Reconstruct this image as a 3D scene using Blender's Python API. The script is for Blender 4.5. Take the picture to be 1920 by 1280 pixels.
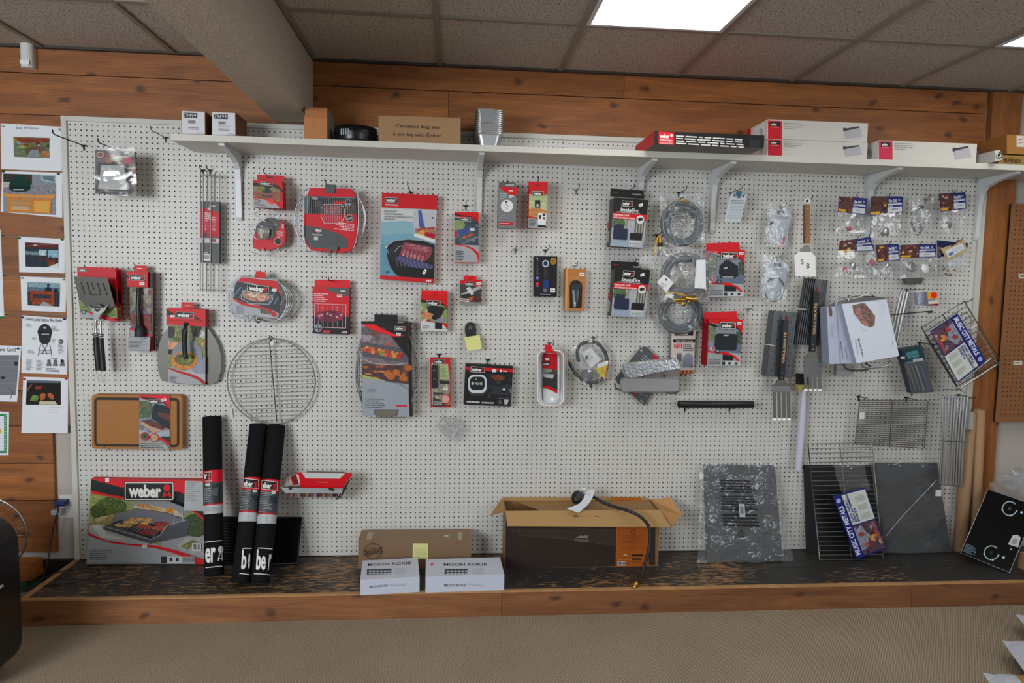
import bpy, math, random
from mathutils import Vector, Matrix, noise
random.seed(7)
for o in list(bpy.data.objects): bpy.data.objects.remove(o)
S = bpy.context.scene
COL = S.collection
V = Vector

# ------------------------------------------------------------------ camera
ZO = 2.285                       # height of the top peg hole row above the floor
CAM = V((1.8642679, -3.5396791, ZO - 0.7465641))
YAW, PIT, ROL, FPX = 0.08463227, 0.07853355, -0.01895359, 1280.0

def ray(px, py):
    u = (px - 960) / FPX; v = (640 - py) / FPX
    c, s = math.cos(ROL), math.sin(ROL); u, v = c*u + s*v, -s*u + c*v
    x, y, z = u, 1.0, v
    c, s = math.cos(PIT), math.sin(PIT); y, z = c*y + s*z, -s*y + c*z
    c, s = math.cos(YAW), math.sin(YAW); x, y = c*x + s*y, -s*x + c*y
    return V((x, y, z))

cam = bpy.data.objects.new('camera', bpy.data.cameras.new('camera'))
COL.objects.link(cam)
fw = ray(960, 640).normalized(); rt = (ray(961, 640) - ray(960, 640)).normalized(); up = rt.cross(fw)
m = Matrix((rt, up, -fw)).transposed().to_4x4(); m.translation = CAM
cam.matrix_world = m
cam.data.sensor_width = 36; cam.data.lens = FPX / 1920 * 36
cam.data.clip_start = 0.05
S.camera = cam

# ------------------------------------------------------------------ world, light, exposure
S.view_settings.view_transform = 'Standard'
S.view_settings.look = 'None'
S.view_settings.gamma = 1
S.view_settings.use_curve_mapping = False
S.view_settings.exposure = 0.46
w = bpy.data.worlds.new('world'); S.world = w; w.use_nodes = True
w.node_tree.nodes['Background'].inputs[0].default_value = (0.80, 0.88, 1.0, 1)
w.node_tree.nodes['Background'].inputs[1].default_value = 0.15

def area(name, loc, target, sx, sy, power, color):
    l = bpy.data.lights.new(name, 'AREA'); l.shape = 'RECTANGLE'; l.size = sx; l.size_y = sy
    l.energy = power; l.color = color
    o = bpy.data.objects.new(name, l); COL.objects.link(o); o.location = loc
    o.rotation_euler = (V(target) - V(loc)).to_track_quat('-Z', 'Y').to_euler()
    return o
area('daylight_front_window', (-0.9, -4.6, 1.75), (1.9, 0, 1.2), 1.7, 1.3, 95, (0.90, 0.955, 1.0))
area('daylight_side_window', (5.2, -5.0, 1.8), (3.2, 0, 1.2), 1.4, 1.3, 22, (0.90, 0.95, 1.0))

# ------------------------------------------------------------------ colour and materials
def rgb(h, a=1.0):
    if isinstance(h, (tuple, list)): return tuple(h) if len(h) == 4 else (*h, a)
    h = h.lstrip('#'); h = h if len(h) == 6 else ''.join(x*2 for x in h); c = [int(h[i:i+2], 16)/255 for i in (0, 2, 4)]
    return tuple((x/12.92 if x <= .04045 else ((x+.055)/1.055)**2.4) for x in c) + (a,)

def newmat(name):
    m = bpy.data.materials.new(name); m.use_nodes = True
    nt = m.node_tree; nt.nodes.clear()
    out = nt.nodes.new('ShaderNodeOutputMaterial'); b = nt.nodes.new('ShaderNodeBsdfPrincipled')
    nt.links.new(b.outputs[0], out.inputs[0])
    return m, nt, b, out

def N(nt, t, **k):
    n = nt.nodes.new('ShaderNode' + t)
    for a, v in k.items():
        if a.startswith('i_'):
            key = a[2:]; key = int(key) if key.isdigit() else key.replace('_', ' ')
            n.inputs[key].default_value = v
        else: setattr(n, a, v)
    return n

def plain(name, col, rough=.5, metal=0.0, bump=0, bscale=200, var=0, vscale=30, spec=.5, coat=0):
    m, nt, b, out = newmat(name); L = nt.links.new
    b.inputs['Base Color'].default_value = rgb(col); b.inputs['Roughness'].default_value = rough
    b.inputs['Metallic'].default_value = metal; b.inputs['Specular IOR Level'].default_value = spec
    if coat: b.inputs['Coat Weight'].default_value = coat
    if bump or var:
        tc = N(nt, 'TexCoord')
    if bump:
        n = N(nt, 'TexNoise', i_Scale=bscale); L(tc.outputs['Object'], n.inputs['Vector'])
        bp = N(nt, 'Bump', i_Strength=bump, i_Distance=.002); L(n.outputs[0], bp.inputs['Height']); L(bp.outputs[0], b.inputs['Normal'])
    if var:
        n = N(nt, 'TexNoise', i_Scale=vscale, i_Detail=6.0); L(tc.outputs['Object'], n.inputs['Vector'])
        r = N(nt, 'MapRange', i_1=.3, i_2=.7, i_3=1-var, i_4=1+var); L(n.outputs[0], r.inputs[0])
        mx = N(nt, 'MixRGB', blend_type='MULTIPLY', i_0=1.0, i_1=rgb(col)); L(r.outputs[0], mx.inputs[2]); L(mx.outputs[0], b.inputs['Base Color'])
    return m

def printed(name, rough, bump=0):
    """printed card: colour per printed patch; patches flagged as photo get a fine mottle"""
    m, nt, b, out = newmat(name); L = nt.links.new
    a = N(nt, 'Attribute', attribute_name='Col')
    tc = N(nt, 'TexCoord')
    n = N(nt, 'TexNoise', i_Scale=95.0, i_Detail=4.0, i_Roughness=.65); L(tc.outputs['Object'], n.inputs['Vector'])
    r = N(nt, 'MapRange', i_1=.34, i_2=.66, i_3=-1.5, i_4=1.5); L(n.outputs[0], r.inputs[0])
    inv = N(nt, 'Math', operation='SUBTRACT', i_0=1.0); L(a.outputs['Alpha'], inv.inputs[1])
    mu = N(nt, 'Math', operation='MULTIPLY'); L(r.outputs[0], mu.inputs[0]); L(inv.outputs[0], mu.inputs[1])
    ad = N(nt, 'Math', operation='ADD', i_1=1.0); L(mu.outputs[0], ad.inputs[0])
    mx = N(nt, 'MixRGB', blend_type='MULTIPLY', i_0=1.0); L(a.outputs['Color'], mx.inputs[1]); L(ad.outputs[0], mx.inputs[2])
    n2 = N(nt, 'TexNoise', i_Scale=60.0, i_Detail=2.0); L(tc.outputs['Object'], n2.inputs['Vector'])
    hs = N(nt, 'HueSaturation'); 
    r2 = N(nt, 'MapRange', i_1=.3, i_2=.7, i_3=-.06, i_4=.06); L(n2.outputs[0], r2.inputs[0])
    m2 = N(nt, 'Math', operation='MULTIPLY_ADD', i_2=.5); L(r2.outputs[0], m2.inputs[0]); L(inv.outputs[0], m2.inputs[1])
    L(m2.outputs[0], hs.inputs['Hue']); L(mx.outputs[0], hs.inputs['Color'])
    L(hs.outputs[0], b.inputs['Base Color'])
    b.inputs['Roughness'].default_value = rough; b.inputs['Specular IOR Level'].default_value = .35
    return m

def film(name, tint='#dfe6ea', haze=.07, bscale=15, strength=.35, gloss=.12):
    """clear plastic film: mostly see-through, crinkled, with sharp glints and a thin milky haze"""
    m, nt, b, out = newmat(name); L = nt.links.new
    nt.nodes.remove(b)
    tc = N(nt, 'TexCoord')
    n = N(nt, 'TexNoise', i_Scale=float(bscale), i_Detail=2.2, i_Roughness=.5, i_Distortion=1.0); L(tc.outputs['Object'], n.inputs['Vector'])
    bp = N(nt, 'Bump', i_Strength=strength, i_Distance=.02); L(n.outputs[0], bp.inputs['Height'])
    tr = N(nt, 'BsdfTransparent'); gl = N(nt, 'BsdfGlossy', i_Roughness=.08); gl.inputs['Color'].default_value = (1, 1, 1, 1)
    L(bp.outputs[0], gl.inputs['Normal'])
    df = N(nt, 'BsdfDiffuse'); df.inputs[0].default_value = rgb(tint); L(bp.outputs[0], df.inputs['Normal'])
    fr = N(nt, 'LayerWeight', i_Blend=.25); L(bp.outputs[0], fr.inputs['Normal'])
    mr = N(nt, 'MapRange', i_1=0.0, i_2=1.0, i_3=.03, i_4=gloss+.35); L(fr.outputs['Facing'], mr.inputs[0])
    m1 = N(nt, 'MixShader'); m1.inputs[0].default_value = haze; L(tr.outputs[0], m1.inputs[1]); L(df.outputs[0], m1.inputs[2])
    m2 = N(nt, 'MixShader'); L(mr.outputs[0], m2.inputs[0]); L(m1.outputs[0], m2.inputs[1]); L(gl.outputs[0], m2.inputs[2])
    L(m2.outputs[0], out.inputs[0])
    return m

def wood(name, c1, c2, dark, axis='X', rough=.55, knots=True, sc=1.0):
    m, nt, b, out = newmat(name); L = nt.links.new
    tc = N(nt, 'TexCoord'); mp = N(nt, 'Mapping')
    mp.inputs['Scale'].default_value = {'X': (.7*sc, 6*sc, 6*sc), 'Z': (6*sc, 6*sc, .7*sc)}[axis]
    geo = N(nt, 'Attribute', attribute_name='Col')        # per-plank offset and tone
    va = N(nt, 'VectorMath', operation='ADD'); vm = N(nt, 'VectorMath', operation='SCALE', i_Scale=37.0)
    L(geo.outputs['Color'], vm.inputs[0]); L(tc.outputs['Object'], va.inputs[0]); L(vm.outputs[0], va.inputs[1])
    L(va.outputs[0], mp.inputs['Vector'])
    n1 = N(nt, 'TexNoise', i_Scale=3.0, i_Detail=8.0, i_Roughness=.62, i_Distortion=.8); L(mp.outputs[0], n1.inputs['Vector'])
    cr = N(nt, 'ValToRGB'); L(n1.outputs[0], cr.inputs[0])
    cr.color_ramp.elements[0].position = .3; cr.color_ramp.elements[0].color = rgb(c2)
    cr.color_ramp.elements[1].position = .7; cr.color_ramp.elements[1].color = rgb(c1)
    wv = N(nt, 'TexWave', i_Scale=5.0, i_Distortion=7.0, i_Detail=3.0, i_2=5.0, bands_direction='Z' if axis == 'X' else 'X')
    L(mp.outputs[0], wv.inputs['Vector'])
    mxw = N(nt, 'MixRGB', blend_type='MULTIPLY', i_0=.28); L(cr.outputs[0], mxw.inputs[1]); L(wv.outputs[0], mxw.inputs[2])
    last = mxw.outputs[0]
    if knots:
        sk = N(nt, 'SeparateXYZ'); L(va.outputs[0], sk.inputs[0]); ck = N(nt, 'CombineXYZ'); L(sk.outputs[0], ck.inputs[0]); L(sk.outputs[2], ck.inputs[1])
        nk = N(nt, 'TexNoise', i_Scale=14.0); L(tc.outputs['Object'], nk.inputs[0]); vk = N(nt, 'VectorMath', operation='SCALE', i_Scale=.05); L(nk.outputs[1], vk.inputs[0]); vj = N(nt, 'VectorMath', operation='ADD'); L(ck.outputs[0], vj.inputs[0]); L(vk.outputs[0], vj.inputs[1])
        mp2 = N(nt, 'Mapping'); mp2.inputs['Scale'].default_value = {'X': (3.2, 5.2, 1), 'Z': (5.2, 3.2, 1)}[axis]
        L(vj.outputs[0], mp2.inputs['Vector'])
        vo = N(nt, 'TexVoronoi', i_Scale=1.0, i_Randomness=1.0, voronoi_dimensions='2D'); L(mp2.outputs[0], vo.inputs['Vector'])
        kr = N(nt, 'MapRange', i_1=.03, i_2=.11, i_3=.8, i_4=0.0); L(vo.outputs['Distance'], kr.inputs[0])
        mk = N(nt, 'MixRGB', i_2=rgb(dark)); L(kr.outputs[0], mk.inputs[0]); L(last, mk.inputs[1]); last = mk.outputs[0]
    tone = N(nt, 'MapRange', i_1=0.0, i_2=1.0, i_3=.78, i_4=1.3)
    sp = N(nt, 'SeparateColor'); L(geo.outputs['Color'], sp.inputs[0]); L(sp.outputs[1], tone.inputs[0])
    mt = N(nt, 'MixRGB', blend_type='MULTIPLY', i_0=1.0); L(last, mt.inputs[1]); L(tone.outputs[0], mt.inputs[2])
    L(mt.outputs[0], b.inputs['Base Color']); b.inputs['Roughness'].default_value = rough
    bp = N(nt, 'Bump', i_Strength=.15, i_Distance=.002); L(n1.outputs[0], bp.inputs['Height']); L(bp.outputs[0], b.inputs['Normal'])
    return m

M = {}
M['print'] = printed('printed_card', .5)
M['paper'] = printed('printed_paper', .8)
M['kraft'] = plain('kraft_cardboard', '#a5815a', .8, var=.06, vscale=14)
M['steel'] = plain('brushed_steel', '#b9bab8', .33, 1.0)
M['satin'] = plain('satin_steel', '#7b7b7a', .5, 1.0)
M['dark_satin'] = plain('dark_satin_steel', '#666461', .5, 1.0)
M['dark_steel'] = plain('dark_steel', '#77756f', .38, 1.0)
M['chrome'] = plain('chrome', '#a9acb0', .32, 1.0)
M['wire'] = plain('grey_wire', '#85847f', .35, .9)
M['dark_wire'] = plain('dark_wire', '#4a4740', .4, .8)
M['black_wire'] = plain('black_wire', '#1d1c1b', .45, .3)
M['rack_chrome'] = plain('rack_chrome', '#d3d6d8', .34, 1.0)
M['brass'] = plain('brass', '#d0a548', .28, 1.0)
M['foil'] = plain('aluminium_foil', '#d4d6d8', .25, 1.0, bump=.5, bscale=90)
M['black_plastic'] = plain('black_plastic', '#16171a', .42)
M['rubber'] = plain('black_rubber', '#1b1c1e', .55)
M['hose_grey'] = plain('grey_hose', '#596066', .5)
M['fabric_black'] = plain('black_fabric', '#0f1012', .85, bump=.3, bscale=400, spec=.2)
M['white_metal'] = plain('white_painted_metal', '#cfd4d6', .35)
M['white_plastic'] = plain('white_plastic', '#d9d9d6', .4)
M['film'] = film('clear_film')
M['film_milky'] = film('milky_film', haze=.22, bscale=34)
M['film_heavy'] = film('crinkled_film', haze=.08, bscale=18, strength=.6, gloss=.2)
M['clamshell'] = film('clear_clamshell', haze=.05, bscale=6, strength=.15)
M['bubble'] = film('bubble_wrap', haze=.25, bscale=90, strength=1.0)

# ------------------------------------------------------------------ geometry kit
class MB:
    """collects faces with a material and a colour and becomes ONE mesh object"""
    def __init__(s): s.v = []; s.f = []; s.m = []; s.c = []; s.sm = []; s.mats = []
    def mi(s, mat):
        if mat not in s.mats: s.mats.append(mat)
        return s.mats.index(mat)
    def add(s, vs, fs, mat='print', col='#ffffff', smooth=False):
        n = len(s.v); s.v.extend([tuple(p) for p in vs]); k = s.mi(mat); c = rgb(col)
        if mat in ('print', 'paper'):       # ink colours read off a glossy sheet: take the surface glare out of them
            l = .3*c[0]+.6*c[1]+.1*c[2]; c = tuple(min(.9, max(.003, (l+(x-l)*1.07))**1.15*1.08) for x in c[:3]) + (c[3],)
        for f in fs: s.f.append([i + n for i in f]); s.m.append(k); s.c.append(c); s.sm.append(smooth)
        return s
    def poly(s, pts, mat='print', col='#ffffff'): return s.add(pts, [list(range(len(pts)))], mat, col)
    def prism(s, front, back, mat='print', col='#ffffff', side=None):
        n = len(front); vs = list(front) + list(back)
        s.add(vs, [list(range(n)), list(range(2*n-1, n-1, -1))], mat, col)
        s.add(vs, [[i, n+i, n+(i+1) % n, (i+1) % n] for i in range(n)], mat, side or col)
        return s
    def box(s, x0, x1, y0, y1, z0, z1, mat='print', col='#ffffff'):
        return s.prism([(x0, y0, z0), (x1, y0, z0), (x1, y0, z1), (x0, y0, z1)], [(x0, y1, z0), (x1, y1, z0), (x1, y1, z1), (x0, y1, z1)], mat, col)
    def tube(s, pts, r, n=6, closed=False, mat='wire', col='#ffffff', cap=True):
        pts = [V(p) for p in pts]; P = len(pts)
        if P < 2: return s
        rr = r if isinstance(r, (list, tuple)) else [r]*P
        vs = []; prev = None
        for i, p in enumerate(pts):
            if closed: t = pts[(i+1) % P] - pts[i-1]
            else: t = pts[min(i+1, P-1)] - pts[max(i-1, 0)]
            t = t.normalized() if t.length > 1e-9 else V((0, 0, 1))
            if prev is None:
                a = V((0, 1, 0)) if abs(t.y) < .9 else V((1, 0, 0)); x = t.cross(a).normalized()
            else:
                x = (prev - t*prev.dot(t)); x = x.normalized() if x.length > 1e-6 else prev
            prev = x; y = t.cross(x)
            for k in range(n):
                a = 2*math.pi*k/n; vs.append(p + (x*math.cos(a) + y*math.sin(a))*rr[i])
        fs = []
        for i in range(P if closed else P-1):
            j = (i+1) % P
            for k in range(n): fs.append([i*n+k, i*n+(k+1) % n, j*n+(k+1) % n, j*n+k])
        s.add(vs, fs, mat, col, True)
        if cap and not closed: s.add(vs[:n], [list(range(n))[::-1]], mat, col); s.add(vs[-n:], [list(range(n))], mat, col)
        return s
    def lathe(s, prof, c, ax, n=24, mat='print', col='#ffffff', smooth=True):
        """prof: list of (radius, distance along ax)"""
        ax = V(ax).normalized(); a = V((0, 0, 1)) if abs(ax.z) < .9 else V((1, 0, 0))
        x = ax.cross(a).normalized(); y = ax.cross(x); c = V(c); vs = []
        for r, h in prof:
            for k in range(n):
                t = 2*math.pi*k/n; vs.append(c + ax*h + (x*math.cos(t) + y*math.sin(t))*r)
        fs = [[i*n+k, i*n+(k+1) % n, (i+1)*n+(k+1) % n, (i+1)*n+k] for i in range(len(prof)-1) for k in range(n)]
        return s.add(vs, fs, mat, col, smooth)
    def build(s, name, parent=None, loc=None):
        me = bpy.data.meshes.new(name)
        L = V(loc) if loc is not None else V((0, 0, 0))
        me.from_pydata([V(p) - L for p in s.v], [], s.f)
        for k in s.mats: me.materials.append(M[k])
        me.polygons.foreach_set('material_index', s.m); me.polygons.foreach_set('use_smooth', s.sm)
        ca = me.color_attributes.new('Col', 'FLOAT_COLOR', 'CORNER'); d = []
        for f, c in zip(s.f, s.c): d.extend(c*len(f))
        ca.data.foreach_set('color', d); me.update()
        o = bpy.data.objects.new(name, me); COL.objects.link(o)
        if parent: o.parent = parent
        elif loc is not None: o.location = L
        return o

def tag(o, label=None, cat=None, group=None, kind=None):
    if label: o['label'] = label
    if cat: o['category'] = cat
    if group: o['group'] = group
    if kind: o['kind'] = kind
    return o
class Thing:
    """an Empty at the thing's base that parents its parts; geometry is given in world coordinates"""
    def __init__(s, name, label, cat, loc, group=None):
        s.loc = V(loc); s.o = bpy.data.objects.new(name, None); COL.objects.link(s.o)
        s.o.location = s.loc; s.o.empty_display_size = .05; tag(s.o, label, cat, group)
    def part(s, name, mb, parent=None, label=None, kind=None):
        o = mb.build(name, parent or s.o, s.loc); return tag(o, label, kind=kind)
def single(name, mb, label, cat, loc, group=None):
    return tag(mb.build(name, None, loc), label, cat, group)

# ------------------------------------------------------------------ planes in the place, found from the view
def PY(px, py, d=0.0):
    r = ray(px, py); return CAM + r*((-d - CAM.y)/r.y)
def PZ(px, py, z):
    r = ray(px, py); return CAM + r*((z - CAM.z)/r.z)
def PX(px, py, x):
    r = ray(px, py); return CAM + r*((x - CAM.x)/r.x)
class Face:
    """a flat surface standing in the room; pt() gives points on it"""
    def __init__(s, a, b, c):
        s.a = V(a); s.n = (V(b)-s.a).cross(V(c)-s.a).normalized()
        if s.n.dot(CAM - s.a) < 0: s.n = -s.n
    def pt(s, px, py, off=0.0):
        r = ray(px, py); a = s.a + s.n*off
        return CAM + r*((a - CAM).dot(s.n)/r.dot(s.n))

_tc = {}
def glyphs(txt, bold):
    k = (txt, bold)
    if k not in _tc:
        cu = bpy.data.curves.new('t', 'FONT'); cu.body = txt; cu.offset = bold; cu.resolution_u = 2
        o = bpy.data.objects.new('t', cu); COL.objects.link(o)
        bpy.context.view_layer.update()
        me = bpy.data.meshes.new_from_object(o.evaluated_get(bpy.context.evaluated_depsgraph_get()))
        vs = [(v.co.x, v.co.y) for v in me.vertices]; fs = [list(p.vertices) for p in me.polygons]
        bpy.data.objects.remove(o); bpy.data.curves.remove(cu); bpy.data.meshes.remove(me)
        if not vs: vs = [(0, 0), (1, 1)]
        x0 = min(a for a, b in vs); x1 = max(a for a, b in vs); y0 = min(b for a, b in vs); y1 = max(b for a, b in vs)
        _tc[k] = ([((a-x0)/(x1-x0), (b-y0)/(y1-y0)) for a, b in vs], fs)
    return _tc[k]

ST = .00022      # thickness of one printed layer
class Art:
    """flat printing on a Face, shapes given where the print sits"""
    def __init__(s, mb, face, mat='print', lay=1): s.mb = mb; s.f = face; s.l = lay; s.mat = mat
    def e(s, pts, col, mat=None):
        if isinstance(s.f, Face): s.mb.poly([s.f.pt(x, y, s.l*ST) for x, y in pts], mat or s.mat, col); return
        k = math.floor(min(p[0] for p in pts)/2.5)*2.5; x1 = max(p[0] for p in pts)      # round surface: cut into slim strips
        while k < x1:
            q = pts
            for lim, sg in ((k, 1), (k+2.5, -1)):
                o = []
                for a, b in zip(q, q[1:]+q[:1]):
                    ia, ib = (a[0]-lim)*sg >= 0, (b[0]-lim)*sg >= 0
                    if ia: o.append(a)
                    if ia != ib: t = (lim-a[0])/(b[0]-a[0]); o.append((lim, a[1]+(b[1]-a[1])*t))
                q = o
                if not q: break
            if len(q) > 2: s.mb.poly([s.f.pt(x, y, .0008+s.l*ST) for x, y in q], mat or s.mat, col)
            k += 2.5
    def P(s, pts, col, mat=None): s.e(list(pts), col, mat); s.l += 1; return s
    def R(s, x0, y0, x1, y1, col): return s.P([(x0, y0), (x1, y0), (x1, y1), (x0, y1)], col)
    def Q(s, TL, TR, BL, u0, v0, u1, v1, col):
        g = lambda u, v: (TL[0]+(TR[0]-TL[0])*u+(BL[0]-TL[0])*v, TL[1]+(TR[1]-TL[1])*u+(BL[1]-TL[1])*v)
        return s.P([g(u0, v0), g(u1, v0), g(u1, v1), g(u0, v1)], col)
    def E(s, cx, cy, rx, ry, col, n=20, a0=0, a1=360, rot=0):
        c, q = math.cos(math.radians(rot)), math.sin(math.radians(rot)); pts = []
        for k in range(n + (a1-a0 < 360)):
            t = math.radians(a0 + (a1-a0)*k/n); x, y = rx*math.cos(t), ry*math.sin(t)
            pts.append((cx + x*c - y*q, cy + x*q + y*c))
        return s.P(pts, col)
    def ring(s, cx, cy, rx, ry, w, col, n=24, a0=0, a1=360):
        A = []
        for k in range(n+1):
            t = math.radians(a0+(a1-a0)*k/n); A.append((math.cos(t), math.sin(t)))
        vs = [s.f.pt(cx+x*rx, cy+y*ry, s.l*ST) for x, y in A] + [s.f.pt(cx+x*(rx-w), cy+y*(ry-w), s.l*ST) for x, y in A]
        s.mb.add(vs, [[i, i+1, n+2+i, n+1+i] for i in range(n)], s.mat, col); s.l += 1; return s
    def line(s, pts, w, col):
        for (x0, y0), (x1, y1) in zip(pts, pts[1:]):
            d = math.hypot(x1-x0, y1-y0) or 1; nx, ny = -(y1-y0)/d*w/2, (x1-x0)/d*w/2
            s.e([(x0+nx, y0+ny), (x1+nx, y1+ny), (x1-nx, y1-ny), (x0-nx, y0-ny)], col)
        s.l += 1; return s
    def T(s, txt, TL, TR, BL, col, bold=.0):
        """text filling the parallelogram TL-TR-BL"""
        vs, fs = glyphs(txt, bold)
        pp = [(TL[0]+(TR[0]-TL[0])*u+(BL[0]-TL[0])*(1-v), TL[1]+(TR[1]-TL[1])*u+(BL[1]-TL[1])*(1-v)) for u, v in vs]
        if isinstance(s.f, Face): s.mb.add([s.f.pt(x, y, s.l*ST) for x, y in pp], fs, s.mat, col)
        else:
            for q in fs: s.e([pp[i] for i in q], col)
        s.l += 1; return s
    def small(s, TL, TR, BL, n, col, seed=0, lo=.5, fill=.45):
        """n lines of tiny print, broken into words"""
        rnd = random.Random(seed*131 + n)
        g = lambda u, v: (TL[0]+(TR[0]-TL[0])*u+(BL[0]-TL[0])*v, TL[1]+(TR[1]-TL[1])*u+(BL[1]-TL[1])*v)
        for i in range(n):
            u = 0; end = rnd.uniform(lo, 1); v0 = (i+.2)/n; v1 = v0 + fill/n
            while u < end:
                wd = min(rnd.uniform(.06, .2), end-u)
                s.e([g(a, b) for a, b in ((u, v0), (u+wd, v0), (u+wd, v1), (u, v1))], col); u += wd + .025
        s.l += 1; return s
    def bars(s, TL, TR, BL, n=14, bg='#e8e8e6', fg='#222222', seed=1):
        s.Q(TL, TR, BL, 0, 0, 1, 1, bg); rnd = random.Random(seed); u = .08
        g = lambda u, v: (TL[0]+(TR[0]-TL[0])*u+(BL[0]-TL[0])*v, TL[1]+(TR[1]-TL[1])*u+(BL[1]-TL[1])*v)
        while u < .9:
            wd = rnd.uniform(.3, 1)/n
            s.mb.poly([s.f.pt(*g(a, b), s.l*ST) for a, b in ((u, .12), (u+wd, .12), (u+wd, .8), (u, .8))], s.mat, fg); u += wd + .45/n
        s.l += 1; return s
    def logo(s, TL, TR, BL, icon='#d0142c', bg='#17171a', fg='#e8e6e2', frame=True, txt='weber', tw=.70):
        g = lambda u, v: (TL[0]+(TR[0]-TL[0])*u+(BL[0]-TL[0])*v, TL[1]+(TR[1]-TL[1])*u+(BL[1]-TL[1])*v)
        if frame: s.Q(TL, TR, BL, -.03, -.06, 1.03, 1.06, bg); s.Q(TL, TR, BL, 0, 0, 1, 1, fg); s.Q(TL, TR, BL, .02, .055, .98, .945, bg)
        s.T(txt, g(.08, .16), g(.08+tw, .16), g(.08, .84), fg, .035)
        if icon:
            c = .87
            pts = [(c-.07, .36), (c-.055, .26), (c-.02, .2), (c-.01, .15), (c+.01, .15), (c+.02, .2), (c+.055, .26), (c+.07, .36), (c+.05, .5), (c+.02, .55), (c-.02, .55), (c-.05, .5)]
            s.P([g(*p) for p in pts], icon); s.l -= 1
            s.P([g(*p) for p in ((c-.045, .58), (c-.02, .58), (c-.06, .82), (c-.08, .82))], icon); s.l -= 1
            s.P([g(*p) for p in ((c+.045, .58), (c+.02, .58), (c+.06, .82), (c+.08, .82))], icon); s.l -= 1
            s.P([g(*p) for p in ((c-.05, .72), (c+.05, .72), (c+.055, .77), (c-.055, .77))], icon)
        return s
    def sticker(s, cx, cy, w=9, h=6, rot=0, col='#e9e9e6'):
        c, q = math.cos(math.radians(rot)), math.sin(math.radians(rot))
        s.P([(cx+x*c-y*q, cy+x*q+y*c) for x, y in ((-w/2, -h/2), (w/2, -h/2), (w/2, h/2), (-w/2, h/2))], col)
        s.line([(cx-w*.32*c, cy-w*.32*q), (cx+w*.32*c, cy+w*.32*q)], h*.28, '#77777a'); return s

def face_of(q, d):
    """q: four corners seen (TL,TR,BR,BL); d: distance(s) from the board"""
    if not isinstance(d, (list, tuple)): d = [d]*4
    P = [PY(*c, k) for c, k in zip(q, d)]
    return Face(P[0], P[1], P[3]), P
def carton(mb, q, d, t, col, side=None, mat='print', shift=(0, 0)):
    """a box: front quad q at distance d from the board, thickness t going back; returns its front Face"""
    f, P = face_of(q, d)
    P = [f.pt(*c) for c in q]
    B = [p - f.n*t + V((shift[0], 0, shift[1])) for p in P]
    mb.prism(P, B, mat, col, side)
    return f
def crumple(mb, q, d, amp, nx=14, ny=16, mat='film', seed=0, bulge=0.0, col='#ffffff', freq=18, back=None):
    """a wrinkled sheet spanning quad q at distance d (back: a second sheet nearer the board)"""
    for side, dd in ((1, d), (-1, back)) if back is not None else ((1, d),):
        vs = []
        d4 = dd if isinstance(dd, (list, tuple)) else [dd]*4
        for j in range(ny+1):
            for i in range(nx+1):
                u, v = i/nx, j/ny
                e = math.sin(math.pi*u)*math.sin(math.pi*v)
                x = (q[0][0]*(1-u)+q[1][0]*u)*(1-v)+(q[3][0]*(1-u)+q[2][0]*u)*v
                y = (q[0][1]*(1-u)+q[1][1]*u)*(1-v)+(q[3][1]*(1-u)+q[2][1]*u)*v
                dist = (d4[0]*(1-u)+d4[1]*u)*(1-v)+(d4[3]*(1-u)+d4[2]*u)*v
                p = PY(x, y, dist)
                nn = noise.noise_vector(V((p.x*freq+seed*3.1, side*2.0+seed, p.z*freq)))
                if p.z < .25 and side*0 == 0: p.z = max(p.z, .1225+amp*.5)
                p = p + V((nn.x*amp*.5, -side*(nn.y*amp+bulge*e), nn.z*amp*.5))
                if p.y > -.001: p.y = -.001
                vs.append(p)
        W = nx+1
        mb.add(vs, [[j*W+i, j*W+i+1, (j+1)*W+i+1, (j+1)*W+i] for j in range(ny) for i in range(nx)], mat, col, True)
def arc(c, rx, rz, a0, a1, n, y=None, tilt=0):
    return [V((c.x + rx*math.cos(math.radians(a0+(a1-a0)*k/n)), c.y, c.z + rz*math.sin(math.radians(a0+(a1-a0)*k/n)))) for k in range(n+1)]
hooks = []
def hook(px, py, L, what, col='black', mat='black_wire', r=.0022, drop=.018):
    T = PY(px, py, L); b = MB(); z = T.z - drop
    b.tube([(T.x, .004, z-.012), (T.x, -.006, z-.012), (T.x, -.006, z), (T.x, -L+.02, z), (T.x, -L+.006, z+.004), (T.x, -L, T.z)], r, 6, mat=mat)
    b.box(T.x-.011, T.x+.011, -.0045, -.0005, z-.004, z+.004, mat=mat)
    b.box(T.x-.003, T.x+.003, -.0045, -.0005, z-.024, z-.004, mat=mat)
    return single('peg_hook', b, f'{col} wire peg hook {what}', 'hook', (T.x, 0, z), 'peg hooks on the pegboard')
def hookb(tip, base, what, **k):
    """hook whose foot sits at view point base on the board and whose tip shows at tip"""
    bx = PY(*base, 0).x; lo, hi = .02, .5
    f = lambda L: PY(*tip, L).x - bx
    for _ in range(40):
        mid = (lo+hi)/2
        if (f(lo) > 0) == (f(mid) > 0): lo = mid
        else: hi = mid
    return hook(tip[0], tip[1], min(lo, .3), what, **k)
RED = '#c90d22'; GRY = '#a9aaad'; WHT = '#dcdcda'; BLK = '#191a1c'; CH = '#5f6265'
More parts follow.
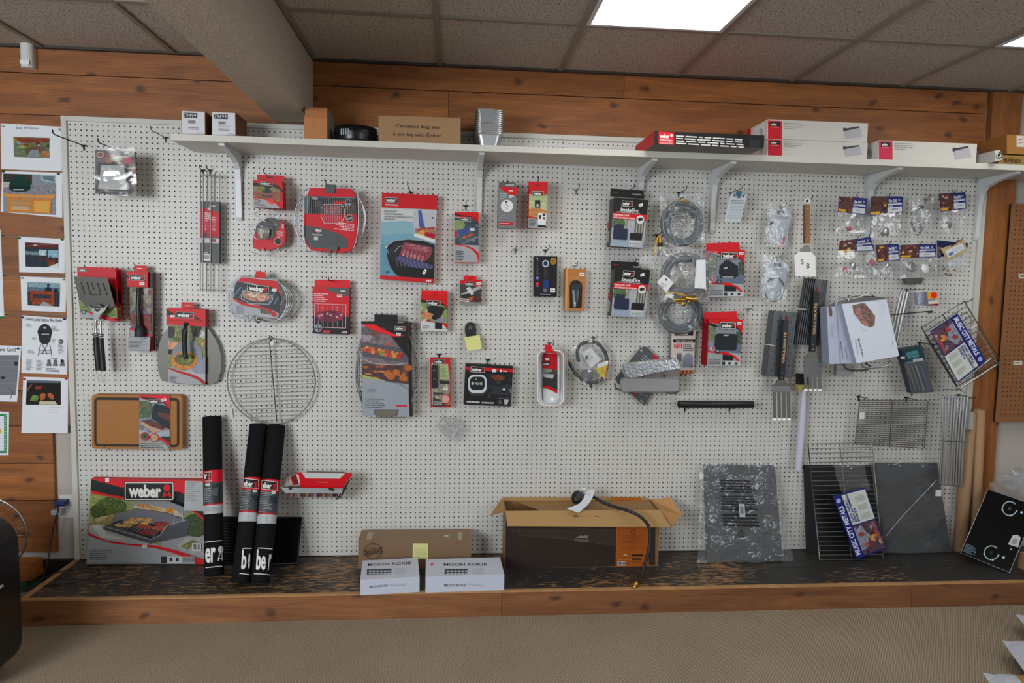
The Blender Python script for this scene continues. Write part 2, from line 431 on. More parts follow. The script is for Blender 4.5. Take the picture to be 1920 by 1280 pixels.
def swoosh(A, x0, y0, x1, y1, red=RED, blk='#1c1d20', lo=.30, side='r'):
    """red header band with a black sweep beneath, in the box x0..x1, y0..y1"""
    W, H = x1-x0, y1-y0; g = lambda u, v: (x0+W*u, y0+H*v)
    A.P([g(0, 0), g(1, 0), g(1, 1), g(.8, .75), g(.55, .6), g(.25, .52), g(0, .5)], red)
    A.P([g(0, .12), g(.2, .3), g(.45, .42), g(.7, .5), g(.88, .68), g(1, .92), g(1, .8), g(.88, .52), g(.7, .38), g(.45, .3), g(.2, .22), g(0, 0)], blk)
def foot(A, x0, y0, x1, y1, red=RED, gry='#a3a5a8'):
    """grey foot of a carton under a curved red line"""
    W, H = x1-x0, y1-y0; g = lambda u, v: (x0+W*u, y0+H*v)
    c = [(0, .12), (.2, .14), (.45, .2), (.7, .34), (.88, .52), (1, .75)]
    A.P([g(*p) for p in [(0, .0), (.2, .02), (.45, .08), (.7, .22), (.88, .40), (1, .6)]] + [g(1, 1), g(0, 1)], red)
    A.P([g(*p) for p in c] + [g(1, 1), g(0, 1)], gry)
def photo(A, q, seed, pal, n=24, a=.75):
    photo_fill(A, q, seed, pal, n, a)
GREENS = ['#5a6a3c', '#7d8c4a', '#3f5230', '#94a061', '#4d5f38']
FOOD = ['#8a4a30', '#b9683c', '#6e3427', '#c98a52', '#5a2b25', '#a8583a']
# ================================================================== THE SETTING
FT = .6096
ZC = .355 + ZO; ZP = .12
# --- wall, plaster and cedar planks
M['cedar'] = wood('cedar_planks', '#a8672e', '#7a4417', '#2f180a', 'X')
M['cedar_v'] = wood('cedar_trim', '#a4662e', '#7c4617', '#35190c', 'Z')
M['fascia'] = wood('fascia_lumber', '#905f3a', '#6a4023', '#3c2115', 'X', .6)
M['edge_wood'] = plain('bare_wood_edge', '#b08455', .6, var=.15, vscale=20)
M['plaster'] = plain('plaster', '#b5ada4', .85, bump=.5, bscale=70, var=.03, vscale=6)
M['cream_paint'] = plain('pegboard_paint', '#cccbc5', .42, var=.02, vscale=5)
M['moulding'] = plain('moulding_paint', '#c6c5bb', .4)
M['beam_texture'] = plain('textured_beam_paint', '#b5a798', .9, bump=1.0, bscale=150, var=.22, vscale=130)
M['tbar'] = plain('ceiling_grid_bar', '#8a8176', .5)
M['wall_angle'] = plain('dark_wall_angle', '#3b342c', .6)
M['black_base'] = plain('black_baseboard', '#1c1a18', .5)
b = MB(); b.box(-4.5, 7.0, .034, .10, 0, ZC+.1, 'plaster')
wall = tag(b.build('wall_back', None, (0, .034, 0)), kind='structure')
ZS = [.157, .238, .428, .617, .807, .985, 1.169, 1.363, 1.552, 1.747, 1.941, 2.138, 2.328, 2.524, 2.64]
b = MB(); rnd = random.Random(4)
for i in range(len(ZS)-1):
    z0, z1 = ZS[i], ZS[i+1]-.004
    xe = -.135 if z0 < .8 else 4.715
    x0 = -4.5
    cuts = [xe] if z0 < 2.2 else ([2.72+.9*((i*7) % 3)-.9, xe] if z0 < 2.55 else [xe])
    for xb in cuts:
        k = (rnd.random(), rnd.random(), rnd.random(), 1)
        b.box(x0, xb-.001, .012, .033, z0, z1, 'cedar', k); x0 = xb+.001
b.add([(-4.5, .030, .157), (4.715, .030, .157), (4.715, .030, 2.64), (-4.5, .030, 2.64)], [[0, 1, 2, 3]], 'black_base') if False else None
tag(b.build('cedar_planking', wall, (0, .034, 0)))
b = MB(); b.box(4.735, 4.905, -.004, .033, ZP, ZC, 'cedar_v', (.3, .6, .1, 1)); tag(b.build('trim_1', None, (4.8, 0, ZP)), kind='structure')
b = MB(); b.box(-4.5, -.05, .008, .033, 0, .115, 'black_base'); tag(b.build('baseboard_left', None, (-2, 0, 0)), kind='structure')
# --- floor
mt, nt, bb, out = newmat('ribbed_carpet'); L = nt.links.new; M['carpet'] = mt
tc = N(nt, 'TexCoord'); mp = N(nt, 'Mapping'); mp.inputs['Rotation'].default_value = (0, 0, math.radians(38)); mp.inputs['Scale'].default_value = (1, 1, 1)
L(tc.outputs['Object'], mp.inputs[0])
wv = N(nt, 'TexWave', i_Scale=31.0, i_Distortion=1.0, i_Detail=2.0, i_2=2.0); L(mp.outputs[0], wv.inputs[0])
no = N(nt, 'TexNoise', i_Scale=160.0, i_Detail=4.0); L(tc.outputs['Object'], no.inputs[0])
n3 = N(nt, 'TexNoise', i_Scale=3.0, i_Detail=3.0); L(tc.outputs['Object'], n3.inputs[0])
cr = N(nt, 'ValToRGB'); cr.color_ramp.elements[0].color = rgb('#6b5f51'); cr.color_ramp.elements[1].color = rgb('#aa9b85')
cr.color_ramp.elements[0].position = .25; cr.color_ramp.elements[1].position = .8
mm = N(nt, 'Math', operation='MULTIPLY_ADD', i_1=.3); L(wv.outputs[0], mm.inputs[0])
m3 = N(nt, 'Math', operation='MULTIPLY_ADD', i_1=.85, i_2=-.02); L(no.outputs[0], m3.inputs[0]); L(m3.outputs[0], mm.inputs[2]); L(mm.outputs[0], cr.inputs[0])
mr = N(nt, 'MapRange', i_1=.3, i_2=.7, i_3=.93, i_4=1.05); L(n3.outputs[0], mr.inputs[0])
mx = N(nt, 'MixRGB', blend_type='MULTIPLY', i_0=1.0); L(cr.outputs[0], mx.inputs[1]); L(mr.outputs[0], mx.inputs[2]); L(mx.outputs[0], bb.inputs['Base Color'])
bb.inputs['Roughness'].default_value = .95; bb.inputs['Specular IOR Level'].default_value = .1
bp = N(nt, 'Bump', i_Strength=.5, i_Distance=.004); L(mm.outputs[0], bp.inputs['Height']); L(bp.outputs[0], bb.inputs['Normal'])
b = MB(); b.box(-4.5, 7.0, -6.5, .10, -.1, 0, 'carpet'); tag(b.build('floor', None, (0, 0, 0)), kind='structure')
# --- ceiling: tiles in a T-bar grid
mt, nt, bb, out = newmat('ceiling_tile'); L = nt.links.new; M['tile'] = mt
tc = N(nt, 'TexCoord'); vo = N(nt, 'TexNoise', i_Scale=130.0, i_Detail=3.0); L(tc.outputs['Object'], vo.inputs[0])
cr = N(nt, 'ValToRGB'); L(vo.outputs[0], cr.inputs[0]); e = cr.color_ramp.elements
e[0].position = .36; e[0].color = rgb('#5c544c'); e[1].position = .45; e[1].color = rgb('#bcb2a8')
L(cr.outputs[0], bb.inputs['Base Color']); bb.inputs['Roughness'].default_value = .9
bp = N(nt, 'Bump', i_Strength=.6, i_Distance=.003); L(vo.outputs[0], bp.inputs['Height']); L(bp.outputs[0], bb.inputs['Normal'])
b = MB(); b.box(-4.5, 7.0, -6.5, .033, ZC+.008, ZC+.06, 'tile')
ceil = tag(b.build('ceiling', None, (0, 0, ZC)), kind='structure')
b = MB(); xs = [1.165+FT*k for k in range(9)] + [.49-FT*k for k in range(8)]
for x in xs: b.box(x-.012, x+.012, -6.5, .012, ZC-.001, ZC+.008, 'tbar')
for k in range(1, 11): b.box(-4.5, 7.0, -FT*k-.012, -FT*k+.012, ZC-.0005, ZC+.008, 'tbar')
b.box(-4.5, 7.0, -.010, .012, ZC-.003, ZC+.008, 'wall_angle')
tag(b.build('ceiling_grid', ceil, (0, 0, ZC)))
# --- textured beam running out from the wall under the ceiling
b = MB(); b.box(.973, 1.150, -6.5, .011, 2.333, ZC-.004, 'beam_texture'); tag(b.build('ceiling_beam', None, (1.06, -3, 2.4)), kind='structure')
# --- recessed lights
mt, nt, bb, out = newmat('light_diffuser'); M['diffuser'] = mt
bb.inputs['Base Color'].default_value = (.9, .9, .9, 1); bb.inputs['Emission Color'].default_value = (1.0, .985, .95, 1); bb.inputs['Emission Strength'].default_value = 4.2
def troffer(x0, y1, label):
    t = Thing('ceiling_light', label, 'ceiling light', (x0+FT/2, y1-FT, ZC), 'recessed fluorescent lights in the ceiling')
    b = MB(); x1 = x0+FT; y0 = y1-2*FT
    for a in ((x0+.012, x0+.03, y0+.012, y1-.012), (x1-.03, x1-.012, y0+.012, y1-.012), (x0+.03, x1-.03, y0+.012, y0+.03), (x0+.03, x1-.03, y1-.03, y1-.012)):
        b.box(*a, ZC-.004, ZC+.006, 'white_metal')
    t.part('frame', b)
    b = MB(); b.box(x0+.03, x1-.03, y0+.03, y1-.03, ZC+.001, ZC+.006, 'diffuser'); t.part('diffuser', b)
troffer(2.385, -FT, 'large square-edged recessed ceiling light, fully glowing, nearer the middle of the ceiling')
troffer(4.214, -FT, 'recessed ceiling light cut off by the upper right corner of the photo')
for x in (-1.27, 2.385, 4.214): troffer(x, -FT*5, 'recessed ceiling light further out over the shop floor, behind the viewpoint')

# --- platform along the wall
mt, nt, bb, out = newmat('worn_black_planks'); L = nt.links.new; M['worn'] = mt
tc = N(nt, 'TexCoord'); mp = N(nt, 'Mapping'); mp.inputs['Scale'].default_value = (8, 40, 1); L(tc.outputs['Object'], mp.inputs[0])
n1 = N(nt, 'TexNoise', i_Scale=2.2, i_Detail=9.0, i_Roughness=.72, i_Distortion=.4); L(mp.outputs[0], n1.inputs[0])
n2 = N(nt, 'TexNoise', i_Scale=2.1, i_Detail=3.0); L(tc.outputs['Object'], n2.inputs[0])
sx = N(nt, 'SeparateXYZ'); L(tc.outputs['Object'], sx.inputs[0])
gx = N(nt, 'MapRange', i_1=-.3, i_2=3.2, i_3=.022, i_4=-.085); L(sx.outputs[0], gx.inputs[0])
a1 = N(nt, 'Math', operation='MULTIPLY_ADD', i_1=.45); L(n2.outputs[0], a1.inputs[0]); L(n1.outputs[0], a1.inputs[2])
a2 = N(nt, 'Math', operation='ADD'); L(a1.outputs[0], a2.inputs[0]); L(gx.outputs[0], a2.inputs[1])
ms = N(nt, 'MapRange', i_1=.80, i_2=.85, i_3=0.0, i_4=.9); L(a2.outputs[0], ms.inputs[0])
n4 = N(nt, 'TexNoise', i_Scale=9.0, i_Detail=6.0); L(mp.outputs[0], n4.inputs[0])
cb = N(nt, 'ValToRGB'); L(n4.outputs[0], cb.inputs[0]); cb.color_ramp.elements[0].color = rgb('#161718'); cb.color_ramp.elements[1].color = rgb('#3a3835')
mx = N(nt, 'MixRGB', i_2=rgb('#a37a4c')); L(ms.outputs[0], mx.inputs[0]); L(cb.outputs[0], mx.inputs[1]); L(mx.outputs[0], bb.inputs['Base Color'])
bb.inputs['Roughness'].default_value = .5
bp = N(nt, 'Bump', i_Strength=.4, i_Distance=.003); L(n1.outputs[0], bp.inputs['Height']); L(bp.outputs[0], bb.inputs['Normal'])
t = Thing('display_platform', 'long low platform with worn black plank top and reddish lumber front, running under the pegboard', 'platform', (2.5, -.2, 0))
XL, XR, YF = -.045, 6.2, -.452
for y0, y1 in ((-.428, -.238), (-.234, -.068), (-.064, .007)):
    b = MB(); b.box(XL+.03, XR, y0, y1, ZP-.03, ZP, 'worn'); t.part('top_board', b, label='black painted board with worn brown patches')
for i, (x0, x1) in enumerate(((XL+.001, 2.10), (2.102, 4.13), (4.132, XR))):
    b = MB(); b.box(x0, x1, YF, -.43, 0, ZP-.006, 'fascia', (.2+.3*i, .95-.3*i, .5, 1)); b.box(x0, x1, YF, -.43, ZP-.006, ZP+.001, 'edge_wood'); t.part('front_board', b)
b = MB(); b.box(XL, XL+.028, -.429, .007, 0, ZP+.001, 'edge_wood'); t.part('side_board', b)

# --- the white pegboard
HR, INCH = .0036, .0254
def peg_sheet(c0, c1, rows, x0, x1, z0, z1, mat, y=0.0, th=.005, xoff=0.0, zoff=ZO, n=8, gap=True):
    """one sheet with real holes at columns c0..c1 (world x = c*INCH), rows list of z"""
    vs = []; fs = []; fi = []; M.setdefault('board_core_shade', plain('hardboard_core_shade', '#2e231a', .9))  # dark brown hardboard core, its colour also deepening the shade in the holes
    xm = [x0] + [(c+.5)*INCH+xoff for c in range(c0, c1)] + [x1]
    zm = [z1] + [(rows[i]+rows[i+1])/2 for i in range(len(rows)-1)] + [z0]
    W = len(xm); 
    for z in zm:
        for x in xm: vs.append((x, y, z))
    for j, rz in enumerate(rows):
        for i in range(c1-c0+1):
            cx = (c0+i)*INCH+xoff; k = len(vs)
            for yy in (y, y+th):
                for a in range(n):
                    t = 2*math.pi*(a+.5)/n; vs.append((cx+HR*math.cos(t), yy, rz+HR*math.sin(t)))
            tl, tr, bl, br = j*W+i, j*W+i+1, (j+1)*W+i, (j+1)*W+i+1
            # ring order: 0:22deg,1:67,2:112,3:157,4:202,5:247,6:292,7:337
            fs += [[tr, tl, k+2, k+1], [tl, bl, k+4, k+3], [bl, br, k+6, k+5], [br, tr, k, k+7],
                   [tr, k+1, k], [tl, k+3, k+2], [bl, k+5, k+4], [br, k+7, k+6]]
            fi += [[k+a, k+(a+1) % n, k+n+(a+1) % n, k+n+a] for a in range(n)]
    b = MB(); b.add(vs, fs, mat); q = len(b.f); b.add([], [], 'board_core_shade'); b.f += fi; b.m += [b.mi('board_core_shade')]*len(fi); b.c += [(1, 1, 1, 1)]*len(fi); b.sm += [False]*len(fi)
    return b
rows_hi = [ZO-r*INCH for r in range(76)]; rows_lo = [ZO-(r+.15)*INCH for r in range(76, 85)]
t0_peg = t = Thing('pegboard', 'large cream-white pegboard with pale moulding covering most of the wall', 'pegboard', (2.35, 0, ZP))
zm = ZO-75.575*INCH
for i, (c0, c1, x0, x1) in enumerate(((0, 47, -.016, 47.5*INCH-.0001), (48, 95, 47.5*INCH+.0001, 95.5*INCH-.0001), (96, 143, 95.5*INCH+.0001, 143.5*INCH-.0001), (144, 184, 143.5*INCH+.0001, 4.705))):
    xo = (0, -.005, .0015, -.003)[i]; zo = (0, -.001, -.0035, 0)[i]
    x0 += xo if i else 0; x1 += (0, -.005, .0015, -.003)[i+1] - .0 if i < 3 else 0
    t.part('pegboard_sheet', peg_sheet(c0, c1, [z+zo for z in rows_hi], x0, x1, zm+.0002, 2.31, 'cream_paint', xoff=xo))
    bk = MB(); bk.box(x0+.002, x1-.002, .0105, .0115, .126, 2.30, 'black_base') if False else None
    t.part('pegboard_sheet', peg_sheet(c0, c1, [z+zo for z in rows_lo], x0, x1, .124, zm-.0002, 'cream_paint', xoff=xo))
for nm, a in (('left', (-.036, -.012, -.012, .011, .124, 2.322)), ('right', (4.700, 4.733, -.012, .011, .124, 2.322)), ('top', (-.0115, 4.6995, -.012, .011, 2.299, 2.322))):
    b = MB(); b.box(*a, 'moulding'); t.part('moulding', b)
M['brown_board'] = plain('brown_hardboard', '#8a5a34', .55, var=.05, vscale=8)
b = peg_sheet(193, 222, [ZO-r*INCH for r in range(10, 56)], 4.868, 222.6*INCH, .845, 2.045, 'brown_board', y=-.024)
b.box(4.868, 222.6*INCH, -.017, -.013, .845, 2.045, 'black_base')
t = Thing('brown_pegboard', 'brown hardboard pegboard at the right edge of the photo beside the cedar trim', 'pegboard', (5.2, -.01, .845))
t.part('hardboard_sheet', b)
b = MB(); Art(b, Face(PY(1900, 600, .025), PY(1920, 600, .025), PY(1900, 620, .025)), lay=2).R(1910, 513, 1922, 522, '#cfcab8').R(1913, 515, 1920, 519, '#77705f')
t.part('price_label', b); b = MB(); Art(b, Face(PY(1900, 600, .025), PY(1920, 600, .025), PY(1900, 620, .025)), lay=2).R(1900, 676, 1917, 684, '#cfcab8').R(1903, 679, 1910, 681, '#77705f')
t.part('price_label', b)

# --- shelf with its brackets
ZSH = 2.1715
for x0, x1, lb in ((.583, 3.125, 'left-hand length of the white shelf, from its free end to the black and red carton'), (3.1255, 5.35, 'right-hand length of the white shelf, carrying the long white cartons')):
    b = MB(); b.box(x0, x1, -.29, -.0125, ZSH, ZSH+.0285, 'shelf'); 
    M.setdefault('shelf', plain('white_shelf', '#c9c7bd', .38)); single('shelf_board', b, lb, 'shelf', ((x0+x1)/2, -.15, ZSH), 'white shelf boards')
for px, py, wd in ((449, 300, 'below the shelf near its left end'), (899, 330, 'in the middle of the shelf, above the small grill-basket box'), (1200, 330, 'above the two upper black cover boxes'), (1337, 340, 'above the coiled grey hose, second of the close pair'), (1628, 345, 'above the small parts bags with blue cards'), (1834, 355, 'last on the right, at the board edge')):
    x = PY(px, py, 0).x; z = ZSH-.0008
    prof = [(-.0125, 0), (-.262, 0), (-.262, -.010), (-.12, -.034), (-.062, -.052), (-.036, -.08), (-.026, -.13), (-.018, -.31), (-.012, -.325), (-.002, -.325), (-.002, -.02), (-.0125, -.02)]
    b = MB(); b.prism([(x-.013, y, z+q) for y, q in prof], [(x+.013, y, z+q) for y, q in prof], 'white_metal')
    b.lathe([(.0, -.001), (.004, -.001), (.004, 0)], (x, -.026, z-.09), (0, -1, 0), 8, 'dark_steel')
    single('shelf_bracket', b, 'white metal shelf bracket ' + wd, 'bracket', (x, 0, z-.3), 'white brackets under the shelf')
b = MB(); b.box(-.009, 4.698, .0105, .0115, .13, 2.298, 'backing'); M['backing'] = plain('hole_shade_black', '#15130f', .9)  # black sheet added behind the board, standing in for shade inside the holes
tag(b.build('hole_shade_sheet', t0_peg.o, t0_peg.loc))
# ================================================================== LEFT WALL: PAPERS AND FIXTURES
YW = -.012     # planks stand behind the board: d = -0.012
def photo_fill(A, q, seed, pal, n=26, a=.75):
    """a printed photograph: soft patches inside quad q"""
    rnd = random.Random(seed); TL, TR, BR, BL = q
    A.P(q, rgb(pal[0], a))
    g = lambda u, v: (TL[0]*(1-u)*(1-v)+TR[0]*u*(1-v)+BR[0]*u*v+BL[0]*(1-u)*v, TL[1]*(1-u)*(1-v)+TR[1]*u*(1-v)+BR[1]*u*v+BL[1]*(1-u)*v)
    for i in range(n):
        u, v = rnd.random(), rnd.random(); su, sv = rnd.uniform(.05, .16), rnd.uniform(.04, .12); m = 7
        pts = [g(min(.99, max(.01, u+su*math.cos(6.283*k/m)*rnd.uniform(.6, 1.2))), min(.99, max(.01, v+sv*math.sin(6.283*k/m)*rnd.uniform(.6, 1.2)))) for k in range(m)]
        A.P(pts, rgb(pal[1+rnd.randrange(len(pal)-1)], a)); 
        if i % 4: A.l -= .75
    A.l = math.ceil(A.l)
def paper(q, label, cat='paper', pins=None, curl=.0, pcol='#dfe2e6', d0=-.0105, group='papers pinned to the cedar wall'):
    """sheet pinned to the wall; returns Thing and Art"""
    P = [PY(*c, d0) for c in q]
    t = Thing('pinned_paper', label, cat, (sum(p.x for p in P)/4, P[0].y, min(P[2].z, P[3].z)), group)
    b = MB(); f = Face(P[0], P[1], P[3]); b.prism(P, [p+V((0, .0004, 0)) for p in P], 'paper', pcol)
    if pins:
        for (x, y) in pins[1]:
            pb = MB(); c = f.pt(x, y, .001); pb.lathe([(0, .009), (.0045, .008), (.003, .004), (.005, .001), (.005, 0)], c, f.n, 10, 'print', pins[0]); t.part('push_pin', pb)
    return t, b, Art(b, f, 'paper')
# handwritten sheet with a patio photo
q = [(1, 231), (118, 238), (116, 321), (2, 317)]
t, b, A = paper(q, 'white sheet with a handwritten name over a small garden kitchen photo', pins=('#c8c8c8', [(6, 237), (112, 243)]))
A.T('Jay Wilson', (29, 236.5), (72, 238), (29, 243), '#2b2f38')
photo_fill(A, [(25, 256), (93, 258.5), (92, 296.5), (26, 294)], 3, ['#77806a', '#8a4436', '#9a9c3a', '#6f7f3c', '#7b3a2c', '#9aa2a8', '#50593c'], 20)
A.P([(26, 258), (92, 260), (90, 267), (40, 268)], rgb('#8c4534', .8)).P([(46, 279), (60, 275), (80, 275), (84, 281), (70, 290), (50, 292)], rgb('#6d5a48', .8)).P([(58, 281), (72, 281), (76, 294), (50, 294)], rgb('#8f9499', .9)).P([(78, 282), (92, 285), (92, 296), (76, 294)], rgb('#a8805c', .8))
t.part('sheet', b)
# photo of a green domed cooker on a timber table
q = [(4, 320), (117, 324), (117, 408), (1, 397)]
t, b, A = paper(q, 'large photo print of a green domed cooker on a pine table, bottom edge curling', 'photo print', pins=('#1c6b48', [(7, 321.5), (110, 326)]))
A.P([(6, 325), (105, 328), (105, 403), (6, 397)], rgb('#8d949b', .85)).P([(6, 325), (60, 327), (60, 346), (6, 345)], rgb('#3f4038', .8)).P([(77, 327), (104, 328), (104, 343), (77, 338)], rgb('#b4c0c6', .95)).P([(80, 329), (102, 330), (102, 341), (80, 336)], rgb('#6f8088', .9))
A.P([(6, 350), (105, 346), (105, 365), (6, 363)], rgb('#8f8c93', .7)).P([(6, 341), (50, 342), (50, 350), (6, 351)], rgb('#b9b7b0', .9))
A.E(37, 347, 20, 13, '#123f38', 20, 180, 360).P([(17, 347), (57, 347), (57, 354), (52, 358), (37, 360), (22, 358), (17, 354)], '#123f38').R(30, 328.5, 40, 336, '#1d4a44').P([(18, 350), (57, 350), (57, 353), (18, 353)], '#0b2624').R(25, 354.5, 44, 356.5, '#c9c9c9')
A.P([(6, 363), (105, 366), (101, 372), (9, 369)], '#d39a58').P([(14, 370), (97, 373), (95, 401), (12, 397)], rgb('#c98b4c', .9)).P([(20, 374), (57, 375), (57, 395), (20, 393)], '#b0906a').P([(64, 376), (93, 377), (92, 399), (64, 397)], '#d6ab64').P([(20, 379), (57, 380), (57, 382.5), (20, 381.5)], '#d39a58').P([(22, 386), (55, 387), (56, 395), (21, 393)], '#c6ab86')
t.part('sheet', b)
# two patio photos
for q, s, lab, pins in (([(34.5, 443.5), (122, 448), (121.5, 512.5), (36, 510)], 1, 'small photo print of a covered patio, pinned with two green pins', ('#1c7a45', [(37, 446.5), (117, 449)])),
                  ([(38.5, 518), (125, 521.5), (123, 585.5), (40.5, 582)], 2, 'small photo print of a red timber grill table with a dark domed cooker', ('#bfc4c8', [(42, 521), (120, 524)]))):
    t, b, A = paper(q, lab, 'photo print', pins=pins)
    TL, TR, BR, BL = q; g = lambda u, v: (TL[0]*(1-u)*(1-v)+TR[0]*u*(1-v)+BR[0]*u*v+BL[0]*(1-u)*v, TL[1]*(1-u)*(1-v)+TR[1]*u*(1-v)+BR[1]*u*v+BL[1]*(1-u)*v)
    Q = lambda a, c, u0, v0, u1, v1, col: A.P([g(u0, v0), g(u1, v0), g(u1, v1), g(u0, v1)], rgb(col, .75))
    Q(0, 0, .14, .15, .86, .84, '#38414b')
    if s == 1:
        Q(0, 0, .14, .15, .86, .3, '#5f3634'); A.line([g(.14, .26), g(.5, .2), g(.85, .17)], 1.2, '#a05a4a'); A.E(*g(.36, .22), 4, 1, '#ccd6d8')
        Q(0, 0, .43, .34, .6, .5, '#b4ccd0'); Q(0, 0, .63, .34, .85, .55, '#92b4c2'); Q(0, 0, .15, .4, .42, .5, '#7d8f92'); Q(0, 0, .45, .55, .8, .64, '#5a3a34'); Q(0, 0, .62, .64, .78, .78, '#8a4230'); Q(0, 0, .66, .52, .7, .62, '#1f4058'); A.P([g(.6, .84), g(.86, .7), g(.86, .84)], '#cfd6da')
    else:
        Q(0, 0, .14, .15, .86, .3, '#8fa8b2'); Q(0, 0, .14, .3, .86, .42, '#5f7688'); A.E(*g(.6, .38), 6.5, 7, '#1d2c38').R(*g(.57, .2), *g(.63, .26), '#1d2c38'); A.E(*g(.77, .37), 4, 4, '#22303a')
        for u0, v0, u1, v1 in ((.2, .4, .74, .5), (.2, .44, .26, .72), (.66, .5, .74, .84), (.22, .62, .68, .68), (.24, .7, .68, .8)): Q(0, 0, u0, v0, u1, v1, '#9a5038')
        A.P([g(.4, .84), g(.5, .7), g(.72, .84)], '#9aa3a6')
    t.part('sheet', b)
# diagram sheet of the egg-shaped cooker
q = [(41.5, 591), (127, 597.5), (126, 702), (40, 699)]
t, b, A = paper(q, 'printed diagram sheet showing an egg-shaped cooker on a stand with small captions', pins=('#23306e', [(43, 595), (121.5, 598)]))
A.T('Ceramic Cooker Features  Most Flexible', (48, 594.5), (116, 598), (48, 600), '#20232a', .02)
A.line([(60, 601), (110, 604)], .6, '#8a8d92')
A.E(84, 622, 13.5, 14, '#3a3d40', 20, 180, 360).P([(70.5, 622), (97.5, 622.5), (94, 640), (89, 645), (79, 645), (74, 640)], '#3a3d40').R(80, 607, 88, 611, '#2b2d30').P([(70, 621.5), (98, 622), (98, 624), (70, 623.5)], '#23262a').R(78, 625, 92, 627.5, '#a8abad').E(84, 614, 3, 2, '#b7b9bb')
for p in (((76, 645), (71, 667)), ((93, 645), (97, 667)), ((79, 645), (88, 664)), ((89, 645), (78, 664)), ((72, 657), (96, 657)), ((72, 662), (96, 662))): A.line(p, .9, '#33363a')
for TL, TR, BL, n in (((49, 606), (62, 607), (49, 612), 3), ((98, 611), (112, 612), (98, 620), 5), ((60, 631), (70, 631), (60, 637), 3), ((97, 635), (105, 635), (97, 643), 4), ((52, 656), (69, 657), (52, 662), 3), ((109, 644), (119, 645), (109, 663), 8), ((49, 674), (62, 674), (49, 694), 9), ((68, 675), (82, 675), (68, 694), 8), ((86, 689), (121, 691), (86, 697), 3), ((95, 669), (112, 670), (95, 673), 1)): A.small(TL, TR, BL, n, '#83878d', n)
A.E(113.5, 640, 4, 4.4, '#5b5e60').E(113.5, 640, 2, 2.4, '#a9acad')
for x in (91, 103, 116): A.E(x, 677, 2.8, 3.4, '#2b2d30' if x > 110 else '#6a6d70').P([(x-3, 680), (x+3, 680), (x+4, 686), (x-4, 686)], '#75787b')
t.part('sheet', b)
# sheet with a photo of food on a grill
q = [(43.5, 706), (128, 708.5), (127, 812), (40, 811.5)]
t, b, A = paper(q, 'white sheet with red pins and a dark photo of fish and greens cooking', pins=('#c81f3a', [(46.5, 710), (124.5, 709.5)]))
A.P([(50, 712), (114, 714), (114, 759), (48.5, 758.5)], rgb('#262320', .7)).P([(50, 712), (114, 714), (114, 718), (50, 717)], '#6b7480')
A.P([(58, 745), (62, 740), (70, 741), (73, 747), (68, 752), (56, 751)], rgb('#6f9150', .8)).P([(74, 741), (80, 736), (86, 739), (84, 748), (76, 751)], rgb('#b06a48', .8)).P([(88, 740), (94, 736), (101, 741), (100, 749), (94, 748)], rgb('#b8694a', .8)).P([(66, 724), (78, 723), (77, 729), (66, 729)], rgb('#9a4034', .8)).P([(74, 752), (103, 752), (108, 758), (73, 758)], '#c4c3ac').P([(50, 728), (60, 718), (62, 719), (51, 735)], '#7a5444')
A.small((93, 762), (118, 763), (91, 776), 3, '#b0b3b8', 2, fill=.15)
t.part('sheet', b)
# grey sheet headed Stars Grill
q = [(-4, 647), (40, 648.5), (32, 753), (-4, 752)]
t, b, A = paper(q, 'sheet headed Stars Grill with a grey striped picture, at the left edge', pins=('#2b3f8a', [(34.5, 653)]))
A.T('Stars Grill', (-10, 651), (29, 652), (-10, 658), '#2b2e33', .01)
A.P([(-4, 665.5), (35.5, 665.5), (30, 741), (-4, 741)], '#7e8288')
for y in (676, 687, 699, 709, 719, 731): A.line([(-4, y), (34, y)], .5, '#a3a7ad')
A.R(27, 678, 33, 685, '#33363a').R(1, 706, 9, 710, '#25282c').line([(17, 728), (24, 735), (19, 748)], .8, '#55585c')
t.part('sheet', b)
# certificate with a green border
q = [(-6, 771), (17, 772.5), (16, 853), (-6, 853)]
t, b, A = paper(q, 'certificate with a scrolled green border cut off by the left photo edge', 'certificate')
A.R(7.5, 776, 12.5, 849, '#3f8a5c').R(-6, 776, 10, 780, '#3f8a5c').R(-6, 845, 10, 849, '#3f8a5c')
for y in range(779, 848, 5): A.E(10, y, 1.6, 1.4, '#a9cbb4', 8); A.l -= 1
A.E(-1, 808, 3, 5, '#c9b04a')
t.part('sheet', b)
q = [(-9, 430), (1, 431), (8, 597), (-9, 597)]
t, b, A = paper(q, 'sliver of a pale sheet with a green lower edge at the left photo edge')
A.P([(-9, 593), (7.8, 593), (8, 597), (-9, 597)], '#2f7a4f'); t.part('sheet', b)

# motion sensor under the ceiling
c = PY(57, 107, -.012); b = MB()
t = Thing('motion_sensor', 'small white rounded motion sensor mounted high on the cedar wall', 'sensor', (c.x, .012, c.z-.06))
ht = .118; wd = .058; y0 = .0115
pr = [(-wd/2, 0), (-wd/2, -.02)] + [(wd/2*math.sin(a), -.02-.026*math.cos(a)) for a in [(-1.4+2.8*k/8) for k in range(9)]] + [(wd/2, -.02), (wd/2, 0)]
b.prism([(c.x+x, y0+y, c.z-ht/2) for x, y in pr], [(c.x+x, y0+y, c.z+ht/2) for x, y in pr], 'white_plastic'); hsg = t.part('housing', b)
b = MB(); b.prism([(c.x-.02, y0-.0475, c.z-ht/2+.012), (c.x+.02, y0-.0475, c.z-ht/2+.012), (c.x+.02, y0-.0475, c.z-ht/2+.03), (c.x-.02, y0-.0475, c.z-ht/2+.03)], [(c.x-.02, y0-.04, c.z-ht/2+.012), (c.x+.02, y0-.04, c.z-ht/2+.012), (c.x+.02, y0-.04, c.z-ht/2+.03), (c.x-.02, y0-.04, c.z-ht/2+.03)], 'print', '#e9e9ea'); t.part('lens', b, hsg)

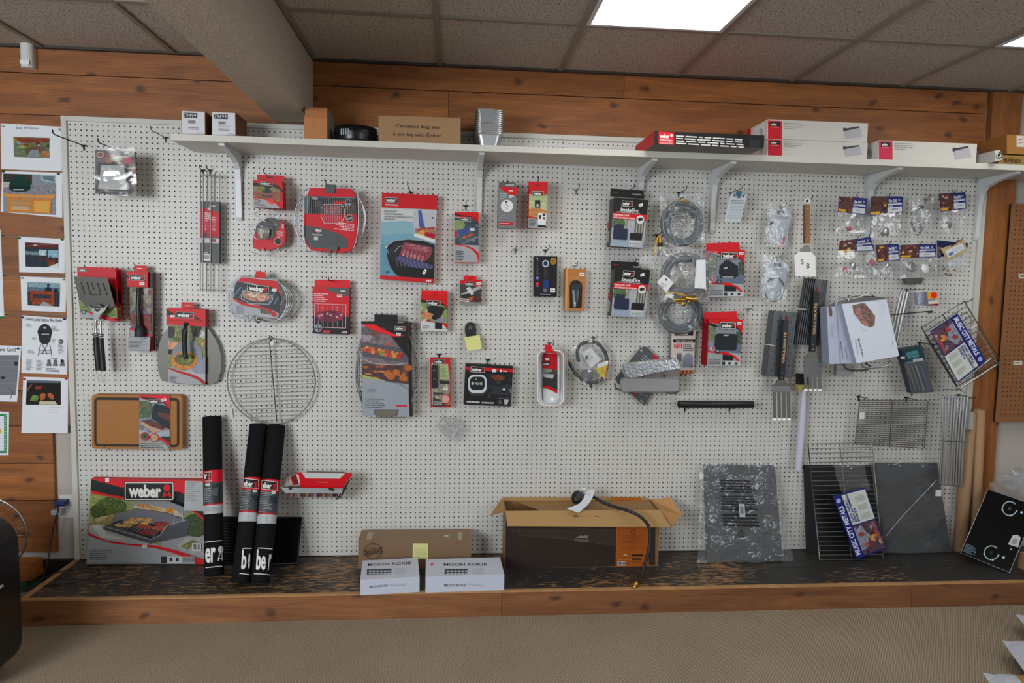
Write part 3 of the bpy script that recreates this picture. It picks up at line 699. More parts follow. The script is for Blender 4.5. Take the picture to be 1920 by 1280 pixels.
# outlet, plug, cord
q = [(110, 927), (140, 927.5), (139.5, 970), (110.5, 969.5)]
f, P = face_of(q, -.028)
t = Thing('wall_outlet', 'white duplex outlet plate with a blue plug in its upper socket', 'outlet', P[3])
b = MB(); b.prism(P, [p+V((0, .0055, 0)) for p in P], 'white_plastic'); cvp = t.part('cover_plate', b)
b = MB(); A = Art(b, f, lay=1); A.E(126, 955, 5.5, 6.5, '#cfcfcc').R(122.5, 951, 123.8, 955, '#303030').R(127.5, 951, 128.8, 955, '#303030').E(125.5, 959.5, 1.2, 1.2, '#303030', 8); t.part('socket', b, cvp)
c = f.pt(122, 940, .002); b = MB()
b.box(c.x-.028, c.x+.018, c.y-.045, c.y, c.z-.012, c.z+.014, 'blue_plug') ; M['blue_plug'] = plain('blue_plug', '#27336e', .5)
t2 = Thing('power_plug', 'dark blue power plug with its black cord running down to the platform', 'plug', c)
t2.part('plug_body', b)
P0 = c + V((-.03, -.03, -.005)); b = MB()
pts = [P0, PY(111, 950, .03), PY(104, 975, .03), PY(99, 990, .02), PY(92, 1040, .05), PZ(84, 1080, .02), PZ(70, 1100, .125)]
pts2 = [P0, PY(110, 952, .03), PY(101, 985, .02), PY(95, 1020, .03), PY(90, 1050, .06), PY(78, 1085, .1), PY(52, 1108, .2)]
def smooth(pts, k=6):
    pts = [V(p) for p in pts]; out = []
    for i in range(len(pts)-1):
        p0, p1, p2, p3 = pts[max(i-1, 0)], pts[i], pts[i+1], pts[min(i+2, len(pts)-1)]
        for j in range(k):
            t = j/k; out.append(.5*((2*p1)+(-p0+p2)*t+(2*p0-5*p1+4*p2-p3)*t*t+(-p0+3*p1-3*p2+p3)*t**3))
    return out+[pts[-1]]
b.tube(smooth(pts2), .0032, 6, mat='rubber'); t2.part('cord', b)
b = MB(); b.box(c.x-.05, c.x-.004, c.y-.036, c.y-.002, c.z-.058, c.z-.034, 'bag_tag'); M['bag_tag'] = plain('grey_tag', '#a9adb0', .4); 
t2.part('cord_tag', b)
b = MB(); zz = ZP+.0075
loop = [PZ(-20, 1101, .30)] + [PZ(x, y, zz) for x, y in ((50, 1102), (100, 1096), (150, 1090), (180, 1080), (187, 1072), (178, 1066), (150, 1066), (110, 1072), (80, 1085), (62, 1098))] + [PZ(36, 1112, .14), PZ(10, 1122, .2)]
b.tube(smooth(loop), .003, 6, mat='rubber'); single('loose_cable', b, 'black cable looping loosely over the left end of the platform', 'cable', PZ(150, 1080, ZP))

# chrome wire fan guard and black domed appliance at the left edge
c = PY(-25, 1003, .30); R = PY(50, 1003, .30).x - c.x
b = MB(); M['fan'] = M['chrome']
b.tube(arc(c, R, R*1.02, 0, 360, 48)[:-1], .004, 6, True, mat='chrome')
for k in range(30):
    a = math.radians(12*k); e = c+V((R*math.cos(a), 0, R*math.sin(a)*1.02)); m1 = c+V((R*.55*math.cos(a+.12), -.045, R*.55*math.sin(a+.12))); m2 = c+V((R*.12*math.cos(a+.2), -.055, R*.12*math.sin(a+.2)))
    b.tube([e, e*.5+m1*.5+V((0, -.012, 0)), m1, m2], .0014, 4, mat='chrome')
b.tube(arc(c+V((0, -.05, 0)), R*.33, R*.33, 0, 360, 24)[:-1], .002, 5, True, mat='chrome')
t = Thing('round_wire_guard', 'round chrome wire guard standing behind the black appliance at the left edge', 'fan', (c.x, c.y, 0)); t.part('wire_guard', b)
b = MB(); b.tube([c+V((0, .02, -R*.9)), (c.x, c.y+.02, .02)], .012, 10, mat='dark_steel'); b.lathe([(0, .02), (.11, .018), (.12, 0), (0, 0)], (c.x, c.y+.02, 0), (0, 0, 1), 24, 'dark_steel'); t.part('stand', b)
# black appliance: rounded dark body
M['gloss_black'] = plain('gloss_black_enamel', '#0e0f11', .3)
yy = .98; tp = PY(37, 1080, .78); x1 = tp.x; zt = PY(10, 968, .80).z; zb = .0
b = MB(); x0 = x1-.62
def rr(x0, x1, z0, z1, r, n=6):
    o = []
    for cx, cz, a in ((x1-r, z1-r, 0), (x0+r, z1-r, 90), (x0+r, z0+r, 180), (x1-r, z0+r, 270)):
        o += [(cx+r*math.cos(math.radians(a+90*k/n)), cz+r*math.sin(math.radians(a+90*k/n))) for k in range(n+1)]
    return o
ring = rr(x0, x1, .012, zt, .11); rin = rr(x0+.03, x1-.03, .04, zt-.03, .09)
b.add([(x, -yy-.05, z) for x, z in rin] + [(x, -yy, z) for x, z in ring] + [(x, -yy+.20, z) for x, z in ring], [[k for k in range(28)]] + [[28*j+k, 28*j+(k+1) % 28, 28*(j+1)+(k+1) % 28, 28*(j+1)+k] for j in range(2) for k in range(28)] + [[56+k for k in range(28)][::-1]], 'gloss_black')
t = Thing('black_appliance', 'glossy black round-shouldered appliance standing on the carpet at the left edge', 'appliance', ((x0+x1)/2, -yy+.2, 0)); t.part('body', b)
b = MB(); 
for x in (x0+.1, x1-.1): 
    for y in (-yy+.04, -yy+.15): b.lathe([(.02, 0), (.02, .02)], (x, y, 0), (0, 0, 1), 10, 'rubber')
for k in range(4):
    x = (x0+.1, x1-.1)[k % 2]; y = (-yy+.04, -yy+.15)[k//2]; fb = MB(); fb.lathe([(0, 0), (.02, 0), (.02, .012), (0, .012)], (x, y, 0), (0, 0, 1), 10, 'rubber'); t.part('foot', fb)
b = MB(); b.lathe([(.006, .0), (.006, .02), (.0, .022)], PY(4, 1098, yy+.05), (0, -1, 0), 10, 'chrome'); t.part('knob', b)
# timber block and green box between wall and platform, on the carpet
p = PZ(40, 1080, .0); b = MB(); wx = PY(75, 1060, .02).x; b.box(wx-.34, wx, -.10, .006, .055, .135, 'cedar', (.2, .9, .3, 1)); M['green_box'] = plain('green_paper', '#1f4a35', .6)
single('timber_offcut', b, 'short reddish timber offcut lying by the wall left of the platform', 'timber', (wx-.17, -.05, .055))
b = MB(); b.box(wx-.36, wx-.02, -.10, .005, 0, .054, 'green_box'); single('flat_green_box', b, 'flat dark green box under the timber offcut', 'box', (wx-.2, -.06, 0))
# ================================================================== ON THE PEGBOARD, LEFT HALF
def T0(name, label, cat, q, d=.05, group=None):
    c = PY((q[2][0]+q[3][0])/2, max(q[2][1], q[3][1]), d); return Thing(name, label, cat, (c.x, c.y, c.z), group)
# ---- empty hooks
hookb((98, 243), (158, 285), 'in the top left corner of the pegboard, empty, long and slanting', r=.003)
hookb((282, 236), (311, 257), 'empty, just left of the end of the white shelf', col='grey', mat='dark_wire')
hookb((1087, 344), (1080, 361), 'empty, right of the small red boxed gadget near the top middle', col='pale', mat='wire')
hookb((968, 460), (966, 471), 'empty, below the slim grey box near the top middle', col='pale', mat='wire')
hookb((1411, 573), (1402, 579), 'empty, right of the two red cover boxes', col='pale', mat='wire')

# ---- clamshell pack with a chrome press
q = [(178, 281), (254, 284), (256, 366), (178, 363)]
t = T0('clamshell_pack', 'clear clamshell pack with a shiny metal meat tool over a food-print card', 'package', q)
b = MB(); f = carton(b, q, .13, .003, '#57595c', mat='print'); A = Art(b, f)
photo(A, [(179, 284), (253, 286), (254, 362), (179, 359)], 5, ['#74696a', '#8f5058', '#6c6d74', '#a76d6a', '#4b4c52', '#8a8a7c', '#6f3740'], 30)
A.P([(180, 283), (253, 286), (253, 296), (225, 290), (200, 288), (180, 300)], '#4e5257').E(238, 301, 8, 8, rgb('#b04d68', .85)).E(246, 312, 5, 3.5, '#4f7f45').P([(205, 297), (228, 292), (230, 300), (207, 303)], '#a9b092').E(188, 290, 8, 6.5, '#8c4950').ring(188, 290, 7, 5.5, 1.1, '#d3c8c4').sticker(237, 287, 8, 4, -25)
A.T('Meat', (196, 288), (204, 289), (196, 293), '#b8584e', .02).T('Claws', (207, 290), (222, 291), (207, 296), '#d9d4d0', .02)
t.part('backing_card', b)
b = MB(); q2 = [(190, 309), (232, 310), (239, 356), (184, 354)]; f2, P = face_of(q2, .165); B = [PY(*c, .132) for c in ((184, 306), (238, 307), (243, 360), (180, 358))]
b.prism(P, B, 'satin'); A = Art(b, f2, 'steel'); A.P([(196, 320), (222, 320), (227, 330), (192, 330)], '#fff', 'chrome').P([(216, 326), (232, 328), (234, 350), (222, 340)], '#ffffff', 'dark_steel')
t.part('metal_tool', b)
b = MB(); b.prism(face_of([(186, 356), (238, 358), (240, 362), (186, 360)], .16)[1], face_of([(186, 356), (238, 358), (240, 362), (186, 360)], .14)[1], 'black_plastic'); t.part('black_tray', b)
b = MB(); crumple(b, [(176, 272), (252, 276), (258, 368), (176, 365)], .172, .002, 10, 12, 'clamshell', 3); b.v = b.v; t.part('clear_shell', b)
hookb((183, 259), (222, 279), 'holding the clamshell pack in the top left', r=.0028)

# ---- long wire rack with a grey and red wrap
t = Thing('grill_rack', 'narrow tall wire rack with a grey and red wrap, left of the first bracket', 'grill rack', PY(394, 548, .04))
b = MB()
for i, (xa, xb) in enumerate(((376, 375.5), (381, 380), (389, 387), (396, 394.5), (403, 401), (411.5, 410))):
    d = (.05, .075, .05, .075, .05, .05)[i]; b.tube([PY(xa, (322, 324)[i % 2], d), PY(xb, 547, d)], .0024, 6, mat='wire')
for y in (329, 543): b.tube([PY(376, y-1, .05), PY(411, y+1, .05)], .002, 6, mat='wire')
b.tube([PY(377, 328, .06), PY(410, 330, .06)], .002, 6, mat='wire')
t.part('wire_rods', b)
q = [(376, 377), (411, 378), (411, 494), (376, 492)]
b = MB(); f = carton(b, q, .068, .026, CH, '#4b4d50'); A = Art(b, f)
A.P([(376, 389), (390, 392), (411, 398), (411, 445), (376, 444)], '#c01836').logo((391, 383), (407, 383.5), (391, 388.5), frame=False).sticker(393, 391, 7, 3.5).small((380, 397), (408, 400), (380, 411), 4, '#e6c9cc', 3).small((380, 412), (391, 413), (380, 432), 7, '#dba3ab', 4).small((394, 412), (406, 413), (394, 432), 7, '#dba3ab', 5)
A.E(385, 440, 3.4, 4, '#47484c').R(388, 436, 405, 443, '#b71732').P([(376, 446), (411, 447), (411, 456), (376, 455)], '#c8bfc0').T('#S', (379, 448), (384, 448), (379, 454), '#2a2a2d', .02).P([(392, 448), (404, 448), (406, 453), (396, 454)], rgb('#8c4a58', .8))
A.T('7534', (381, 471.5), (390, 472), (381, 475), '#d3d3d3', .02).bars((381, 476), (393, 476.5), (381, 488))
t.part('card_wrap', b)
hookb((374, 309), (381, 326), 'left one of the pair holding the narrow tall wire rack'); hookb((387, 309), (394, 326), 'right one of the pair holding the narrow tall wire rack')

# ---- small boxed burger press
q = [(474, 337), (529, 341), (530.5, 391), (475, 388)]
t = T0('boxed_press', 'small red box with a round burger press photo and an orange price sticker', 'box', q)
b = MB(); f = carton(b, q, .125, .065, RED, '#a5122a'); A = Art(b, f)
photo(A, [(474, 346), (524, 349), (525, 378), (475, 373)], 8, ['#8d8a5c', '#6f7f3c', '#9aa45c', '#7c4a38', '#a5766a', '#5f6c34'], 16)
A.P([(475, 358), (524, 360), (527, 371), (515, 376), (475, 366)], rgb('#96604c', .85)); A.P([(474, 339), (490, 342), (515, 345), (526, 350), (530, 356), (529, 341), (474, 337)], RED).P([(474, 341), (496, 346), (496, 350), (474, 349)], '#2a1b1d').P([(512, 350), (522, 352), (530, 362), (530, 358), (522, 348), (512, 345)], '#2a1b1d')
A.E(501, 365, 11, 5, '#6c3236').E(501, 361.5, 11, 5, '#8b6a68').E(501, 359.5, 10, 3.5, '#514448').R(497, 351, 505, 359, '#2c2c2e').E(501, 350.5, 6.5, 1.8, '#39393b')
A.P([(475, 370), (490, 371), (505, 374), (520, 379), (530, 388), (530.5, 391), (475, 388)], RED).P([(475, 372), (490, 373), (505, 377), (517, 382), (525, 390.5), (475, 388)], '#a9a9ab')
A.small((477, 373), (500, 376), (477, 385), 5, '#55565a', 5).logo((488, 340), (511, 341.5), (488, 346.5)); A.sticker(508, 377.5, 10, 9, 20, '#e8452a')
t.part('carton', b)
b = MB(); f, P = face_of([(482, 327), (533, 329.5), (533, 345), (482, 341)], .075); b.prism(P, [p+V((0, .002, 0)) for p in P], 'print', '#c4142e'); Art(b, f).P([(500, 331), (512, 331.6), (512, 333.4), (500, 333)], '#55101c'); t.part('hang_tab', b)
hookb((494, 316), (508, 332), 'holding the small boxed burger press')

# ---- card with chrome wire taco holder
t = Thing('wire_holder_pack', 'oval grey and red card carrying a small bent chrome wire holder', 'package', PY(503, 477, .05))
b = MB(); o = [(482, 420), (492, 413), (508, 407), (523, 411), (532, 420), (536, 435), (534, 455), (523, 464), (505, 468), (488, 469), (475, 465), (473, 452), (478, 436)]
f, _ = face_of([(474, 410), (536, 412), (536, 468), (474, 466)], .075); P = [f.pt(*c) for c in o]; b.prism(P, [p+V((0, .018, 0)) for p in P], 'print', '#c8283a'); A = Art(b, f)
A.P([(480, 425), (485, 418), (500, 409), (508, 407), (523, 411), (526, 418), (520, 435), (512, 447), (505, 448), (498, 436), (480, 436)], '#5a5d5f').P([(482, 428), (496, 424), (512, 428), (512, 446), (483, 449)], '#8c8880').P([(486, 430), (492, 428), (492, 446), (488, 447)], '#bdb8ae').P([(505, 430), (511, 430), (508, 445), (504, 445)], '#2e2f31')
A.E(521, 452, 7.3, 6.8, '#c9c0c0').E(521, 452, 6.4, 6, rgb('#2c211e', .7)).small((518, 434), (532, 432), (521, 444), 5, '#e7c5c8', 3).T('4462', (528, 428), (529, 419), (531.5, 429), '#eceaea', .02).logo((514.5, 423), (515.5, 416), (518.5, 424), frame=False)
t.part('card', b)
b = MB()
b.tube(smooth([PY(x, y, .10) for x, y in ((476, 401), (484, 397), (497, 393), (508, 394), (515, 398), (519, 405), (522, 412))]), .0026, 7, mat='chrome')
b.tube(smooth([PY(x, y, .11) for x, y in ((475, 400), (485, 408), (493, 413), (499, 415))]), .0026, 7, mat='chrome')
b.tube(smooth([PY(x, y, .11) for x, y in ((494, 425), (480, 421), (468, 424), (467, 432), (474, 441), (481, 448))]), .0026, 7, mat='chrome')
for x in (494, 498, 503): b.tube(smooth([PY(x, 423, .11), PY(x+1, 436, .115), PY(x+1, 449, .10)]), .0028, 7, mat='chrome')
b.tube(smooth([PY(x, y, .11) for x, y in ((471, 474), (482, 476), (495, 478), (506, 476), (515, 471), (523, 465))]), .0034, 7, mat='chrome')
b.tube(smooth([PY(x, y, .09) for x, y in ((494, 464), (489, 472), (486, 476))]), .0026, 7, mat='chrome')
t.part('wire_holder', b)

# ---- large grilling basket with red card
t = Thing('large_grill_basket', 'large wire grilling basket hung upside down in a red and grey card', 'grill basket', PY(622, 476, .06))
b = MB(); f, _ = face_of([(568, 355), (672, 357), (668, 472), (575, 468)], .11)
sh = [(581, 352), (660, 354), (666, 368), (670, 400), (668, 455), (658, 470), (640, 474), (583, 469), (572, 455), (568, 405), (576, 366)]
P = [f.pt(*c) for c in sh]; b.prism(P, [p+V((0, .05, 0)) for p in P], 'print', '#c51630', '#8f1022'); A = Art(b, f)
A.P([(576, 367), (667, 370), (670, 402), (569, 400)], rgb('#3e474c', .8)); A.P([(569, 368), (580, 368), (578, 400), (569, 400)], '#7a8287')
A.P([(580, 372), (592, 372), (590, 400), (578, 400)], rgb('#20272b', .85)).P([(590, 378), (602, 378), (602, 388), (590, 388)], rgb('#6a5a50', .8)); photo(A, [(646, 380), (668, 381), (669, 400), (646, 400)], 3, ['#5a4f4c', '#a8523c', '#7a7e80', '#a88a6c'], 8)
A.P([(569, 423), (585, 424), (615, 431), (640, 440), (652, 450), (650, 465), (590, 465), (580, 462), (569, 440)], '#55585a')
A.Q((625, 376), (644, 376.5), (625, 382), 0, 0, 1, 1, '#cf1430').E(652, 380.5, 7, 6.8, '#9fa6aa').E(652, 380.5, 6, 5.8, '#2d3236').E(649, 378, 2.4, 2.4, '#b01a38').E(650, 383, 2, 2, '#ccd').E(655, 383, 2, 2, '#cdd')
A.E(655.5, 409, 7.4, 7, '#c3b9b9').E(655.5, 409, 6.4, 6, rgb('#2b2b2b', .6)).P([(650, 409), (660, 406), (661, 410), (652, 412)], '#9a9da0')
A.P([(607, 383), (641, 384), (640, 404), (608, 402)], rgb('#5b4a44', .5))
for k in range(8): A.E(612+7*(k % 4)+1.5, 389+8*(k//4), 3.2, 3.4, rgb('#8b7668', .6), 8)
for k in range(9): A.line([(608+4*k, 384), (608+4*k, 418)], .7, '#d58c96'); A.l -= 1
for k in range(6): A.line([(606, 392+5*k), (642, 392+5*k)], .7, '#d58c96'); A.l -= 1
A.line([(607, 383), (641, 383), (646, 392), (646, 405), (640, 419), (608, 419), (602, 405), (602, 392), (607, 383)], .9, '#d8d4d4')
A.small((664, 434), (620, 429), (664, 419), 5, '#eccfd2', 6).T('weber', (603, 437), (590, 436), (603, 430), '#e4e4e4', .03).P([(587, 430), (590.5, 430), (590.5, 436), (587, 436)], '#7a1020').T('ORIGINAL', (604, 442), (585, 441), (604, 439), '#d8d8d8', .01).R(588.5, 440+3, 596.5, 450, '#bcc0b8')
A.T('7526', (585, 369), (596, 369.5), (585, 374), '#cfd4d8', .02)
t.part('card', b)
b = MB()
for k in range(26): 
    x = 577+k*3.55; b.tube([PY(x, 369, .117), PY(x-.2, 401, .117)], .0008, 4, mat='chrome', cap=False)
fr = [(569, 358), (576, 352), (583, 352)]
for dd, off in ((.125, 0), (.075, 4)):
    L1 = [(577+off*.3, 354), (570, 360), (569.5, 400), (569, 440), (575, 468), (584, 471)]; R1 = [(662, 354), (670, 358), (672, 400), (670, 440), (662, 468), (655, 475)]
    b.tube(smooth([PY(x, y, dd) for x, y in L1], 4), .0022, 6, mat='chrome'); b.tube(smooth([PY(x, y, dd) for x, y in R1], 4), .0022, 6, mat='chrome')
for k, (ox, dd) in enumerate(((0, .12), (4, .10), (9, .07))):
    b.tube(smooth([PY(x, y, dd) for x, y in ((570, 366), (562-1+ox*.6, 375), (553+ox, 398), (553+ox, 425), (561+ox*.8, 445), (572, 460))], 5), .0026, 6, mat='chrome')
    b.tube(smooth([PY(x, y, dd) for x, y in ((669, 367), (676, 376), (685-ox*.3, 400), (684-ox*.3, 425), (675, 448), (664, 458))], 5), .0026, 6, mat='chrome')
b.tube([PY(x, y, .115) for x, y in ((578, 369), (668, 371))], .0022, 6, mat='chrome')
for x in (616, 619, 629): b.tube(smooth([PY(x, 466, .12), PY(x-2, 474, .13), PY(x+1, 478, .13), PY(x+3, 474, .12)]), .0026, 6, mat='chrome')
t.part('wire_basket', b)
b = MB(); f, P = face_of([(609, 345), (629, 346), (627, 362), (610, 361)], .118); b.prism(P, [p+V((0, .02, 0)) for p in P], 'print', '#5c5e5c'); t.part('hang_tab', b)
b = MB(); f, P = face_of([(612, 461), (633, 462), (632, 470), (612, 468)], .128); b.prism(P, [p+V((0, .018, 0)) for p in P], 'print', '#5c5e5c'); t.part('latch_cover', b)
hookb((609, 334), (622, 351), 'holding the large red-carded grilling basket')

# ---- roast holder box 6407
q = [(716, 361), (820, 366), (813, 531), (712, 523)]
t = T0('roast_holder_box', 'tall box with a photo of ribs on a black kettle, numbered 6407', 'box', q)
b = MB(); f = carton(b, q, .055, .05, '#d9d8d4', '#b4142a'); A = Art(b, f)
A.P([(716, 388.5), (817, 392), (814, 524), (712.5, 516)], rgb('#c6cac8', .97)).P([(714, 416), (760, 414), (800, 420), (817, 430), (815, 470), (713, 470)], rgb('#8fb0ba', .96)).P([(713.5, 440), (815, 436), (814, 524), (712.5, 516)], rgb('#7ea6b6', .96)).P([(713, 460), (735, 452), (800, 470), (813, 524), (712.5, 516)], rgb('#6f97ab', .96))
A.P([(775, 395), (817, 396), (816, 442), (776, 436)], rgb('#b9bac2', .95)).P([(784, 394), (790, 394), (795, 420), (800, 432), (795, 436), (786, 425)], '#52619b').E(811, 408.5, 1.6, 1.8, '#252f68')
photo(A, [(778, 428), (816, 425), (816, 452), (780, 444)], 4, ['#a08070', '#c86a3c', '#b52838', '#caa64c', '#8c3a32', '#b5304a', '#c0ab94'], 14, .85)
for x, y in ((803, 443), (810, 445), (800, 438), (807, 439), (813, 441)): A.E(x, y, 4, 3.6, '#b3213b', 10); A.l -= 1
A.E(791, 436, 6, 4.5, '#d1a05c').P([(776, 438), (782, 438), (816, 449), (816, 456), (776, 443)], '#d9d8d2')
A.P([(733, 470), (722, 463), (720, 465), (726, 458), (736, 454)], '#c2c5c6')
A.P([(815, 459), (795, 452), (765, 449), (740, 452), (727, 460), (725, 470), (727, 485), (732, 500), (740, 512), (752, 521), (790, 523.5), (814, 525)], '#17171b').line([(815, 458), (795, 451), (765, 448), (740, 451), (727, 458), (725.5, 467), (729, 476)], 1.1, '#a9abaf')
A.P([(728, 470), (737, 459), (765, 454), (800, 456), (814, 463), (814, 502), (790, 503), (750, 497), (730, 482)], '#2b2b31')
A.P([(742, 485), (748, 478), (790, 490), (812, 498), (811, 504), (770, 501)], rgb('#55557a', .6))
for k in range(9): A.line([(742+7*k, 482+1.6*k), (746+7*k, 500+.5*k)], .6, '#8a8aa8'); A.l -= .8
A.l = math.ceil(A.l); A.line([(740, 472), (748, 462), (762, 459)], .9, '#b9babd')
A.P([(749, 478), (757, 456), (760, 454), (808, 464), (811, 470), (806, 482), (797, 490), (775, 485)], rgb('#8c4650', .55))
A.P([(759, 456), (790, 460), (809, 464), (800, 474), (770, 466)], rgb('#a5646a', .5))
for k in range(6): A.E(757+7*k, 474+2.2*k, 2.2, 6, rgb('#bb8084', .6), 9, rot=12); A.l -= 1
A.l += 1
A.P([(716, 361), (820, 366), (819, 393), (715.5, 388.5)], '#c3112c').P([(712.7, 515.5), (813.5, 523), (813, 531), (712, 523)], '#c3112c').T('6407', (799, 523.6), (809, 524.4), (799, 528), '#e8e4e2', .03)
A.logo((722, 370), (747, 371), (722, 379.5)).T('ORIGINAL', (722, 382), (747, 383), (722, 385), '#e5dada', .02)
for i, s_ in enumerate(('ROAST HOLDER', 'SOPORTE PARA ASADO', 'SUPPORT DE CUISSON POUR ROTIS', 'BRATENKORB')):
    wd = (23, 34, 52, 20)[i]; A.T(s_, (720.5, 394+5*i), (720.5+wd, 394+5*i+wd*.04), (720.5, 397+5*i), '#55575a', .015)
A.E(726, 510, 2, 2, '#28506c').sticker(796, 509.5, 9, 5, -60)
t.part('carton', b)
hookb((764, 340), (770, 360), 'holding the tall rib-photo box')

# ---- smoker basket box
q = [(852, 397), (897.5, 398), (898, 493), (852.5, 492)]
t = T0('smoker_basket_box', 'narrow box with a grill tray photo, hanging just left of the second shelf bracket', 'box', q)
b = MB(); f = carton(b, q, .075, .05, '#a4a5a8', '#c01430'); A = Art(b, f)
photo(A, [(852, 408), (897, 408), (897.5, 460), (852.5, 458)], 6, ['#4a545e', '#5f6f80', '#39424b', '#7b8c98'], 14)
A.P([(852, 412), (865, 412), (872, 420), (868, 440), (852, 448)], rgb('#8a9a6e', .8)).P([(852, 432), (857, 431), (858, 444), (852, 446)], '#a82a44').P([(856, 432), (884, 424), (885, 436), (862, 446)], '#4b5a88').P([(863, 447), (880, 438), (893, 438), (893, 444), (874, 455)], '#53605f').P([(864, 446), (880, 438), (892, 437), (880, 444), (868, 448)], rgb('#a8623c', .6))
for k in range(7): A.line([(868+4.5*k, 458-2*k), (878+4*k, 448-k)], .9, '#8e979e'); A.l -= 1
A.l += 1; A.P([(852, 397), (897.5, 398), (897.5, 422), (893, 413), (880, 408), (864, 407), (852, 405)], RED).P([(852, 403), (864, 405), (882, 407), (893, 413), (897.5, 423), (897.5, 419), (892, 411), (881, 405), (864, 403), (852, 400)], '#2a1518')
A.P([(852, 457), (872, 460), (887, 465), (898, 475), (898, 493), (852.5, 492)], RED).P([(852, 459), (872, 462), (885, 468), (894, 478), (897, 492), (852.5, 491)], '#a7a8ab').line([(853, 489), (897, 490)], .7, '#6a6b6e')
A.logo((864, 407.5), (883, 407.5), (864, 414.5)).small((854.5, 469), (870, 470), (854.5, 488), 6, '#3c3d40', 2, .7).sticker(885.5, 430, 8, 4.5)
t.part('carton', b); hook(874, 375, .09, 'holding the narrow tray-photo box beside the second bracket', mat='dark_wire', col='grey')

# ---- slim grey probe box, red gadget box
q = [(934.5, 350), (969, 351), (966, 428), (933, 427)]
t = T0('probe_box', 'slim grey box with a white circle showing a probe, below the shelf near the middle', 'box', q)
b = MB(); f = carton(b, q, .12, .05, '#7f8082', '#6a6b6d'); A = Art(b, f)
A.P([(935, 350), (969, 351), (968.5, 368), (955, 364), (944, 358)], RED).logo((952.5, 354.5), (965, 355), (952.5, 359), frame=False).sticker(959, 368, 8, 4, -18).small((937, 361), (950, 362), (937, 374), 4, '#c9c9ca', 2)
A.E(950.5, 386, 11.5, 11.5, '#dedddd').R(947.5, 377, 951.5, 380, '#2c2c2e').line([(946, 383), (944, 386), (952, 393), (950, 388)], .6, '#55555a').line([(948, 382), (953, 387)], 1, '#333')
A.line([(940, 404), (946, 402), (952, 411)], .6, '#a9a9ab').line([(937, 407), (944, 409)], .6, '#a9a9ab').P([(936, 415.5), (962, 416.5), (962, 422), (936, 421)], '#c01632').small((937.5, 417.5), (956, 418), (937.5, 420), 1, '#e8cfd2', 3, .9)
t.part('carton', b)
b = MB(); f, P = face_of([(935, 341), (966.5, 342), (967, 352), (935, 351)], .095); b.prism(P, [p+V((0, .002, 0)) for p in P], 'print', '#6f6f70'); Art(b, f).P([(948, 344.5), (964, 345), (964, 349), (948, 348.5)], '#b5b5b4'); t.part('hang_tab', b)
hook(951, 334, .14, 'holding the slim grey probe box')
q = [(992, 348), (1027, 349), (1023.5, 428.5), (990.5, 427)]
t = T0('thermometer_box', 'small red box with a green photo of a pocket thermometer, hung at the top middle', 'box', q)
b = MB(); f = carton(b, q, .125, .06, RED, '#b3122a'); A = Art(b, f)
photo(A, [(992, 364), (1027, 365), (1025.5, 409), (991.5, 407)], 9, ['#b3b996', '#9aa878', '#c3b08c', '#a9885c', '#c9c6a8'], 14, .88)
A.P([(992, 365), (1022, 364), (1027, 372), (1026.5, 380), (992, 376)], '#a9b48a').R(1003, 375, 1013, 389, '#26272a').E(1008, 385, 3.4, 3.4, '#7a7c7e').E(1008, 385, 2, 2, '#b9bbbb').P([(991.5, 392), (1006, 389), (1026, 395), (1025.5, 400), (992, 408)], rgb('#bb8a58', .85))
A.P([(991, 405), (1002, 407), (1010, 410), (1010, 412), (1001, 409.5), (991, 408)], RED).P([(991, 408), (1002, 410), (1024, 414), (1023.5, 428.5), (990.5, 427)], '#9fa4a6').P([(1009, 399), (1024.5, 400), (1023.5, 422), (1008.5, 421)], '#d9dada').R(1010.5, 403, 1014.5, 410, '#232326').E(1020, 402.5, 2.8, 2.6, '#2a2a2c').E(1020, 409, 2.4, 2.2, '#55565a')
A.P([(1008.5, 421.5), (1023.5, 422.5), (1023.5, 426.5), (1008.5, 425.5)], '#222326').small((992.5, 410), (1006, 411), (992, 424), 6, '#4b4d50', 1, .7).logo((998, 358), (1020, 358.5), (998, 366))
t.part('carton', b)
b = MB(); f, P = face_of([(990.5, 340), (1027, 341), (1027, 350), (991, 349)], .115); b.prism(P, [p+V((0, .002, 0)) for p in P], 'print', '#cf1a33'); Art(b, f).P([(1003, 346.5), (1013, 346.8), (1013, 348), (1003, 347.8)], '#5e1018'); t.part('hang_tab', b)
hook(1010, 331, .145, 'holding the small red thermometer box')

# ---- black thermometer box, kraft window box
q = [(1001.5, 480), (1045, 480.5), (1044, 556), (1001.5, 555.5)]
t = T0('probe_thermometer_box', 'black box showing a blue probe thermometer and a gold seal', 'box', q)
b = MB(); f = carton(b, q, .05, .04, '#1c1c1f', '#111113'); A = Art(b, f)
A.P([(1018, 498), (1029, 498), (1028.5, 547), (1019, 547)], '#2a2c38').P([(1018.5, 524), (1029, 524), (1028.5, 540), (1019, 540)], '#26427c').P([(1021, 502), (1024, 502), (1024, 520), (1021, 520)], '#5c3a28').P([(1019, 541), (1026, 541), (1026, 547), (1019, 547)], '#77787c').E(1023, 494, 6.3, 6.6, '#c9ced4').E(1023, 494, 4.2, 4.4, '#27345c').E(1037, 489.5, 5.6, 6.4, '#b59343').E(1037, 489.5, 3.8, 4.4, '#8f6e28')
for y, c in ((484, '#c9c9cc'), (493, '#7a5c50'), (501, '#7d6a5c'), (509, '#6d6d84')): A.E(1007.5, y, 1.3, 1.6, c, 8).line([(1004, y+4), (1011, y+4)], .6, '#8d8d90')
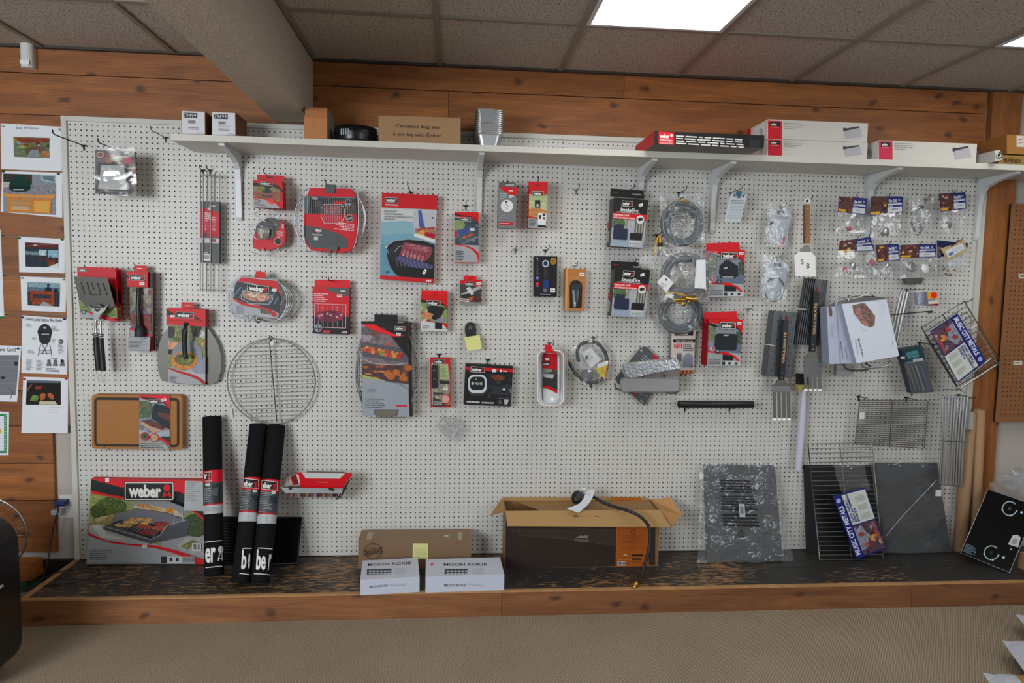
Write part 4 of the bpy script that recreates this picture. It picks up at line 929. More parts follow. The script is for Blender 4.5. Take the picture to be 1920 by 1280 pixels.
A.E(1007.5, 521, 2.8, 3, '#7a7ec0').E(1007.5, 532, 3.2, 3.6, '#c8384a').small((1004, 536), (1011, 536), (1004, 538), 1, '#9a9a9c', 1, .9).sticker(1036, 544, 9.5, 7).T('ThermoProbe', (1013, 550), (1033, 550.5), (1013, 552.5), '#a9a9ac', .01)
t.part('carton', b)
b = MB(); f, P = face_of([(1014, 473), (1031, 474), (1030, 481), (1014, 480.5)], .047); b.prism(P, [p+V((0, .002, 0)) for p in P], 'film_milky'); t.part('hang_tab', b)
hookb((1030, 459), (1022, 478), 'holding the black probe thermometer box')
q = [(1060, 503), (1098.5, 505), (1095.5, 583), (1059, 582)]
t = T0('kraft_window_box', 'brown kraft box with an arched window showing a grey tool', 'box', q)
b = MB(); f = carton(b, q, .062, .052, '#b57f4c', '#a9835a'); A = Art(b, f)
win = [(1068, 578), (1068, 535), (1070, 529), (1075, 526), (1081, 525), (1087, 527), (1091, 531), (1092, 537), (1090.5, 578)]
A.P([(1061, 503), (1064, 503), (1063, 582), (1060, 582)], '#c9a373').P(win, '#2d231c').P([(1070, 532), (1090, 532), (1090, 538), (1086, 541), (1085, 560), (1080, 577), (1074, 577), (1071, 545), (1070, 538)], '#3a3d40').P([(1073, 545), (1077, 543), (1080, 574), (1076, 577)], '#8f9394').P([(1081, 545), (1086, 543), (1083, 566), (1081, 570)], '#66696b').E(1078, 568, 2, 2.4, '#b7bbbb').small((1067, 517), (1088, 518), (1067, 524), 2, '#c39767', 3, .8, .3).sticker(1091.5, 514, 9, 6)
t.part('carton', b)
b = MB(); f, P = face_of([(1070, 496), (1088, 497), (1087, 504), (1070, 503.5)], .05); b.prism(P, [p+V((0, .002, 0)) for p in P], 'film_milky'); t.part('hang_tab', b)
hookb((1083, 491), (1076, 502), 'holding the brown kraft window box')

# ---- two slotted spatulas on red cards
def spatula_pack(dx, d, label, first):
    t = Thing('carded_spatula', label, 'spatula', PY(190+dx, 700, d*.5), 'carded slotted spatulas')
    sh = lambda pts: [(x+dx, y+dx*.15) for x, y in pts]
    b = MB(); f, P = face_of(sh([(145, 500), (216, 502), (221, 600), (151, 597)]), d); P = [f.pt(*c) for c in sh([(144.5, 500), (216.5, 502), (219, 545), (220, 597), (204, 600), (190, 597), (151, 597), (146, 540)])]; b.prism(P, [p+V((0, .012, 0)) for p in P], 'print', '#c21730'); A = Art(b, f)
    photo(A, sh([(147, 560), (216, 548), (220, 596), (151, 590)]), 12, ['#7d8a5a', '#9aa36a', '#b5623c', '#c2a27c', '#5f7048', '#a84a32'], 22)
    A.P(sh([(206, 530), (217, 545), (219, 570), (206, 560)]), '#232527').P(sh([(151, 584), (165, 586), (180, 590), (180, 597), (151, 596)]), '#a9abae').E(157+dx, 585, 4.6, 4.4, '#3a4550').E(157+dx, 585, 2.4, 2.4, '#a9b3b9').P(sh([(163, 584), (172, 586), (205, 595), (220, 602), (205, 601), (172, 590)]), '#c21730').logo((147.5+dx, 503), (163+dx, 503.5), (148+dx, 509)).line(sh([(152, 596.5), (192, 597.5)]), .8, '#333538')
    t.part('card', b)
    b = MB(); dd = d+.035
    bl = sh([(138, 518), (201.5, 520.5), (215, 573), (208, 577), (195, 582), (186, 586), (176, 585), (163, 575), (156, 568), (148, 561)])
    f2 = Face(PY(138+dx, 518, dd+.02), PY(201.5+dx, 520.5, dd+.02), PY(175+dx, 590, dd-.012))
    P = [f2.pt(*c) for c in bl]; B = [p+V((0, .0018, 0)) for p in P]; b.prism(P, B, 'dark_satin')
    A = Art(b, f2)
    for x0, y0, x1, y1 in ((152, 529, 159, 551), (163, 529, 170, 552), (172, 530, 176, 542), (183, 530, 189, 552), (193, 530, 201, 553)): A.line(sh([(x0, y0), (x1, y1)]), 2.0, '#0d0d0e'); A.l -= 1
    A.line(sh([(170, 552), (189, 553)]), 1.6, '#0d0d0e')
    t.part('blade', b)
    b = MB(); g = lambda x, y, e=0: PY(x+dx, y+dx*.15, dd+.004+e)
    P = [g(165, 572, .004), g(172, 578, .006), g(184, 569, .012), (g(195, 577, .006)), g(202, 572, .004), g(196, 583, .008), g(188, 590, .01), g(185, 600, .01), g(176, 600, .01), g(175, 588, .01)]
    b.prism(P, [p+V((0, .006, 0)) for p in P], 'satin'); b.lathe([(0, .012), (.008, .010), (.012, .004), (.013, 0)], g(183, 579, .006), (0, -1, 0), 16, 'chrome')
    b.tube(smooth([g(181, 596), g(179, 610), g(180, 622), g(180, 630)]), .0065, 8, mat='steel'); b.lathe([(.008, 0), (.012, .004), (.012, .016), (0, .017)], g(180, 624), (0, 0, -1), 14, 'chrome')
    t.part('neck', b)
    b = MB(); b.tube(smooth([g(180, 632), g(181, 650), g(183, 672), g(185, 694)]), [.0125]*6+[.0135]*6+[.013]*6+[.0125], 12, mat='black_plastic'); grp = t.part('grip', b)
    b = MB(); b.tube(smooth([g(181, 692), g(181, 700), g(184, 708), g(186, 716), g(192, 713), g(189, 705), g(190, 695)]), .0013, 5, mat='chrome'); t.part('hanging_loop', b, grp)
spatula_pack(9, .035, 'slotted spatula behind the front one, only its card edge and black grip showing', False)
spatula_pack(0, .12, 'front slotted steel spatula on a red card at the left end of the board', True)
hookb((158, 496), (178, 508), 'holding the slotted spatulas', mat='dark_wire', col='grey')

# ---- basting brush box
t = Thing('basting_brush_pack', 'long narrow red and grey pack with a black silicone basting brush', 'brush', PY(262, 660, .05))
q = [(243, 508), (287, 510), (286, 657), (246, 656)]
b = MB(); f = carton(b, q, .065, .03, '#6d6a66', '#5b1a22'); A = Art(b, f)
photo(A, [(243, 538), (283, 540), (283, 612), (244, 610)], 14, ['#8b8a80', '#6a7448', '#7a6378', '#a99a86', '#9a6a50', '#b0b0a8', '#8a3a34'], 30)
A.P([(244, 590), (283, 588), (284, 622), (244, 606)], rgb('#7e3830', .6)).P([(243, 614), (265, 620), (284, 628), (284, 634), (262, 630), (243, 626)], '#c21c36').P([(244, 618), (262, 622), (280, 632), (280, 634), (244, 633)], '#a7a9ac'); A.P([(276, 512), (286, 512), (286, 540), (278, 540)], '#37302c')
t.part('backing_card', b)
b = MB(); f = carton(b, [(237, 509), (277, 510), (277, 538.5), (238, 537)], .085, .055, RED, '#a8142a'); A = Art(b, f)
A.P([(237, 515), (242, 517), (242, 522), (237, 519)], '#2a1518').logo((242.5, 514.5), (271, 515.5), (242.5, 525)).sticker(266, 531.5, 9, 5).line([(268, 524), (276, 529)], .8, '#2a1518')
t.part('header', b)
b = MB(); f = carton(b, [(240, 631), (282, 631), (280, 659), (240, 658)], .085, .055, '#a4a6aa', '#a8142a'); A = Art(b, f); A.small((241.5, 639), (277, 640), (241.5, 653), 6, '#4b4d51', 4).line([(265, 637), (276, 632)], 1.2, '#333').line([(241, 656), (280, 657)], .7, '#4a4a4c'); t.part('foot_panel', b)
b = MB(); g = lambda x, y: PY(x, y, .085)
b.tube(smooth([g(260, 539), g(260, 555), g(259, 575), g(260, 596), g(261, 612)]), [.010]*6+[.0105]*6+[.011]*6+[.012]*6+[.015], 12, mat='black_plastic'); b.tube([g(261, 610), g(262, 615), g(262.5, 622), g(263, 631)], [.014, .021, .024, .025], 14, mat='rubber'); b.lathe([(0, .012), (.005, .011), (.006, 0)], g(260, 592)+V((0, -.006, 0)), (0, -1, 0), 10, 'chrome'); t.part('brush', b)
b = MB(); f, P = face_of([(252, 497), (275, 498), (276, 511), (251, 510)], .055); b.prism(P, [p+V((0, .002, 0)) for p in P], 'print', RED); Art(b, f).P([(257, 502), (267, 502.5), (267, 504), (257, 503.5)], '#e3d6d6'); t.part('hang_tab', b)
hookb((252, 495), (262, 504), 'holding the basting brush pack')

# ---- pizza paddle
t = Thing('pizza_paddle', 'wide round-sided steel pizza paddle behind a red card with a black handle', 'pizza paddle', PY(352, 722, .03))
b = MB(); f, _ = face_of([(300, 580), (410, 582), (410, 722), (300, 718)], .035)
P = [f.pt(*c) for c in ((313, 617), (306, 626), (299, 642), (295, 665), (296, 692), (301, 710), (306, 714), (330, 719), (380, 722), (399, 719), (408, 714), (414, 695), (415, 670), (410, 648), (402, 632), (392, 618), (386, 612), (320, 610))]
b.prism(P, [p+V((0, .0015, 0)) for p in P], 'dark_satin'); t.part('blade', b)
b = MB(); q = [(315, 600), (385, 603), (385, 721), (316, 717)]; f = carton(b, q, .05, .012, '#b5b6b8', '#5a1a22'); A = Art(b, f)
photo(A, [(315, 610), (385, 612), (385, 700), (315, 690)], 15, ['#8f8f62', '#6f7a40', '#a5a070', '#8b8b8b', '#a8a494', '#c0c0c4'], 26)
A.P([(315, 612), (326, 612), (328, 628), (322, 634), (315, 632)], '#3b3e3c').P([(366, 612), (378, 612), (372, 632), (363, 630)], '#2d302e').E(326, 648, 12, 8, rgb('#c99b7c', .7)).P([(315, 655), (336, 654), (330, 662), (315, 664)], '#2a2826')
A.E(351, 666, 29, 27, '#8d9299').P([(358, 640), (370, 640), (368, 652), (360, 652)], '#a3a8ae').E(346, 676, 25, 17, rgb('#c68a4c', .7)).E(346, 673, 19, 12, rgb('#6f7440', .45)).E(338, 668, 5, 3, rgb('#4f5f30', .6)).E(356, 674, 6, 4, rgb('#8a9050', .6)).P([(360, 690), (385, 668), (385, 700), (368, 700)], rgb('#9499a8', .85)).E(380, 644, 3, 4, '#c9a15e')
A.P([(315, 689), (335, 695), (358, 701), (374, 708), (385, 717), (385, 721), (372, 713), (355, 706), (335, 700), (315, 692)], '#b8152f').P([(315, 691), (335, 699), (355, 705), (372, 712), (381, 721), (316, 717)], '#a9a9ac').small((318, 704), (332, 705), (318, 717), 6, '#3c3c40', 2, .8)
t.part('card', b)
b = MB(); q = [(312, 577), (385, 580), (385.5, 612), (312, 608)]; f = carton(b, q, .085, .045, RED, '#9b1228'); A = Art(b, f)
A.P([(312, 580), (324, 586), (330, 592), (312, 590)], '#3a1a20').P([(364, 592), (378, 600), (377, 602), (362, 596)], '#3a1a20').logo((329.5, 584), (363.5, 585.5), (329.5, 595.5)).sticker(323.5, 592.5, 8, 4).line([(313, 600), (385, 603)], .8, '#8c1024')
t.part('header', b)
b = MB(); g = lambda x, y, e=.105: PY(x, y, e); b.tube(smooth([g(349, 607, .09), g(347, 618), g(346, 640), g(347, 660), g(349, 673)]), [.0095]*6+[.012]*12+[.0115]*6+[.011], 12, mat='black_plastic'); b.lathe([(0, .008), (.008, .006), (.009, 0)], g(348, 607, .092), (0, -1, .3), 12, 'chrome'); b.lathe([(0, .003), (.005, .002), (.005, 0)], g(347, 620, .118), (0, -1, 0), 12, 'chrome'); t.part('handle', b)
b = MB(); f, P = face_of([(340, 566), (363, 567), (363, 580), (340, 579)], .05); b.prism(P, [p+V((0, .002, 0)) for p in P], 'print', RED); Art(b, f).P([(346, 571.5), (357, 572), (357, 573.6), (346, 573)], '#b5a5a0'); t.part('hang_tab', b)

# ---- oval wire fish basket
t = Thing('oval_grill_basket', 'oval wire basket nest wrapped in a card with a fish photo', 'grill basket', PY(484, 606, .05))
b = MB(); f, _ = face_of([(440, 517), (525, 522), (520, 600), (437, 592)], .12)
P = [f.pt(*c) for c in ((453, 518), (519, 527), (524, 540), (528, 560), (525, 585), (519, 597), (440, 588), (436, 575), (435, 558), (439, 540), (444, 527))]; b.prism(P, [p+V((0, .055, 0)) for p in P], 'print', '#a9abae'); A = Art(b, f)
A.P([(441, 532), (524, 540), (528, 562), (524, 588), (510, 581), (480, 571), (452, 567), (437, 557)], rgb('#39414a', .8))
for k in range(9): A.line([(437+11*k, 556+k*2), (452+11*k, 538+k)], 1.6, '#8b949b'); A.l -= 1
A.l += 1; A.E(480, 555, 26, 10.5, rgb('#b08b7c', .6), rot=6).E(474, 552, 9, 5, rgb('#c8b59c', .6)).E(490, 558, 9, 5, rgb('#c9a08c', .6)).line([(455, 545), (505, 550), (512, 560), (505, 570), (470, 569), (452, 560), (455, 545)], .9, '#cfd2d4')
A.P([(453, 518), (519, 527), (525, 545), (526, 558), (521, 550), (505, 538), (470, 530), (446, 527)], RED).P([(444, 527), (462, 531), (462, 536), (442, 533)], '#3c3c3e').P([(506, 540), (521, 552), (526, 566), (527, 558), (522, 546), (506, 536)], '#2c1a1e')
A.P([(437, 557), (447, 563), (465, 570), (485, 573), (505, 579), (520, 589), (515, 594), (500, 584), (480, 577), (455, 572), (437, 561)], RED).P([(436, 560), (455, 573), (480, 578), (500, 585), (514, 594.5), (519, 597), (440, 588), (436, 575)], '#adafb3')
A.small((444, 573), (459, 575), (443, 588), 7, '#5d5f63', 3, .8).P([(488, 578), (500, 580), (512, 590), (488, 587)], rgb('#6b6a5c', .7)).logo((464, 531.5), (504, 537), (463, 545.5)).sticker(514, 543.5, 9, 5)
t.part('card', b)
b = MB()
for k, dd in enumerate((.128, .10, .08, .06)):
    off = k*3.2
    b.tube(smooth([PY(x, y, dd) for x, y in ((444+off*.5, 522), (432+off, 533), (427+off*.9, 550), (428+off*.9, 570), (433+off*.7, 585), (440, 590))], 5), .0022, 6, mat='chrome')
    b.tube(smooth([PY(x, y, dd) for x, y in ((521, 527), (532+off*.8, 540), (538+off*1.2, 560), (536+off, 577), (528+off*.9, 592), (518+off*.5, 601))], 5), .0022+.0004*(k == 0), 6, mat='chrome')
    b.tube([PY(440, 590+k*2, dd), PY(519, 600+k*1.2, dd)], .002, 6, mat='chrome'); b.tube([PY(446, 519-k, dd), PY(521, 526-k, dd)], .002, 6, mat='chrome')
for x in (465, 476): b.tube(smooth([PY(x, 590, .13), PY(x-1, 598, .135), PY(x+3, 603, .135), PY(x+5, 598, .13), PY(x+4, 591, .13)]), .0022, 6, mat='chrome')
b.lathe([(0, .012), (.012, .010), (.012, 0)], PY(485, 601, .12), (0, -1, 0), 12, 'steel')
t.part('wire_basket', b)
b = MB(); f, P = face_of([(480, 508), (498, 510), (499, 524), (477, 521)], .09); b.prism(P, [p+V((0, .002, 0)) for p in P], 'print', RED); t.part('hang_tab', b)
hookb((482, 510), (490, 518), 'holding the oval fish basket', mat='dark_wire', col='grey')

# ---- rib rack box 6429
q = [(586, 537), (655.5, 540), (654.5, 627), (587, 625)]
t = T0('rib_rack_box', 'red and black box with a photo of glazed meat on a rack, numbered 6429', 'box', q)
b = MB(); f = carton(b, q, .06, .045, '#c8142e', '#7a1020'); A = Art(b, f)
A.P([(587, 591.5), (655, 593.5), (654.5, 627), (587, 625)], '#1a181c').P([(606, 538), (655.5, 540), (655, 556), (640, 552), (622, 547)], '#5c5f61').logo((637, 542.5), (651, 543), (637, 547), frame=False).sticker(636.5, 554.5, 9, 5)
A.small((588.5, 549), (620, 550), (588.5, 566), 5, '#eccbd0', 6).line([(589.5, 569), (649, 571), (648, 615), (590, 613), (589.5, 569)], 1, '#d5b9c0')
for k in range(6): A.line([(597+9*k, 570), (597+9*k, 613)], .8, '#c09aa6' if k < 9 else '#888'); A.l -= 1
A.l += 1; A.E(619, 593, 27, 11, rgb('#6f2748', .6)).E(600, 591, 7, 8, rgb('#8a3550', .6)).E(636, 592, 8, 8, rgb('#8a3550', .6))
for x, y in ((599, 592), (604, 590), (620, 591), (632, 594), (640, 590), (614, 588)): A.E(x, y, 2.4, 2, '#cfa6a6', 8); A.l -= 1
A.l += 1; A.ring(604, 579, 2.4, 3, .8, '#d0c0c4').ring(632, 579, 2.4, 3, .8, '#d0c0c4').ring(604, 605, 2.4, 3, .8, '#9a9aa0').ring(632, 605, 2.4, 3, .8, '#9a9aa0')
A.E(596.5, 615, 7, 7, '#c5c9cb').E(596.5, 615, 6, 6, '#2f4a58').E(594, 612.5, 2, 2, '#a8bcc4').E(599, 612.5, 2, 2, '#a8bcc4').E(594, 618, 2, 2, '#a8bcc4').E(599, 618, 2, 2, '#c83850').P([(605, 619), (620, 619.4), (620, 624), (605, 623.6)], '#c9384c').T('6429', (640.5, 620.5), (650.5, 621), (640.5, 624.5), '#e8e4e2', .03)
t.part('carton', b)
b = MB(); f, P = face_of([(590, 524), (656, 525), (656, 541), (590, 537)], .05); b.prism(P, [p+V((0, .002, 0)) for p in P], 'print', '#d41a30'); t.part('hang_tab', b)
hookb((616, 519), (626, 530), 'holding the red and black box numbered 6429')

# ---- round cooking grate
c = PY(509, 715, .035); R = (PY(592, 715, .035).x - PY(427, 715, .035).x)/2; t = Thing('round_cooking_grate', 'round grey wire cooking grate hanging low on the left of the board', 'cooking grate', (c.x, c.y, c.z-R))
b = MB(); b.tube(arc(c, R, R, 0, 360, 64)[:-1], .0034, 8, True, mat='wire'); t.part('rim', b)
b = MB(); tilt = math.radians(3.2)
for k in range(21):
    h = (-.905+k*.0905)*R; w = math.sqrt(max(0, R*R-h*h)); ca, sa = math.cos(tilt), math.sin(tilt)
    b.tube([(c.x+(-w)*ca-h*sa, c.y-.003, c.z+(-w)*sa+h*ca), (c.x+w*ca-h*sa, c.y-.003, c.z+w*sa+h*ca)], .0017, 6, mat='wire')
t.part('cross_wires', b)
b = MB(); b.tube([(c.x-.04*R, c.y+.002, c.z+.94*R), (c.x+.11*R-.0, c.y+.002, c.z-.93*R)], .0028, 6, mat='dark_wire'); t.part('centre_bar', b)
b = MB(); f, P = face_of([(507, 640), (513, 640), (512.5, 646), (506.5, 646)], .042); b.prism(P, [p+V((0, .001, 0)) for p in P], 'white_plastic'); t.part('price_tag', b)
hookb((505, 628), (508, 640), 'holding the round cooking grate', mat='dark_wire', col='grey')

# ---- cutting board
t = Thing('cutting_board', 'brown cutting board with a dark juice groove and a printed sleeve, low on the left', 'cutting board', PY(258, 842, .02))
M['board_brown'] = plain('pressed_wood_board', '#a36a2b', .6, var=.04, vscale=30)
def rrq(x0, y0, x1, y1, r, n=5):
    o = []
    for cx, cy, a in ((x1-r, y0+r, -90), (x1-r, y1-r, 0), (x0+r, y1-r, 90), (x0+r, y0+r, 180)):
        o += [(cx+r*math.cos(math.radians(a+90*k/n)), cy+r*math.sin(math.radians(a+90*k/n))) for k in range(n+1)]
    return o
b = MB(); f, _ = face_of([(172, 739), (342, 741), (342, 842), (172, 841)], .05)
P = [f.pt(x, y+(x-172)*.01) for x, y in rrq(172, 739.5, 342, 841, 6)]; b.prism(P, [p+V((0, .045, 0)) for p in P], 'board_brown'); A = Art(b, f, 'board_brown')
o = [f.pt(x, y+(x-172)*.01, .0002) for x, y in rrq(176.5, 744.5, 336.5, 836.5, 8)]; i_ = [f.pt(x, y+(x-172)*.01, .0002) for x, y in rrq(181, 749.5, 331.5, 832, 4)]
n = len(o); M['groove'] = plain('dark_groove', '#2b241d', .7); b.add(o+i_, [[k, (k+1) % n, n+(k+1) % n, n+k] for k in range(n)], 'groove')
t.part('board', b)
b = MB(); f, P = face_of([(261, 740), (318.5, 741), (318.5, 842), (261, 841)], .0515); b.prism(P, [p+V((0, .001, 0)) for p in P], 'print', '#a5a6a4'); A = Art(b, f)
photo(A, [(261, 752), (318, 752), (318, 822), (261, 815)], 21, ['#8b949e', '#a8b0b8', '#6b7683', '#aeb5ba', '#76818a'], 18)
photo(A, [(261, 752), (285, 752), (282, 782), (261, 784)], 22, ['#5f7058', '#48603f', '#8c6a58', '#7b8c78'], 10)
A.P([(286, 762), (292, 757), (318, 762), (318, 806), (284, 784)], '#2d333e').P([(292, 772), (318, 776), (318, 790), (300, 782)], rgb('#6a4444', .7)).P([(263, 793), (278, 786), (314, 803), (288, 812)], '#c2a087').P([(266, 789), (280, 786), (296, 793), (312, 802), (303, 806), (280, 798)], rgb('#6b4040', .6)).P([(261, 805), (288, 812), (318, 805), (318, 822), (261, 815)], rgb('#aab0ba', .9))
A.P([(261, 740), (318.5, 741), (318.5, 766), (308, 757), (292, 750), (275, 750), (261, 745)], '#d42a44').P([(261, 744), (275, 749), (292, 749), (308, 756), (318, 763), (308, 753), (292, 746), (275, 745), (263, 743)], '#3a1c24').logo((278.5, 749), (301.5, 749.5), (278.5, 755.5)).sticker(307, 749.5, 9, 5, -22)
for x, y, c2 in ((271.5, 818), '#4a6b46', None)[:0]: pass
A.P([(300, 818), (318, 818), (318, 832), (306, 824)], '#2f4436').P([(296, 820), (306, 822), (318, 830), (318, 836), (304, 826), (296, 824)], '#c8203c').E(271.5, 817.5, 8, 8, '#c8203c').E(271.5, 817.5, 6.4, 6.4, '#5a6a50').E(271.5, 817.5, 3, 3, '#39462f').E(289.5, 820, 8, 8, '#c8203c').E(289.5, 820, 6.4, 6.4, '#aab09f').P([(285, 818), (292, 816), (294, 822), (287, 824)], '#c39a5c')
A.P([(261, 828), (300, 828), (312, 834), (318, 842), (261, 841)], '#a9aaa4').small((263.5, 830), (306, 831), (263.5, 840), 3, '#3e3f40', 2, .85)
t.part('sleeve', b)
t2 = hook(194, 838.5, .058, 'under the left part of the cutting board', mat='wire', col='pale', drop=.004); hook(312, 840, .058, 'under the printed sleeve of the cutting board', mat='wire', col='pale', drop=.004)

# ---- grill expansion rack
t = Thing('expansion_rack', 'tall carded wire expansion rack with skewers photo, its bowed wires showing at both sides', 'grill rack', PY(725, 784, .05))
q = [(677, 602), (764, 602), (767.5, 781), (680, 780)]
b = MB(); f = carton(b, q, .095, .012, '#9fa3aa', '#4a4644'); A = Art(b, f)
photo(A, [(677, 612), (764, 614), (766, 720), (679, 708)], 31, ['#85787c', '#9a8f94', '#6f6468', '#a5686a', '#7a5a52'], 22)
A.P([(678, 640), (765, 655), (766, 680), (679, 668)], rgb('#5f5e66', .8)).P([(730, 624), (734, 626), (766, 664), (766, 670), (750, 652)], '#3a2c28')
for k in range(9): A.E(684+8*k, 655+1.8*k, 5.6, 4.5, rgb(('#c46a4c', '#b8503c', '#c99450', '#a34a38', '#8d9a4c')[k % 5], .7), 10); A.E(688+8*k, 651+1.6*k, 4, 3.4, rgb(('#c99450', '#c47a58', '#b8503c')[k % 3], .7), 9)
A.line([(680, 672), (700, 681), (740, 684), (764, 680)], 1, '#c9c5c5').line([(719, 684), (722, 712)], 1.2, '#b5a8a0')
photo(A, [(679, 682), (765, 686), (766, 720), (679, 708)], 32, ['#5a4044', '#8d5f5c', '#a8683c', '#c08a4c', '#7c4a48', '#5b3a30'], 24)
for x, y in ((743, 698), (756, 709), (733, 706), (765, 690), (727, 700)): A.E(x, y, 8, 6, rgb('#b5703c', .7), 10)
A.P([(679, 702), (700, 707), (722, 713), (722, 717), (679, 712)], '#a9b070').P([(679, 709), (700, 711), (730, 716), (750, 721), (766, 731), (767.5, 781), (680, 780)], '#9da2aa').E(697, 732, 10, 4, '#8b9098').small((684.5, 746), (728, 747), (684.5, 765), 5, '#55585e', 4).P([(742, 758.5), (763, 758.5), (763, 762), (742, 762)], '#c83850')
A.P([(677, 602), (764, 602), (764, 668), (750, 648), (738, 630), (720, 614), (677, 607)], '#19181a').P([(678, 607.5), (702, 608), (720, 618), (742, 627), (760, 629), (740, 631), (715, 624), (690, 614)], '#e02a30').logo((740, 611.5), (760, 612), (740, 619)).T('weber', (745, 602.8), (757, 602.8), (745, 605), '#c9c9c9', .02).sticker(747, 626.5, 8.5, 5, 12)
A.P([(701, 768), (747, 768), (744, 778), (738, 780), (707, 780), (703, 776)], '#77736a').line([(701, 768), (747, 768), (744, 778), (738, 780), (707, 780), (703, 776), (701, 768)], 1, '#3c3a38')
t.part('card', b)
b = MB(); f, P = face_of([(702, 589), (745, 590), (746, 603), (702, 603)], .085); b.prism(P, [p+V((0, .01, 0)) for p in P], 'print', '#19191b'); t.part('hang_tab', b)
b = MB()
for k, dd in enumerate((.085, .072, .06)):
    b.tube(smooth([PY(x, y, dd) for x, y in ((677+k, 636), (671+k*2.5, 656), (667.5+k*3, 690), (669+k*3, 725), (680+k, 758))], 5), .0021, 6, mat='wire')
    b.tube(smooth([PY(x, y, dd) for x, y in ((765, 622), (773-k, 645), (784-k*3, 680), (785-k*3, 715), (775-k*2, 745), (768, 760))], 5), .0023, 6, mat='wire')
for k in range(22):
    y = 640+k*5.3; u = (y-622)/140; w = math.sin(math.pi*min(1, max(0, u)))
    b.tube([PY(768-2*w, y, .083), PY(769+14*w, y+1, .083)], .0012, 4, mat='wire', cap=False); b.tube([PY(679, y, .08), PY(676-8*w, y+.5, .08)], .0012, 4, mat='wire', cap=False)
b.tube([PY(690, 783, .08), PY(760, 783, .08)], .002, 6, mat='wire')
t.part('wire_rack', b)
b = MB(); q = [(765.5, 604), (770, 604), (773, 781), (768, 781)]; f, P = face_of(q, .07); b.prism(P, [p+V((0, .05, 0)) for p in P], 'print', '#5a5552'); t.part('rear_card', b)
hookb((722, 588), (724, 594), 'holding the tall carded expansion rack')

# ---- grilling glove box and brush box
q = [(789, 553), (839.5, 554.5), (839.5, 621.5), (789, 620.5)]
t = T0('glove_box', 'red and white box with a photo of a black mitt beside pizza', 'box', q)
b = MB(); f = carton(b, q, .055, .05, RED, '#8f1226'); A = Art(b, f)
photo(A, [(789, 566), (839, 568), (839, 606), (789, 602)], 41, ['#8b9a68', '#a8b080', '#6b6c5c', '#c09878', '#75604e'], 12)
A.P([(800, 574), (815, 572), (830, 577), (826, 590), (812, 596), (804, 590)], '#1b1c1f').E(803, 592, 13, 6, rgb('#c48c66', .7), rot=8).E(825, 600, 13, 5, '#8a8e92').P([(815, 585), (828, 574), (834, 579), (826, 595), (816, 600), (808, 597)], '#202125')
A.P([(789, 561), (802, 563), (822, 567), (834, 573), (839.5, 582), (839.5, 554.5), (789, 553)], RED).P([(789, 561), (800, 564), (800, 568), (789, 566)], '#2b1418').P([(824, 569), (834, 574), (839, 583), (839, 578), (833, 570), (824, 566)], '#2b1418')
A.P([(789, 600), (806, 603), (824, 606), (834, 611), (839.5, 618), (839.5, 621.5), (789, 620.5)], '#c9cacb').line([(789, 600), (808, 603), (826, 606), (835, 611), (839, 617)], 1.4, RED).P([(815.5, 604), (829, 605), (829.5, 617), (815.5, 616)], '#1f2023').small((791.5, 609), (805, 610), (791.5, 617), 4, '#6b6c70', 2).T('1.98', (831, 615), (836, 615.3), (831, 617), '#5b5c5f').logo((800.5, 563), (826, 563.8), (800.5, 572)).sticker(796.5, 600, 6, 3)
t.part('carton', b)
b = MB(); f, P = face_of([(790, 544), (839.5, 545), (839.5, 555), (790, 553.5)], .045); b.prism(P, [p+V((0, .002, 0)) for p in P], 'print', '#d81a2e'); t.part('hang_tab', b); hook(814, 547, .07, 'holding the red and white mitt box', mat='dark_wire', col='grey')
q = [(862, 525.5), (903, 525), (901.5, 571), (862, 571.5)]
t = T0('grill_brush_box', 'small red and dark box with a grill brush photo, above the black clip', 'box', q)
b = MB(); f = carton(b, q, .055, .045, RED, '#77101f'); A = Art(b, f)
A.P([(862, 531), (880, 533), (902.5, 540), (902, 571), (862, 571)], rgb('#4a4744', .75)).P([(864, 551), (900, 535), (903, 540), (868, 556)], '#a9adb0').P([(874, 540), (881, 537), (889, 550), (882, 555)], '#c8ccce').P([(866, 552), (882, 550), (884, 555), (868, 558)], '#2a2b2c').P([(879, 558), (889, 555), (884, 565)], '#c96030').E(896, 561, 7, 6, rgb('#5a3434', .6)).small((862.8, 558), (880, 560), (862.8, 565), 2, '#ecd4d4', 1, .95, .6)
A.P([(862, 565.5), (902, 566.5), (901.5, 571), (862, 571.5)], '#8b8c80').logo((872.5, 528), (891.5, 528.3), (872.5, 535)).sticker(897.5, 531.5, 8, 5, -5)
t.part('carton', b); b = MB(); f, P = face_of([(869, 516.5), (893, 517), (893, 526), (869, 526)], .05); b.prism(P, [p+V((0, .002, 0)) for p in P], 'print', '#d81a2e'); t.part('hang_tab', b); hook(881, 518, .07, 'holding the small grill brush box', mat='dark_wire', col='grey')

